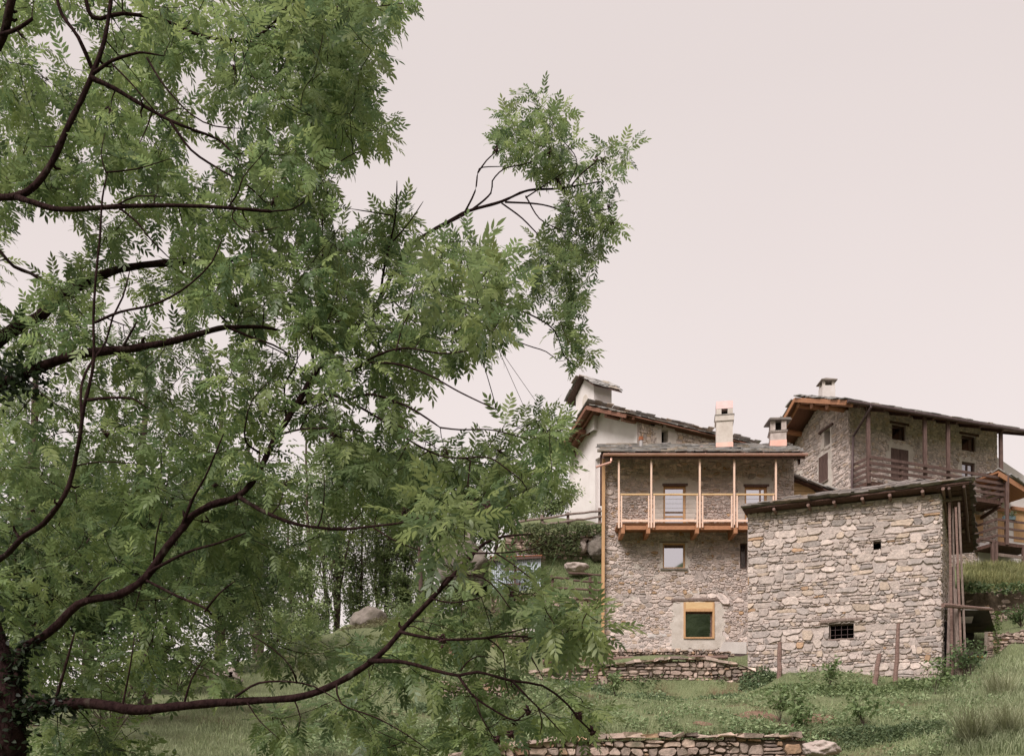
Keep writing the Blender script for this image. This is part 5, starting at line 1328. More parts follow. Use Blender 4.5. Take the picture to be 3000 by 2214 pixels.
# limbs traced from the photograph: (px, py, distance), first and last diameter in photo pixels
LIMBS = [
    ([(15, 2700, 6.9), (18, 2300, 6.9), (25, 2140, 6.8), (20, 2040, 6.8), (-20, 1900, 6.9), (-80, 1700, 7.1), (-130, 1400, 7.3), (-140, 1100, 7.4), (-130, 800, 7.4), (-80, 600, 7.2)], 150, 75),
    ([(25, 2110, 6.8), (100, 2070, 6.75), (250, 2060, 6.7), (389, 2077, 6.6), (520, 2068, 6.5), (643, 2057, 6.45), (858, 2044, 6.35), (992, 1997, 6.3), (1112, 1917, 6.2), (1180, 1843, 6.2), (1287, 1729, 6.1), (1380, 1628, 6.0), (1421, 1590, 6.0), (1480, 1570, 5.9), (1560, 1565, 5.9)], 62, 8),
    ([(20, 2060, 6.8), (52, 1980, 6.8), (58, 1910, 6.8), (120, 1870, 6.8), (174, 1830, 6.8), (228, 1769, 6.8), (290, 1752, 6.8), (348, 1742, 6.8), (429, 1689, 6.9), (490, 1600, 6.9), (536, 1541, 7.0), (563, 1508, 7.0), (620, 1480, 7.0), (697, 1454, 7.1), (750, 1394, 7.2), (804, 1287, 7.4), (858, 1206, 7.6), (938, 1072, 7.9), (1000, 1005, 8.2), (1040, 960, 8.5)], 45, 24),
    ([(1040, 960, 8.5), (1110, 880, 8.9), (1150, 800, 9.2), (1200, 720, 9.5), (1310, 652, 9.9), (1370, 620, 10.0), (1470, 590, 10.2), (1550, 558, 10.4), (1640, 552, 10.5), (1760, 532, 10.7)], 24, 7),
    ([(1310, 655, 9.9), (1372, 622, 10.0), (1438, 566, 10.2), (1442, 530, 10.2), (1478, 494, 10.3), (1540, 480, 10.4), (1612, 448, 10.5)], 11, 4),
    ([(1360, 625, 10.0), (1392, 560, 10.0), (1400, 505, 10.1), (1415, 490, 10.1), (1480, 488, 10.2)], 10, 4), ([(1400, 505, 10.1), (1425, 470, 10.1), (1456, 442, 10.2)], 8, 5),
    ([(1470, 595, 10.2), (1530, 640, 10.2), (1590, 700, 10.2), (1640, 730, 10.2), (1665, 735, 10.2)], 8, 4), ([(1480, 592, 10.2), (1590, 600, 10.3), (1680, 622, 10.4), (1785, 612, 10.5)], 9, 4),
    ([(1540, 575, 10.3), (1580, 640, 10.3), (1640, 672, 10.3), (1715, 698, 10.3)], 7, 4), ([(1672, 546, 10.55), (1700, 512, 10.6), (1740, 480, 10.7), (1762, 470, 10.7)], 8, 6), ([(1540, 580, 10.4), (1600, 540, 10.3), (1660, 500, 10.3)], 7, 4),
    ([(1660, 552, 10.5), (1690, 470, 10.6), (1640, 400, 10.6), (1600, 320, 10.6)], 6, 3), ([(1700, 545, 10.5), (1740, 700, 10.4), (1720, 830, 10.3)], 6, 3),
    ([(905, 1125, 7.8), (980, 1102, 7.6), (1050, 1075, 7.3), (1090, 1048, 7.1), (1180, 1020, 6.8), (1290, 1035, 6.5), (1370, 1028, 6.3)], 17, 6),
    ([(1085, 1062, 7.1), (1170, 1068, 6.9), (1260, 1100, 6.7), (1350, 1150, 6.5), (1455, 1200, 6.2)], 12, 6),
    ([(1160, 1030, 6.8), (1178, 960, 6.8), (1198, 920, 6.8)], 8, 6), ([(1105, 900, 8.7), (1135, 870, 8.6), (1190, 920, 8.4), (1250, 975, 8.2), (1330, 1000, 8.0)], 11, 4),
    ([(1110, 890, 8.8), (1125, 790, 8.6), (1148, 690, 8.6), (1160, 620, 8.5), (1163, 530, 8.5)], 13, 6), ([(1140, 720, 8.6), (1200, 650, 8.7), (1240, 590, 8.8)], 8, 4), ([(1150, 632, 8.6), (1090, 622, 8.5), (1030, 612, 8.5)], 7, 4),
    ([(870, 1190, 7.7), (950, 1155, 7.5), (1020, 1175, 7.3), (1110, 1225, 7.1), (1200, 1290, 6.9), (1290, 1335, 6.7), (1345, 1342, 6.6)], 15, 7), ([(1110, 1225, 7.1), (1200, 1262, 6.8), (1290, 1320, 6.6)], 7, 4),
    ([(1010, 1174, 7.3), (1085, 1155, 7.2), (1190, 1190, 7.0), (1250, 1225, 6.9), (1290, 1252, 6.9)], 13, 8), ([(1290, 1252, 6.9), (1345, 1258, 6.7), (1430, 1258, 6.4), (1490, 1270, 6.2), (1560, 1290, 6.2)], 8, 5), ([(1345, 1342, 6.6), (1430, 1340, 6.3), (1480, 1370, 6.0), (1530, 1410, 6.0), (1545, 1440, 6.0)], 8, 5),
    ([(1260, 805, 8.2), (1340, 838, 8.0), (1440, 880, 7.8)], 14, 8), ([(1150, 800, 9.2), (1200, 788, 8.7), (1260, 805, 8.2)], 16, 14), ([(1265, 830, 8.2), (1340, 880, 8.0), (1420, 980, 7.9)], 9, 4), ([(1440, 880, 7.8), (1560, 925, 8.4), (1625, 970, 8.9), (1655, 1045, 9.2), (1700, 1080, 9.3)], 9, 4),
    ([(1460, 975, 9.0), (1540, 1010, 9.0), (1600, 1030, 9.0), (1635, 1058, 9.0)], 6, 4), ([(1420, 980, 7.9), (1460, 975, 9.0)], 5, 5),
    ([(697, 1454, 7.1), (760, 1490, 6.9), (850, 1530, 6.7), (930, 1545, 6.6), (1005, 1550, 6.6), (1100, 1540, 6.5), (1180, 1530, 6.4), (1262, 1506, 6.3)], 22, 7), ([(1095, 1545, 6.5), (1150, 1580, 6.4), (1210, 1605, 6.4), (1255, 1618, 6.4)], 9, 4),
    ([(1345, 1342, 6.6), (1378, 1350, 6.6), (1370, 1420, 6.6), (1400, 1480, 6.6), (1402, 1560, 6.6)], 9, 6), ([(1400, 1460, 6.6), (1380, 1480, 6.6), (1374, 1484, 6.6)], 6, 6),
    ([(1170, 1850, 6.2), (1225, 1862, 6.1), (1310, 1873, 6.0), (1420, 1868, 5.9), (1500, 1862, 5.8), (1580, 1868, 5.8), (1650, 1882, 5.8)], 18, 7), ([(1420, 1868, 5.9), (1500, 1850, 5.7), (1580, 1835, 5.6), (1680, 1850, 5.6)], 9, 4), ([(1530, 1865, 5.8), (1560, 1930, 5.7), (1590, 1985, 5.7)], 8, 5), ([(1430, 1870, 5.9), (1475, 1910, 5.8), (1480, 1985, 5.8), (1490, 2030, 5.8)], 8, 5),
    ([(1080, 1935, 6.2), (1180, 1938, 6.0), (1270, 1962, 5.9), (1344, 1978, 5.8), (1400, 1967, 5.7), (1500, 1994, 5.6), (1590, 2008, 5.6), (1660, 2060, 5.6), (1700, 2110, 5.6), (1733, 2140, 5.6)], 22, 8),
    ([(1344, 1980, 5.8), (1380, 2030, 5.7), (1420, 2062, 5.7), (1490, 2104, 5.6), (1520, 2106, 5.6), (1545, 2080, 5.6)], 15, 6), ([(1500, 1994, 5.6), (1550, 2045, 5.5), (1600, 2095, 5.5), (1655, 2155, 5.5)], 12, 5), ([(1395, 2045, 5.7), (1410, 2100, 5.6), (1450, 2165, 5.6)], 8, 6), ([(1575, 2070, 5.5), (1588, 2110, 5.5), (1582, 2150, 5.5)], 7, 5), ([(1350, 1965, 5.8), (1370, 1938, 5.8), (1400, 1922, 5.8), (1440, 1925, 5.8)], 9, 5),
    ([(1290, 1728, 6.1), (1310, 1690, 6.0), (1390, 1684, 5.9), (1440, 1710, 5.9), (1480, 1760, 5.8), (1500, 1790, 5.8)], 9, 5), ([(1385, 1620, 6.0), (1480, 1618, 5.9), (1560, 1608, 5.9), (1600, 1588, 5.9)], 9, 5), ([(1450, 1618, 5.9), (1500, 1650, 5.8), (1570, 1705, 5.7)], 9, 5), ([(1265, 1752, 6.1), (1320, 1765, 6.0), (1390, 1755, 6.0), (1425, 1742, 6.0)], 9, 5), ([(1195, 1835, 6.2), (1215, 1835, 6.1), (1260, 1858, 6.0)], 7, 5),
    ([(985, 2000, 6.3), (1000, 2060, 6.2), (1100, 2100, 6.1), (1190, 2150, 6.0), (1260, 2200, 6.0)], 10, 5), ([(720, 2050, 6.4), (760, 2110, 6.3), (820, 2165, 6.2)], 8, 4), ([(860, 2045, 6.35), (880, 2100, 6.3), (870, 2150, 6.3)], 8, 4),
    ([(690, 2040, 6.4), (760, 2000, 6.3), (850, 1996, 6.3), (920, 2010, 6.3), (990, 2050, 6.2)], 13, 6), ([(870, 2000, 6.3), (850, 1950, 6.2), (800, 1900, 6.2), (720, 1850, 6.2)], 10, 5), ([(540, 2060, 6.5), (560, 1990, 6.5), (595, 1930, 6.5)], 12, 6), ([(360, 2060, 6.6), (380, 1960, 6.6), (395, 1860, 6.6)], 11, 5), ([(165, 2040, 6.75), (195, 1940, 6.7), (220, 1850, 6.7)], 18, 8),
    ([(420, 1695, 6.9), (520, 1745, 6.8), (600, 1780, 6.7), (620, 1800, 6.7)], 15, 9), ([(600, 1790, 6.7), (640, 1740, 6.6), (690, 1700, 6.6)], 12, 6), ([(430, 1680, 6.9), (540, 1620, 6.7), (640, 1590, 6.6), (720, 1560, 6.5)], 18, 8), ([(530, 1545, 7.0), (565, 1460, 6.9), (600, 1400, 6.8), (655, 1270, 6.7)], 18, 7), ([(250, 1755, 6.8), (300, 1700, 6.7), (330, 1690, 6.7)], 9, 5), ([(450, 1640, 6.9), (460, 1560, 6.8), (475, 1500, 6.8)], 9, 5),
    ([(765, 1330, 7.3), (720, 1295, 7.1), (720, 1240, 7.0), (740, 1170, 6.9), (810, 1095, 6.8)], 12, 4), ([(840, 1230, 7.6), (835, 1130, 7.4), (870, 1060, 7.3), (868, 970, 7.3)], 10, 5), ([(920, 1100, 7.9), (915, 960, 7.6), (940, 860, 7.5), (945, 700, 7.4), (944, 620, 7.4)], 13, 6), ([(900, 1150, 7.7), (1000, 1185, 7.4), (1010, 1180, 7.4)], 9, 6), ([(810, 1275, 7.4), (880, 1258, 7.2), (960, 1255, 7.1), (1060, 1262, 7.0)], 12, 5), ([(880, 1255, 7.2), (910, 1200, 7.1), (970, 1170, 7.1)], 7, 5),
    ([(-130, 1680, 7.1), (0, 1635, 6.2), (70, 1570, 5.9), (130, 1530, 5.8), (190, 1450, 5.7), (212, 1390, 5.7), (232, 1290, 5.6), (246, 1190, 5.6), (262, 1130, 5.6), (275, 1050, 5.6), (274, 940, 5.6), (282, 800, 5.6), (292, 700, 5.6), (300, 580, 5.6), (315, 505, 5.6)], 30, 7),
    ([(240, 1240, 5.6), (238, 1140, 5.7), (262, 1070, 5.8), (310, 1000, 5.9), (330, 930, 5.9), (360, 870, 5.9), (380, 795, 5.9)], 14, 7), ([(280, 945, 5.6), (350, 915, 5.5), (440, 895, 5.4), (500, 870, 5.4), (560, 830, 5.4), (620, 770, 5.4), (650, 700, 5.4)], 13, 7), ([(258, 1172, 5.6), (320, 1165, 5.5), (390, 1168, 5.5), (430, 1195, 5.5)], 16, 7), ([(215, 1365, 5.7), (300, 1352, 5.6), (420, 1360, 5.6)], 8, 4), ([(310, 505, 5.6), (400, 495, 5.6), (500, 465, 5.6)], 8, 4), ([(310, 505, 5.6), (296, 450, 5.6), (308, 390, 5.6)], 7, 4),
    ([(-130, 1150, 7.4), (-40, 1030, 7.6), (40, 965, 7.8), (110, 930, 7.9), (180, 870, 8.0), (260, 820, 8.1), (350, 790, 8.2), (450, 772, 8.3), (560, 768, 8.4), (660, 765, 8.5), (745, 747, 8.6)], 66, 20), ([(660, 765, 8.5), (730, 800, 8.5), (800, 835, 8.6)], 14, 6), ([(480, 772, 8.3), (560, 820, 8.2), (650, 930, 8.1), (720, 980, 8.0), (800, 1020, 8.0), (870, 1055, 8.0)], 13, 5), ([(200, 860, 8.0), (260, 900, 7.9), (330, 940, 7.9), (390, 960, 7.9)], 11, 5), ([(172, 874, 8.0), (140, 835, 8.0), (90, 800, 8.0), (40, 780, 8.0), (0, 735, 8.0)], 20, 14),
    ([(-140, 1250, 7.3), (-60, 1170, 7.2), (20, 1120, 7.1), (120, 1075, 7.1), (220, 1040, 7.1), (330, 1028, 7.1), (450, 1010, 7.1), (560, 985, 7.2), (640, 962, 7.2), (680, 958, 7.2), (770, 958, 7.3), (820, 968, 7.3)], 66, 11), ([(670, 960, 7.2), (740, 990, 7.2), (800, 1010, 7.2), (860, 1045, 7.2)], 14, 7), ([(355, 1025, 7.1), (385, 970, 7.0), (402, 940, 7.0)], 13, 8), ([(80, 1110, 7.1), (130, 1160, 7.0), (190, 1200, 7.0)], 8, 4),
    ([(-130, 700, 7.3), (-40, 592, 7.1), (50, 575, 7.0), (105, 545, 7.0), (150, 480, 7.0), (200, 370, 7.0), (240, 290, 7.0), (275, 210, 7.0), (300, 140, 7.0), (318, 60, 7.0), (330, -40, 7.0)], 38, 17),
    ([(50, 578, 7.0), (100, 595, 6.9), (160, 612, 6.9), (240, 612, 6.8), (350, 605, 6.8), (450, 602, 6.8), (560, 603, 6.8), (680, 610, 6.8), (795, 620, 6.8)], 30, 14), ([(345, 600, 6.8), (400, 575, 6.7), (480, 577, 6.7)], 9, 5), ([(350, 610, 6.8), (400, 650, 6.8), (440, 700, 6.8), (500, 760, 6.9)], 12, 6), ([(670, 605, 6.8), (700, 560, 6.7), (712, 520, 6.7), (780, 440, 6.7)], 9, 4), ([(690, 612, 6.8), (680, 640, 6.8), (730, 680, 6.8), (820, 665, 6.8)], 8, 4),
    ([(270, 230, 7.0), (340, 262, 7.0), (420, 310, 7.0), (500, 355, 7.0), (560, 378, 7.0)], 24, 12), ([(500, 358, 7.0), (560, 440, 7.0), (640, 495, 7.0), (720, 540, 7.0), (780, 595, 7.0)], 15, 6), ([(275, 215, 7.0), (330, 178, 6.9), (390, 158, 6.9), (420, 154, 6.9), (480, 165, 6.9)], 18, 8), ([(430, 170, 6.9), (480, 250, 6.8), (560, 335, 6.8), (630, 370, 6.8), (710, 377, 6.8)], 10, 5), ([(330, 190, 6.9), (380, 240, 6.9), (440, 310, 6.9), (500, 380, 7.0)], 10, 5), ([(270, 200, 7.0), (230, 110, 6.9), (180, 40, 6.9), (160, -40, 6.9)], 18, 16), ([(560, 380, 7.0), (640, 410, 7.1), (700, 470, 7.1)], 14, 8),
    ([(-40, 190, 7.2), (8, 110, 7.1), (30, 20, 7.0), (50, -60, 7.0)], 38, 34), ([(-10, 105, 7.1), (50, 85, 7.0), (95, 55, 7.0)], 22, 14),
    ([(240, -60, 7.5), (270, 50, 7.5), (360, 40, 7.5), (480, 60, 7.6), (600, 110, 7.7), (720, 122, 7.8), (860, 152, 7.9)], 20, 12), ([(740, 118, 7.8), (800, 70, 7.8), (850, 10, 7.8)], 13, 9), ([(860, 152, 7.9), (960, 180, 8.0), (1060, 190, 8.1)], 10, 5), ([(800, 80, 7.8), (900, 60, 8.0), (1040, 30, 8.1), (1180, 10, 8.2)], 8, 4),
    ([(820, 48, 7.8), (880, 120, 8.0), (960, 250, 8.2), (1040, 330, 8.3), (1110, 380, 8.3)], 8, 4), ([(795, 620, 6.8), (880, 600, 7.2), (990, 480, 7.6), (1060, 440, 7.8)], 8, 4),
]
skel_p, skel_r = [], []
pieces = []
for i, (pts, d0, d1) in enumerate(LIMBS):
    P = np.array([W(*p) for p in pts])
    t = np.linspace(0, 1, len(P)); t = t ** .8
    rad = np.array([lerp(d0, d1, k) * (.62 if i else .75) / 2 * p[2] / F for k, p in zip(t, pts)])
    Q, rr = smooth_line(P, rad, .07 if i else .12)
    Q = Q + np.array([[mnoise.noise(Vector(q * 3.1)) * .35, mnoise.noise(Vector(q * 3.1 + 9)) * .35, mnoise.noise(Vector(q * 3.1 + 21)) * .35] for q in Q]) * np.minimum(rr, .03)[:, None]
    rr = rr * (1 + .10 * np.array([mnoise.noise(Vector(q * 9)) for q in Q]))
    if i > 0 and d1 < 9: Q[-1] = Q[-1]; rr[-1] *= .6
    V, Fc = [], []
    n = 14 if d0 > 30 else 7
    ptube(V, Fc, Q, rr, n)
    if d0 > 14:                                  # bark ridges and swellings
        V = [v + (v - Q[k // n]) * (.16 * mnoise.noise(Vector(v * 26)) + .12 * mnoise.noise(Vector(v * 9))) for k, v in enumerate(V)]
    Fc.append(list(range(len(V) - n, len(V))))
    mesh_obj('trunk' if i == 0 else ('limb' if d0 > 12 else 'branch'), V, Fc, 'bark', ash, smooth=True)
    skel_p.append(Q); skel_r.append(rr)
    if d0 > 20:                                  # broken stubs and knots
        for k in rng.integers(3, len(Q) - 2, max(2, len(Q) // 16)):
            d = rng.normal(0, 1, 3); tg = Q[k + 1] - Q[k]; d -= tg * (d @ tg) / (tg @ tg); d /= np.linalg.norm(d); l_ = rng.uniform(.02, .09)
            sv, sf = [], []; a_ = min(.012, rr[k] * .5); ptube(sv, sf, np.array([Q[k], Q[k] + d * (rr[k] + l_ * .5), Q[k] + d * (rr[k] + l_) + tg * .3]), [a_ * 1.3, a_, a_ * .7], 6); sf.append(list(range(12, 18)))
            mesh_obj('stub', sv, sf, 'bark', ash)
SP = np.concatenate(skel_p); SR = np.concatenate(skel_r)

# where leaf rosettes hang: photo regions with a range of distances, and how many
REG = [
    ([(-120, -120), (1160, -120), (1120, 60), (1090, 200), (1060, 330), (900, 400), (700, 470), (400, 480), (-120, 520)], (6.2, 8.8), 410),
    ([(760, -80), (1130, -80), (1130, 160), (1060, 220), (1050, 300), (900, 330), (780, 200)], (6.0, 8.0), 70),
    ([(980, 300), (1080, 260), (1130, 380), (1125, 440), (1040, 410), (960, 470), (900, 440)], (7.0, 8.2), 46),
    ([(300, 420), (900, 430), (960, 520), (1000, 640), (1060, 740), (1080, 900), (980, 980), (800, 950), (600, 930), (430, 700), (340, 560)], (6.0, 8.2), 250),
    ([(1080, 640), (1230, 610), (1240, 660), (1180, 780), (1080, 760)], (7.8, 8.6), 26),
    ([(-120, 480), (130, 470), (330, 480), (420, 560), (420, 720), (300, 760), (220, 840), (-120, 900)], (6.4, 8.4), 100),
    ([(-120, 860), (300, 800), (620, 800), (780, 900), (860, 1020), (860, 1200), (700, 1350), (500, 1450), (200, 1500), (-120, 1600)], (6.0, 9.5), 330),
    ([(-120, 1500), (200, 1450), (520, 1420), (720, 1350), (760, 1500), (620, 1640), (560, 1800), (420, 1880), (200, 1900), (-120, 1950)], (6.2, 9.0), 230),
    ([(900, 880), (1180, 760), (1330, 700), (1420, 720), (1500, 760), (1520, 860), (1520, 960), (1480, 1010), (1380, 1020), (1230, 1100), (1080, 1120), (900, 1080)], (5.4, 7.2), 150),
    ([(1240, 760), (1460, 740), (1500, 860), (1460, 980), (1280, 940)], (4.8, 5.6), 14),
    ([(860, 1080), (1150, 1080), (1290, 1110), (1440, 1180), (1470, 1230), (1600, 1200), (1640, 1230), (1600, 1290), (1520, 1330), (1560, 1400), (1540, 1470), (1400, 1440), (1200, 1400), (1100, 1330), (900, 1300)], (5.4, 7.4), 120),
    ([(760, 1280), (1100, 1330), (1300, 1390), (1500, 1420), (1500, 1500), (1420, 1580), (1250, 1560), (1000, 1500), (800, 1500), (700, 1420)], (5.6, 7.6), 88),
    ([(1260, 1440), (1400, 1460), (1420, 1560), (1330, 1620), (1240, 1560)], (4.8, 5.6), 9),
    ([(1480, 300), (1510, 275), (1630, 270), (1655, 330), (1650, 400), (1790, 440), (1850, 405), (1840, 450), (1790, 520), (1700, 500), (1620, 510), (1500, 470), (1460, 430)], (10.0, 11.2), 66),
    ([(1640, 560), (1760, 560), (1810, 650), (1760, 720), (1720, 760), (1600, 760), (1570, 720), (1650, 660)], (10.0, 11.0), 46),
    ([(1560, 740), (1720, 740), (1700, 800), (1720, 860), (1650, 900), (1560, 860)], (9.4, 10.4), 26),
    ([(1600, 880), (1660, 880), (1690, 960), (1740, 1050), (1680, 1060), (1630, 980)], (9.0, 9.8), 15),
    ([(1320, 1640), (1480, 1610), (1600, 1640), (1640, 1720), (1560, 1780), (1380, 1800), (1280, 1780)], (5.0, 6.2), 24),
    ([(1140, 1760), (1400, 1770), (1640, 1790), (1760, 1830), (1700, 1870), (1560, 1900), (1300, 1880), (1080, 1860)], (5.0, 6.4), 42),
    ([(1560, 1770), (1740, 1790), (1775, 1850), (1640, 1890)], (4.9, 5.6), 17), ([(1560, 1200), (1650, 1200), (1660, 1300), (1600, 1420), (1540, 1420)], (5.8, 6.8), 22), ([(1100, -60), (1200, -60), (1190, 40), (1120, 60)], (7.6, 8.2), 9),
    ([(1080, 1900), (1300, 1900), (1500, 1950), (1640, 2000), (1760, 2080), (1770, 2150), (1640, 2140), (1480, 2120), (1340, 2060), (1180, 2000), (1040, 1960)], (5.2, 6.4), 58),
    ([(1320, 2120), (1480, 2130), (1460, 2230), (1300, 2240)], (5.2, 5.9), 14), ([(1080, 2080), (1260, 2130), (1300, 2250), (1060, 2240), (960, 2130)], (5.6, 6.4), 22),
    ([(600, 1500), (760, 1480), (1000, 1560), (1000, 1640), (860, 1700), (700, 1760), (600, 1720)], (6.2, 7.5), 34),
    ([(440, 1720), (640, 1700), (900, 1760), (1080, 1840), (1060, 1960), (900, 1980), (700, 1960), (500, 1900)], (7.5, 9.0), 60),
    ([(40, 1860), (500, 1830), (720, 1930), (700, 2020), (300, 2040), (40, 2020)], (6.4, 8.0), 60),
    ([(120, 2100), (420, 2100), (420, 2240), (120, 2240)], (6.4, 8.0), 30), ([(740, 2080), (900, 2080), (900, 2190), (760, 2190)], (6.0, 6.8), 12), ([(940, 2030), (1060, 2030), (1080, 2110), (960, 2110)], (5.8, 6.4), 10),
]
HOLES = [(130, 690, 120, 80), (580, 470, 75, 42), (325, 545, 62, 40), (215, 110, 60, 60), (1320, 1195, 110, 75), (340, 920, 50, 60), (30, 850, 60, 60), (450, 700, 60, 35), (560, 235, 40, 40), (1165, 470, 60, 40), (1230, 540, 60, 60), (1250, 660, 40, 30),
         (1090, 820, 30, 22), (640, 350, 36, 26), (700, 700, 40, 30), (300, 1840, 90, 50), (1490, 560, 60, 40), (1560, 650, 60, 40), (1530, 1040, 50, 40), (480, 920, 40, 30), (620, 950, 40, 26), (1060, 1180, 40, 25), (890, 1330, 30, 25), (1450, 1100, 40, 30), (1700, 1690, 40, 60), (1020, 1720, 160, 120)]
ros = []
for poly, (y0, y1), cnt in REG:
    if y1 > 5.7 and y0 < 9: y0, y1, cnt = y0 + (1.25 if y0 < 5.6 else .8), y1 + (1.4 if y0 < 5.6 else 1.0), int(cnt * .92)
    q = np.array(poly); lo, hi = q.min(0), q.max(0); got = 0; tries = 0
    while got < cnt and tries < cnt * 40:
        tries += 1
        x, y = rng.uniform(lo[0], hi[0]), rng.uniform(lo[1], hi[1])
        if not inpoly(x, y, poly): continue
        Yd = rng.uniform(y0, y1); m_ = .16 / Yd * F * .55
        if any(((x - h[0]) / (h[2] + m_)) ** 2 + ((y - h[1]) / (h[3] + m_)) ** 2 < 1 for h in HOLES): continue
        p = W(x, y, Yd)
        if p[2] < gz(p[0], p[1]) + .25: continue
        if ros and np.min(np.linalg.norm(np.array(ros[-160:]) - p, axis=1)) < .11: continue
        ros.append(p); got += 1
ros = np.array(ros)
# every rosette is joined to the nearest wood by a thin curving twig
dist = np.array([np.min(np.linalg.norm(SP - p, axis=1)) for p in ros])
order = np.argsort(dist)
TV, TF = [], []
nodes = SP.copy(); nr_ = SR.copy()
extra_p, extra_r = [], []
RD = np.zeros((len(ros), 3)); RT = []
for c, i in enumerate(order):
    p = ros[i]
    if c % 60 == 0 and extra_p:
        nodes = np.concatenate([nodes] + extra_p); nr_ = np.concatenate([nr_] + extra_r); extra_p, extra_r = [], []
    d = np.linalg.norm(nodes - p, axis=1); d = d + np.where(nr_ > .02, .12, 0)
    k = int(np.argmin(d)); a = nodes[k]; L = np.linalg.norm(p - a)
    if L < .02: a = p - np.array([.05, 0, .05]); L = .07
    m_ = (a + p) / 2 + rng.normal(0, .10, 3) * L + np.array([0, 0, -.08 * L])
    t = np.linspace(0, 1, max(4, int(L / .07)))[:, None]
    Q = (1 - t) ** 2 * a + 2 * t * (1 - t) * m_ + t * t * p
    r0 = min(nr_[k] * .7, .0045 + .006 * L); rr = np.linspace(max(r0, .0032), .0026, len(Q))
    ptube(TV, TF, Q, rr, 4)
    extra_p.append(Q[1:]); extra_r.append(rr[1:])
    RD[i] = (Q[-1] - Q[-2]) / (np.linalg.norm(Q[-1] - Q[-2]) + 1e-9); RT.append((i, Q))
mesh_obj('twigs', TV, TF, 'bark', ash, kind='stuff')
# leaves
LP, LD, LN, LS = [], [], [], []
def leaf_at(p, out, s):
    d = out + rng.normal(0, .22, 3); d[2] -= .22; d /= np.linalg.norm(d)
    n_ = np.array([rng.normal(0, .45), rng.normal(0, .45), 1.0]); n_ -= d * (n_ @ d) * .9
    LP.append(p); LD.append(d); LN.append(n_); LS.append(s)
for i, Q in RT:
    d0 = RD[i] * .6 + np.array([0, 0, .05]); base_a = rng.uniform(0, 6.28); n_ = rng.integers(5, 8)
    x = np.cross(d0, [.1, .2, 1.0]); x /= np.linalg.norm(x) + 1e-9; y = np.cross(x, d0); y /= np.linalg.norm(y) + 1e-9
    for k in range(n_):
        a = base_a + 6.283 * k / n_ + rng.normal(0, .25)
        leaf_at(Q[-1] - RD[i] * rng.uniform(0, .05), d0 * rng.uniform(.4, 1.2) + (math.cos(a) * x + math.sin(a) * y) * rng.uniform(.6, 1.0), rng.uniform(.15, .25))
    for k in range(1, 3):                            # a pair further back on the twig
        if len(Q) > 3 + k and rng.random() < .6:
            q = Q[-1 - k * 2] if len(Q) > 1 + k * 2 else Q[1]; a = rng.uniform(0, 6.28)
            for sg in (0, math.pi): leaf_at(q, d0 * .5 + (math.cos(a + sg) * x + math.sin(a + sg) * y) * .8, rng.uniform(.14, .23))
LP, LD, LN, LS = np.array(LP), np.array(LD), np.array(LN), np.array(LS)
N_ = len(LP); print('ash leaves', N_)
base_c = np.array([.195, .262, .108]); dark_c = np.array([.098, .150, .072]); yel_c = np.array([.310, .365, .140])
tt = rng.random(N_)[:, None]; LC = np.where(tt < .45, lerp(dark_c, base_c, tt / .45), lerp(base_c, yel_c, np.clip((tt - .45) / .75, 0, 1)))
LC = LC * np.array([lerp(.65, 1.4, np.clip(mnoise.noise(Vector(p * 1.1)) * .8 + .5, 0, 1)) for p in LP])[:, None]  # wide tone spread by leaf and clump paints in highlights and dark depths
var = rng.integers(0, 6, N_)
BM = basis(LD, LN)
show = LS / LP[:, 1]
pxl = np.stack([CX + LP[:, 0] / LP[:, 1] * F, HY - LP[:, 2] / LP[:, 1] * F], 1)
infr = (pxl[:, 0] > 30) & (pxl[:, 0] < 2970) & (pxl[:, 1] > 30) & (pxl[:, 1] < 2190)
show = np.where(infr, show, 0)
single = np.zeros(N_, bool); single[np.argsort(-show)[:300]] = True
# the 300 leaves that show largest are objects, the rest one mesh
lm = {}
for i in np.nonzero(single)[0]:
    key = (int(var[i]), int(min(3, tt[i, 0] * 4)))
    if key not in lm:
        V, T = LEAVES[key[0]]; t_ = (key[1] + .5) / 4; cc_ = lerp(dark_c, yel_c, t_)
        lm[key] = fast_mesh('leaf', V, T, 'leaf', col=np.tile(cc_, (len(V), 1)), link=False)
    o = bpy.data.objects.new('leaf', lm[key]); COL.objects.link(o); o.parent = ash
    M = Matrix(BM[i].tolist()).to_4x4(); M = Matrix.Translation(Vector((LP[i] - BASE[ash.name]).tolist())) @ M @ Matrix.Scale(float(LS[i]), 4)
    o.matrix_local = M
VV, TT, CCc = [], [], []; off = 0
for k in range(6):
    sel = np.nonzero((var == k) & ~single)[0]
    V, T = stamp(LEAVES[k][0], LEAVES[k][1], LP[sel], BM[sel], LS[sel])
    VV.append(V); TT.append(T + off); CCc.append(np.repeat(LC[sel], len(LEAVES[k][0]), 0)); off += len(V)
fast_mesh('crown', np.concatenate(VV), np.concatenate(TT), 'leaf', ash, 'stuff', np.concatenate(CCc))
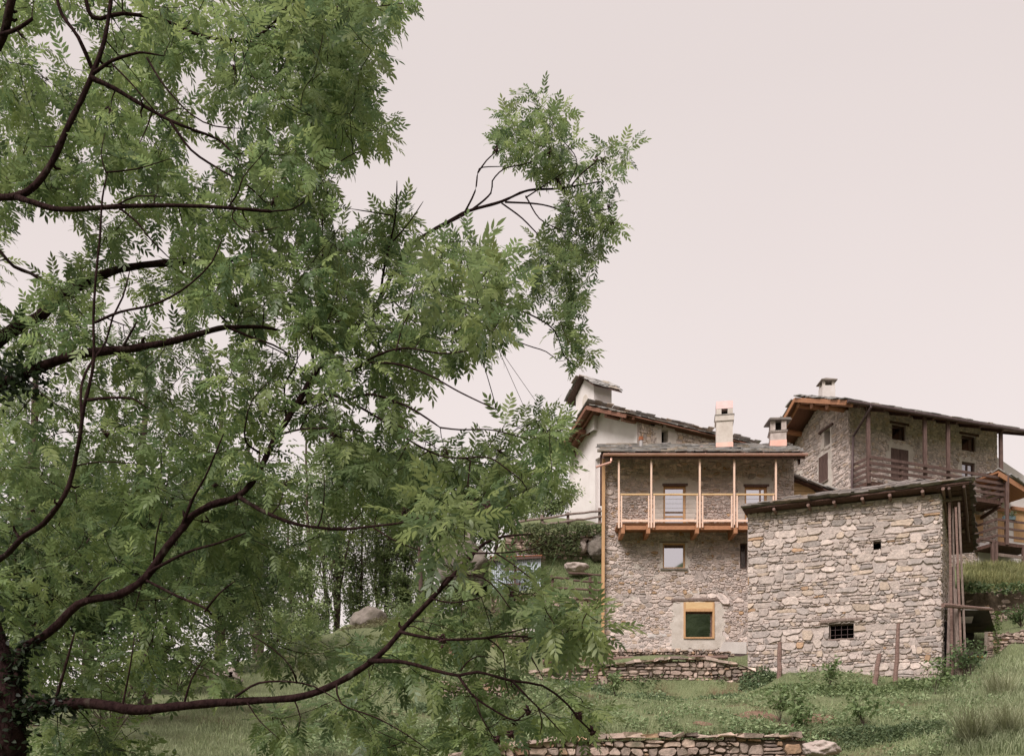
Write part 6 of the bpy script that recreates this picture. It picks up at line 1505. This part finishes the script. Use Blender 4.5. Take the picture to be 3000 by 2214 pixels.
# dark clusters of old seeds and galls at twig ends
def seed_mesh(seed):
    r = np.random.default_rng(seed); V, Fc = [], []
    for i in range(9):
        c = r.normal(0, .011, 3); a = r.normal(0, 1, 3); a /= np.linalg.norm(a); b = np.cross(a, r.normal(0, 1, 3)); b /= np.linalg.norm(b); e = np.cross(a, b); n = len(V); l, w = r.uniform(.014, .026), .007
        V += [c - a * l, c + b * w, c + e * w, c - b * w, c - e * w, c + a * l]; Fc += [[n, n + 2, n + 1], [n, n + 3, n + 2], [n, n + 4, n + 3], [n, n + 1, n + 4], [n + 5, n + 1, n + 2], [n + 5, n + 2, n + 3], [n + 5, n + 3, n + 4], [n + 5, n + 4, n + 1]]
    return fast_mesh('seed_cluster', V, Fc, 'seed', link=False)
sms = [seed_mesh(i) for i in range(4)]
for i in rng.choice(len(ros), 90, replace=False):
    o = bpy.data.objects.new('seed_cluster', sms[i % 4]); COL.objects.link(o); o.parent = ash; o.location = (ros[i] - BASE[ash.name]).tolist(); o.rotation_euler = rng.uniform(0, 6, 3).tolist(); s_ = float(rng.uniform(.7, 1.4)); o.scale = (s_, s_, s_)
def seed_at(px, py, Y, s=1.3):
    o = bpy.data.objects.new('seed_cluster', sms[int(px) % 4]); COL.objects.link(o); o.parent = ash; o.location = (W(px, py, Y) - BASE[ash.name]).tolist(); o.scale = (s, s, s)
for px_, py_ in ((1456, 442), (1612, 448), (1762, 470), (1748, 472), (1785, 608), (1715, 698), (1790, 650), (1665, 700), (1640, 545), (1630, 530)): seed_at(px_, py_, 10.3, 1.6)
for px_, py_ in ((1733, 2140), (1545, 2080), (1490, 2150), (1450, 2165), (1374, 1482), (1432, 1488), (1300, 1875), (1690, 2095)): seed_at(px_, py_, 5.7, 1.5)

# ---------------------------------------------------------------- leaf clouds for other trees and plants
def oval(seed, fold=.15):
    V = np.array([[0, 0, 0], [.3, .24, -fold * .2], [.3, -.24, -fold * .2], [.68, .19, -fold * .6], [.68, -.19, -fold * .6], [1, 0, -fold]]); T = np.array([[0, 2, 1], [1, 2, 3], [2, 4, 3], [3, 4, 5]]); return V, T
OV_V, OV_T = oval(1)
DI_V, DI_T = np.array([[0, 0, 0], [.5, .24, .02], [1, 0, -.08], [.5, -.24, .02]]), np.array([[0, 3, 1], [3, 2, 1]])
def cloud(name, P, size, cols, m, parent, kind='stuff', shape=0, up=.8, r=None):
    r = r or rng; n = len(P)
    D = r.normal(0, 1, (n, 3)); D[:, 2] = D[:, 2] * .5 - .15; Nn = r.normal(0, .6, (n, 3)); Nn[:, 2] += up
    Bm = basis(D, Nn); s = size * r.uniform(.65, 1.3, n)
    V0, T0 = ((OV_V, OV_T), (DI_V, DI_T))[shape]
    V, T = stamp(V0, T0, np.asarray(P), Bm, s)
    return fast_mesh(name, V, T, m, parent, kind, np.repeat(cols, len(V0), 0))
def green(n, a, b, r=None):
    t = (r or rng).random(n)[:, None] ** 1.2; return lerp(np.array(a), np.array(b), t)

def broad_tree(name, label, foot, top, crown, nleaf, leaf, ca, cb, r0, group=None, lean=(0, 0), nlimb=9, holes=.35, shape=1):
    """crown: list of (centre, radii) lobes; leaves gather round twig ends"""
    foot = np.asarray(foot, float); top = np.asarray(top, float)
    o = thing(name, label, 'tree', foot, group)
    t = np.linspace(0, 1, 14)[:, None]
    P = foot + (top - foot) * t + np.concatenate([np.cumsum(rng.normal(0, .035, (14, 2)), 0), np.zeros((14, 1))], 1) * np.linalg.norm(top - foot) / 8
    V, Fc = [], []; rr = np.linspace(r0, r0 * .28, 14); ptube(V, Fc, P - np.array([0, 0, .15]) * (t < .01), rr, 8)
    mesh_obj('trunk', V, Fc, 'trunk_bark', o, smooth=True)
    BV, BF_ = [], []; ends = []
    for c, rd_ in crown:
        c = np.asarray(c, float); rd_ = np.asarray(rd_, float)
        for k in range(nlimb):
            e = rng.normal(0, 1, 3); e = e / np.linalg.norm(e) * rng.uniform(.35, 1) ** .6; e = c + e * rd_
            q = P[np.clip(int(14 * np.clip((e[2] - foot[2]) / (top[2] - foot[2]) * rng.uniform(.45, .85), .1, .92)), 1, 13)]
            m_ = (q + e) / 2 + [0, 0, -.1]; tt_ = np.linspace(0, 1, 7)[:, None]; Q = (1 - tt_) ** 2 * q + 2 * tt_ * (1 - tt_) * m_ + tt_ ** 2 * e
            ptube(BV, BF_, Q, np.linspace(r0 * .22, .008, 7), 4)
            for u in (.55, .7, .85, 1.0): ends.append((Q[int(u * 6)], np.mean(rd_)))
    mesh_obj('branches', BV, BF_, 'trunk_bark', o, kind='stuff')
    ends_p = np.array([e[0] for e in ends]); ends_r = np.array([e[1] for e in ends])
    keep = rng.random(len(ends_p)) > holes * .5; ends_p, ends_r = ends_p[keep], ends_r[keep]
    k = rng.integers(0, len(ends_p), nleaf)
    sp = rng.normal(0, 1, (nleaf, 3)) * np.array([.20, .20, .13]) * ends_r[k][:, None]
    cols = green(nleaf, ca, cb) * (rng.uniform(.8, 1.2, len(ends_p))[k])[:, None]
    cloud('crown', ends_p[k] + sp, leaf, cols, 'small_leaf', o, shape=shape)
    return o
# ---------------------------------------------------------------- trees behind
GA, GB = (.16, .22, .10), (.38, .45, .21)
def tfoot(px, Y): x = (px - CX) / F * Y; return np.array([x, Y, gz(x, Y)])
def lobe(px, py, Y, r): return (W(px, py, Y), r)
grove = [  # (foot px, distance, top px, top py, radius, lobes (px, py, rx, rz), label)
    (760, 40, 765, 1330, .15, [(740, 1480, 2.2, 1.8), (790, 1640, 1.9, 1.4)], 'leafy grove tree with dark ivy clad stem left of the slanting double trunk'),
    (905, 42, 900, 1280, .14, [(900, 1450, 2.0, 1.7), (910, 1640, 1.9, 1.5), (900, 1780, 1.4, .9)], 'slim tree beside the slanting double trunk, leafy to the ground'),
    (985, 43, 1000, 1250, .21, [(990, 1390, 2.4, 1.6), (960, 1560, 1.5, 1.0)], 'tallest dark slanting trunk of the grove'),
    (965, 44, 985, 1270, .13, [(950, 1420, 1.8, 1.4)], 'thinner stem of the slanting double trunk'),
    (1050, 44, 1050, 1320, .09, [(1050, 1450, 1.7, 1.3), (1060, 1620, 1.1, .9), (1040, 1740, 1.1, .7)], 'thin pale stemmed tree left of the domed boulder'),
    (1082, 46, 1065, 1300, .12, [(1080, 1430, 1.9, 1.4), (1110, 1590, 1.2, .9)], 'bent grove tree rising right behind the domed boulder'),
    (1116, 45, 1112, 1290, .13, [(1130, 1400, 2.0, 1.5), (1140, 1560, 1.2, .9), (1150, 1690, 1.0, .7)], 'straight dark grove trunk at the right side of the domed boulder'),
    (1185, 46, 1185, 1330, .08, [(1190, 1450, 1.7, 1.3), (1200, 1600, 1.2, 1.0), (1190, 1720, 1.0, .7)], 'young grove tree between boulder and rock outcrop'),
    (1262, 45, 1258, 1290, .15, [(1260, 1410, 2.0, 1.5), (1250, 1590, 1.2, 1.0), (1240, 1700, 1.0, .7)], 'dark ivy hung tree right before the rock outcrop'),
    (850, 38, 840, 1500, .10, [(850, 1680, 1.3, 1.0), (870, 1790, 1.2, .8)], 'low bushy maple with reddish shoots in the grove'),
    (1340, 49, 1350, 1300, .14, [(1340, 1430, 2.3, 1.6), (1400, 1500, 1.8, 1.2)], 'round crowned tree behind the rock outcrop'),
    (1450, 50, 1460, 1330, .14, [(1450, 1450, 2.2, 1.5), (1500, 1480, 1.8, 1.0)], 'bushy tree behind the corrugated shed and round-pole fence'),
    (1590, 52, 1600, 1370, .10, [(1590, 1460, 1.7, 1.2), (1640, 1430, 1.2, 1.1)], 'airy tree standing left of the white chapel wall'),
    (1545, 54, 1540, 1340, .10, [(1540, 1440, 2.0, 1.4)], 'loose crowned tree farther behind the round-pole fence'),
]
for (fx_, Y, tx, ty, r0, lobes, lab) in grove:
    cr_ = [lobe(a, b, Y, (rx, rx * .9, rz)) for a, b, rx, rz in lobes]
    broad_tree('grove_tree', lab, tfoot(fx_, Y), W(tx, ty, Y), cr_, 2600 * len(cr_), .15, GA, GB, r0, 'trees of the grove on the slope', holes=.5, nlimb=10)
mid = [  # nearer broadleaf trees filling the shade at the left
    (430, 17, 430, 1050, .13, [(420, 1400, 1.7, 1.3), (560, 1560, 1.4, 1.1), (300, 1560, 1.4, 1.1)], 'broadleaf tree deep in shade behind the ash stem'),
    (80, 15, 90, 1000, .13, [(90, 1380, 1.5, 1.3), (40, 1640, 1.5, 1.1), (180, 1700, 1.2, .9)], 'shady broadleaf tree close behind the ash trunk'),
    (640, 26, 650, 1150, .16, [(640, 1420, 2.2, 1.7), (720, 1600, 1.7, 1.3), (600, 1720, 1.5, 1.1)], 'broadleaf tree with dark trunk behind the slanting pinkish rock'),
    (760, 30, 740, 1290, .14, [(760, 1500, 2.0, 1.5), (700, 1690, 1.6, 1.1)], 'broadleaf tree on the crest left of the grove'),
    (250, 21, 260, 1180, .14, [(260, 1500, 2.0, 1.4), (200, 1720, 1.6, 1.0), (420, 1760, 1.3, .9)], 'broadleaf tree over the gap with the far blue mountain'),
    (1230, 36, 1225, 1360, .10, [(1100, 1380, 1.8, 1.0), (1250, 1440, 1.6, .9)], 'yellowish young tree crowning the slope before the rock outcrop'),
]
for (fx_, Y, tx, ty, r0, lobes, lab) in mid:
    cr_ = [lobe(a, b, Y, (rx, rx * .9, rz)) for a, b, rx, rz in lobes]
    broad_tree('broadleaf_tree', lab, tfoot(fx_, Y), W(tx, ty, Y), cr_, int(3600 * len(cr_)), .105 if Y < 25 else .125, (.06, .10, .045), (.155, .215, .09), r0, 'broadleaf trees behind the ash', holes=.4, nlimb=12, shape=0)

# ---------------------------------------------------------------- shrubs
def shrub(name, label, foot, h, rad, nst, nleaf, leaf, ca, cb, cat='shrub', group=None, stem_m='trunk_bark', droop=.3, shape=0, stemr=.012, spread=.12):
    foot = np.asarray(foot, float); o = thing(name, label, cat, foot, group)
    V, Fc = [], []; ends = []
    for k in range(nst):
        a = rng.uniform(0, 6.28); L = rng.uniform(.6, 1.0); e = foot + np.array([math.cos(a) * rad * rng.uniform(.2, 1), math.sin(a) * rad * rng.uniform(.2, 1), h * L])
        m_ = foot + (e - foot) * .5 + np.array([0, 0, h * .15]); t = np.linspace(0, 1, 8)[:, None]; Q = (1 - t) ** 2 * foot + 2 * t * (1 - t) * m_ + t * t * e
        ptube(V, Fc, Q, np.linspace(stemr, stemr * .3, 8), 4); ends += [Q[j] for j in range(3, 8)]
    mesh_obj('stems', V, Fc, stem_m, o, kind='stuff')
    E = np.array(ends); k = rng.integers(0, len(E), nleaf)
    cloud('foliage', E[k] + rng.normal(0, spread * max(.3, h * .5), (nleaf, 3)) * [1, 1, .7], leaf, green(nleaf, ca, cb), 'small_leaf', o, shape=shape)
    return o
shrub('hazel_bush', 'hazel bush with round leaves below the long ash limb', tfoot(300, 8.2), 1.15, 1.0, 16, 900, .085, (.08, .13, .05), (.20, .27, .08), spread=.25)
shrub('hazel_bush', 'taller hazel bush with round leaves beside the ash trunk', tfoot(90, 8.8), 1.5, 1.0, 18, 1000, .085, (.07, .11, .05), (.17, .23, .08), spread=.25)
shrub('hazel_bush', 'hazel bush half lit at the edge of the mown grass', tfoot(430, 9.6), .85, .6, 12, 500, .08, (.08, .13, .05), (.21, .28, .09), spread=.22)
shrub('hazel_bush', 'hazel bush over the slope behind the ash limb, under the far mountain', tfoot(330, 14), 1.7, 1.5, 20, 1500, .09, (.08, .13, .05), (.21, .28, .10), spread=.25)
shrub('bramble_bush', 'tangled bramble bush beside the slanting pinkish rock', tfoot(520, 22), 1.3, 1.6, 24, 1500, .09, (.07, .10, .04), (.16, .21, .08), spread=.25)
shrub('elder_bush', 'pale green elder bush in front of the mossy shelter', W(2842, 1990, 29.7) * [1, 1, 0] + [0, 0, gz(*W(2842, 0, 29.7)[:2])], 1.15, .6, 14, 520, .12, (.09, .14, .06), (.22, .30, .15), spread=.16)
shrub('elder_bush', 'small elder bush growing from the retaining wall right of the shelter', [*W(2992, 0, 33.6)[:2], gz(*W(2992, 0, 33.6)[:2])], .75, .7, 16, 600, .10, (.08, .13, .05), (.20, .27, .12), spread=.2)
for px_, Y, h_, lab in ((905, 37, 1.5, 'dark undergrowth at the foot of the slanting double trunk'), (985, 38.5, 1.2, 'undergrowth left of the domed boulder'), (1150, 39, 1.0, 'undergrowth right of the domed boulder'), (1215, 40, 1.7, 'tall undergrowth between boulder and rock outcrop'), (1290, 40.5, 1.5, 'undergrowth at the foot of the rock outcrop'), (800, 33, 1.6, 'bushy undergrowth on the crest left of the grove'), (690, 28, 1.5, 'undergrowth behind the slanting pinkish rock')):
    shrub('undergrowth', lab, tfoot(px_, Y), h_, 1.3, 22, 1300, .13, (.14, .195, .09), (.36, .43, .20), spread=.3, shape=1)
# ---------------------------------------------------------------- climbing ivy on the old trunk and on the terrace wall
iv = thing('ivy', 'dark ivy wrapped round the ash trunk and the base of its limbs', 'ivy', [*TB, gz(*TB) + .1])
P = []
for Q, rr, lo, hi, n in ((skel_p[0], skel_r[0], .05, .75, 2600), (skel_p[1], skel_r[1], 0, .13, 700), (skel_p[2], skel_r[2], 0, .12, 400), ):
    for k in range(n):
        i = int(lerp(lo, hi, rng.random()) * (len(Q) - 1)); d = rng.normal(0, 1, 3); d /= np.linalg.norm(d); P.append(Q[i] + d * (rr[i] + abs(rng.normal(0, .03))))
for k in range(520): P.append(W(rng.normal(50, 45), rng.normal(1105, 38), 7.1 + rng.normal(0, .08)))
P = np.array(P); cloud('leaves', P, .055, green(len(P), (.012, .018, .010), (.035, .055, .022)), 'small_leaf', iv)
def curtain_ivy(label, x0, x1, y0, y1, Y, n, leaf, ca, cb, thick=.25):
    o = thing('ivy', label, 'ivy', W((x0 + x1) / 2, y1, Y)); P = np.array([W(rng.uniform(x0, x1), lerp(y0, y1, rng.random() ** 1.3), Y + rng.normal(0, thick) - .25) for _ in range(n)])
    cloud('leaves', P, leaf, green(n, ca, cb), 'small_leaf', o)
curtain_ivy('ivy and shrubs spilling over the boulder retaining wall below the chapel', 1535, 1700, 1535, 1625, 43.6, 2200, .15, (.08, .11, .05), (.22, .25, .12))
curtain_ivy('ivy fringe on the top of the boulder wall next to the corner board', 1690, 1764, 1535, 1568, 43.6, 700, .13, (.08, .11, .05), (.22, .25, .12))
curtain_ivy('green weeds hanging over the shaded retaining wall right of the barn', 2812, 2905, 1708, 1732, 35.9, 420, .14, (.07, .11, .045), (.20, .26, .12))
curtain_ivy('weeds hanging over the far part of the retaining wall behind the shelter', 2915, 3010, 1708, 1736, 35.9, 300, .14, (.06, .10, .04), (.16, .21, .09))
curtain_ivy('moss and small plants down the side of the mossy shelter', 2912, 2932, 1790, 1960, 31.5, 500, .07, (.06, .10, .02), (.14, .20, .05), .08)

# ---------------------------------------------------------------- grass and weeds
SOIL = [(2225, 2098, 70, 12), (2390, 2104, 60, 13), (2310, 2125, 40, 8), (2060, 2118, 30, 6), (1330, 1905, 40, 14)]
def soil(px, py): return any(((px - a) / c) ** 2 + ((py - b) / d) ** 2 < rng.uniform(.6, 1.2) for a, b, c, d in SOIL)
for k, (a, b, c, d) in enumerate(SOIL):          # trodden bare soil showing through the meadow
    V, Fc = [], []; g0 = px_ground(a, b, 10 if b > 2000 else 22)
    if g0 is None: continue
    rx = c / F * g0[1]; ry = rx * .8
    V.append([g0[0], g0[1], gzm(g0[0], g0[1]) + .03])
    for j in range(3):
        for i in range(26):
            an = 6.283 * i / 26; q = (j + 1) / 3 * (1 + .35 * mnoise.noise((math.cos(an) * 1.6, math.sin(an) * 1.6, k * 5.0))); x, y = g0[0] + math.cos(an) * rx * q, g0[1] + math.sin(an) * ry * q
            V.append([x, y, gzm(x, y) + (.025 if j < 2 else .004)])
    Fc += [[0, 1 + i, 1 + (i + 1) % 26] for i in range(26)]
    for j in range(2): Fc += [[1 + j * 26 + i, 1 + (j + 1) * 26 + i, 1 + (j + 1) * 26 + (i + 1) % 26, 1 + j * 26 + (i + 1) % 26] for i in range(26)]
    mesh_obj('bare_soil', V, Fc, 'soil', kind='structure', smooth=True)
def scatter_view(n, x0, x1, y0, y1, ymin=9, ymax=46):
    """points on the ground spread evenly over a region of the photograph"""
    P = []
    for _ in range(n):
        sx0, sy0 = rng.uniform(x0, x1), rng.uniform(y0, y1)
        if soil(sx0, sy0) and rng.random() < .85: continue
        d = Vector(((sx0 - CX) / F, 1, (HY - sy0) / F))
        h = GBVH.ray_cast(d * ymin, d.normalized())
        if h[0] is not None and h[0].y < ymax: P.append((h[0].x, h[0].y, h[0].z))
    return np.array(P).reshape(-1, 3)
BLD = [(lambda x, y: 3.5 < x < 11.3 and 36.0 < y < 42.5), (lambda x, y: (np.array([x, y]) - PL) @ BA.n < .05 and (np.array([x, y]) - PL) @ BA.n > -5 and 0 < (np.array([x, y]) - PL) @ BA.d < BL)]
def free(P): return P[[not any(f(p[0], p[1]) for f in BLD) for p in P]] if len(P) else P
def blades(name, label, P, h, w, ca, cb, bend=.5, kind='stuff', lean=None):
    n = len(P); hh = h * rng.uniform(.5, 1.25, n); a = rng.uniform(0, 6.283, n)
    d = np.stack([np.cos(a), np.sin(a), np.zeros(n)], 1)
    if lean is not None: d = d + np.array(lean); d /= np.linalg.norm(d, axis=1)[:, None]
    s = np.stack([-np.sin(a * 1.7), np.cos(a * 1.7), np.zeros(n)], 1) * (w * rng.uniform(.6, 1.3, n))[:, None]
    b = bend * rng.uniform(.3, 1.3, n)
    up = np.array([0, 0, 1.0]); q = P - [0, 0, .02]
    v0, v1 = q - s, q + s; m_ = q + up * (hh * .6)[:, None] + d * (hh * b * .3)[:, None]; v2, v3 = m_ - s * .7, m_ + s * .7; v4 = q + up * (hh * np.maximum(.35, 1 - b * .35))[:, None] + d * (hh * b)[:, None]
    V = np.stack([v0, v1, v2, v3, v4], 1).reshape(-1, 3); T = (np.array([[0, 1, 3], [0, 3, 2], [2, 3, 4]])[None] + (np.arange(n) * 5)[:, None, None]).reshape(-1, 3)
    c = green(n, ca, cb) * np.array([lerp(.75, 1.2, mnoise.noise(Vector((p[0] * .6, p[1] * .6, 0))) * .5 + .5) for p in P])[:, None]
    o = fast_mesh(name, V, T, 'grass_blade', None, kind, np.repeat(c, 5, 0)); tag(o, label, 'grass'); return o
G1, G2 = (.18, .225, .105), (.44, .485, .275)
P = free(np.concatenate([scatter_view(15000, 560, 1800, 1960, 2214), scatter_view(26000, 1650, 3000, 1930, 2214), scatter_view(10000, 900, 1760, 1640, 1990, ymin=22), scatter_view(5000, 2800, 3000, 1640, 1960, ymin=24)]))
blades('meadow_grass', 'short green meadow grass covering the slope', P, .15, .006, G1, G2)
P = scatter_view(9000, 420, 1100, 2050, 2214); blades('mown_grass', 'fine soft grass under the long ash limb', P, .12, .005, (.20, .235, .12), (.42, .45, .28))
P = free(scatter_view(12000, 2640, 3000, 1930, 2214)); P = P[[((CX + p[0] / p[1] * F) - 2700) / 260 + rng.normal(0, .25) > .35 for p in P]]
blades('tall_grass', 'tall pale seeding grass on the bank right of the barn', P, .33, .007, (.17, .21, .10), (.45, .48, .31), bend=.8, lean=(-.2, -.15, 0))
P = scatter_view(6000, 2810, 3000, 1652, 1735, ymin=30); blades('bank_grass', 'yellowish tall grass above the retaining wall by the white house', P, .38, .010, (.14, .16, .06), (.34, .32, .15), bend=.6)
P = scatter_view(5000, 1600, 1765, 1625, 1755, ymin=36); blades('terrace_grass', 'lush grass on the terrace behind the brown rail fence', P, .15, .010, (.13, .18, .075), (.30, .36, .17), bend=.6)
P = scatter_view(2600, 1700, 2460, 2146, 2176); P = P[rng.random(len(P)) < .6]; blades('dry_grass', 'dry straw coloured grass along the top of the bottom meadow wall', P, .14, .006, (.20, .13, .07), (.34, .25, .15), bend=.9)
P = free(scatter_view(52000, 900, 2950, 1950, 2214)); P = P[[mnoise.noise(Vector((p[0] * .55, p[1] * .4, 3.0))) + mnoise.noise(Vector((p[0] * 1.7, p[1] * 1.2, 8.0))) * .7 + rng.normal(0, .12) > -.02 for p in P]]
n = len(P); o = cloud('ground_cover', P + np.stack([np.zeros(n), np.zeros(n), rng.uniform(.02, .20, n)], 1), .09, green(n, (.13, .195, .085), (.40, .475, .26)) , 'small_leaf', None, up=1.4); tag(o, 'low leafy weeds and clover spread through the meadow', 'weeds')

def mound(label, px, py, Y, rx, ry, h, n, leaf, ca, cb, cat='nettles', name='nettle_patch'):
    c = W(px, 0, Y)[:2]; o = thing(name, label, cat, [*c, gz(*c)])
    a = rng.uniform(0, 6.283, n); r = np.sqrt(rng.random(n)); x = c[0] + np.cos(a) * r * rx; y = c[1] + np.sin(a) * r * ry
    z = gz_many(x, y); top = h * (1 - r ** 2 * .8) * (.75 + .35 * np.array([mnoise.noise(Vector((p * 1.8, q * 1.8, px))) for p, q in zip(x, y)]))
    zz = z + top * rng.random(n) ** .6
    cloud('foliage', np.stack([x, y, zz], 1), leaf, green(n, ca, cb), 'small_leaf', o, up=1.0)
N1, N2 = (.10, .155, .08), (.27, .33, .18)
for a in [('dark nettles under the middle of the curved terrace wall', 1900, 0, 30.6, 1.5, .9, .55, 2600, .11, N1, N2), ('dark nettles at the left foot of the curved terrace wall', 1720, 0, 29.6, 1.3, .8, .45, 1900, .11, N1, N2), ('nettles where the curved wall meets the barn', 2225, 0, 31.6, .7, .55, .6, 1400, .11, N1, N2), ('nettles below the right end of the curved wall', 2090, 0, 30.4, 1.0, .6, .4, 1300, .11, N1, N2),
          ('leafy weeds in the meadow below the short stake', 2330, 0, 27.6, 1.3, .8, .40, 1700, .10, (.11, .16, .065), (.28, .34, .16)), ('weed patch in the meadow below the barred window', 2480, 0, 26.6, 1.5, .9, .45, 2200, .10, (.11, .16, .065), (.28, .34, .16)), ('weed patch under the tall stake', 2690, 0, 27.2, 1.2, .8, .5, 1700, .11, (.11, .16, .065), (.28, .34, .16)),
          ('dark fern patch right above the pale boulder', 2530, 0, 20.6, 1.0, .6, .5, 2600, .07, (.075, .115, .055), (.19, .24, .12)), ('fern patch on the bank between boulder and tall grass', 2680, 0, 20.4, .9, .6, .45, 2000, .07, (.08, .12, .055), (.20, .25, .13)),
          ('weeds under the short ruined dry wall', 1330, 0, 24.0, 1.6, .9, .45, 2200, .10, (.10, .15, .075), (.25, .31, .17)), ('weed patch by the left end of the bottom wall', 1500, 0, 22.4, 1.5, .8, .4, 1900, .09, (.10, .15, .075), (.25, .31, .17)), ('brown stems and weeds under the domed boulder', 1090, 0, 36.2, 1.3, .7, .35, 1100, .10, (.12, .10, .06), (.26, .25, .14)), ('weeds on the slope below the grove', 1150, 0, 30, 2.2, 1.8, .5, 2200, .12, (.06, .10, .04), (.18, .24, .11)), ('weeds beside the leaning boards', 2770, 0, 28.6, .7, .5, .45, 900, .10, (.08, .12, .05), (.21, .27, .13)),
          ('bushy weeds behind the ruined wall with the pale slab', 1620, 0, 36.6, 1.2, .6, .6, 1300, .12, (.06, .10, .04), (.17, .23, .10)), ('weeds on the bottom wall in front of the pale boulder', 2320, 0, 19.2, .5, .4, .5, 700, .08, (.08, .13, .05), (.20, .28, .11)), ('leafy shoots climbing the middle of the bottom wall', 1990, 0, 19.2, 1.0, .4, .55, 900, .07, (.09, .14, .05), (.22, .30, .12))]:
    mound(*a)
def weed(label, px, Y, h, n=130, leaf=.13):
    c = W(px, 0, Y)[:2]; shrub('weed_plant', label, [*c, gz(*c)], h, (.32 * h / .8 + .1), 11, int(n * 1.5), leaf, (.12, .18, .07), (.30, .38, .18), cat='weed', stemr=.006, spread=.16, group='tall weeds in the meadow')
for a in [('tall leafy weed beside a pair of weeds in the middle of the meadow', 2284, 22.0, .95), ('tallest leafy weed of the meadow, next to the bare soil patch', 2330, 21.6, 1.1), ('short bright weed in front of the pair of tall ones', 2350, 21.0, .7), ('leafy weed standing alone below the barred window', 2530, 21.6, .8), ('pale weed in front of the barn near the leaning stake', 2430, 27.0, 1.0), ('pale weed before the barn beneath the tall stake', 2740, 25.6, 1.1), ('bushy weed at the foot of the curved wall', 1800, 28.6, .8)]: weed(*a)
def tussock(label, px, Y, h, n, r):
    c = W(px, 0, Y)[:2]; z = gz(*c); a = rng.uniform(0, 6.28, n); q = rng.random(n) ** .5 * r
    P = np.stack([c[0] + np.cos(a) * q, c[1] + np.sin(a) * q, np.full(n, z)], 1)
    o = blades('grass_tussock', label, P, h, .006, (.26, .28, .15), (.50, .50, .34), bend=1.1, kind=None, lean=(-.35, -.25, 0))
tussock('big drooping tussock of pale grass on the bank at the bottom right', 2850, 17.6, 1.0, 520, .22)
tussock('drooping grass tussock right of the big one', 2960, 17.4, .9, 380, .25)
tussock('smaller grass tussock up the bank near the shelter', 2930, 23.5, .85, 380, .3)
tussock('rusty grass tuft by the hazel on the mown grass', 425, 10.5, .32, 500, .12)
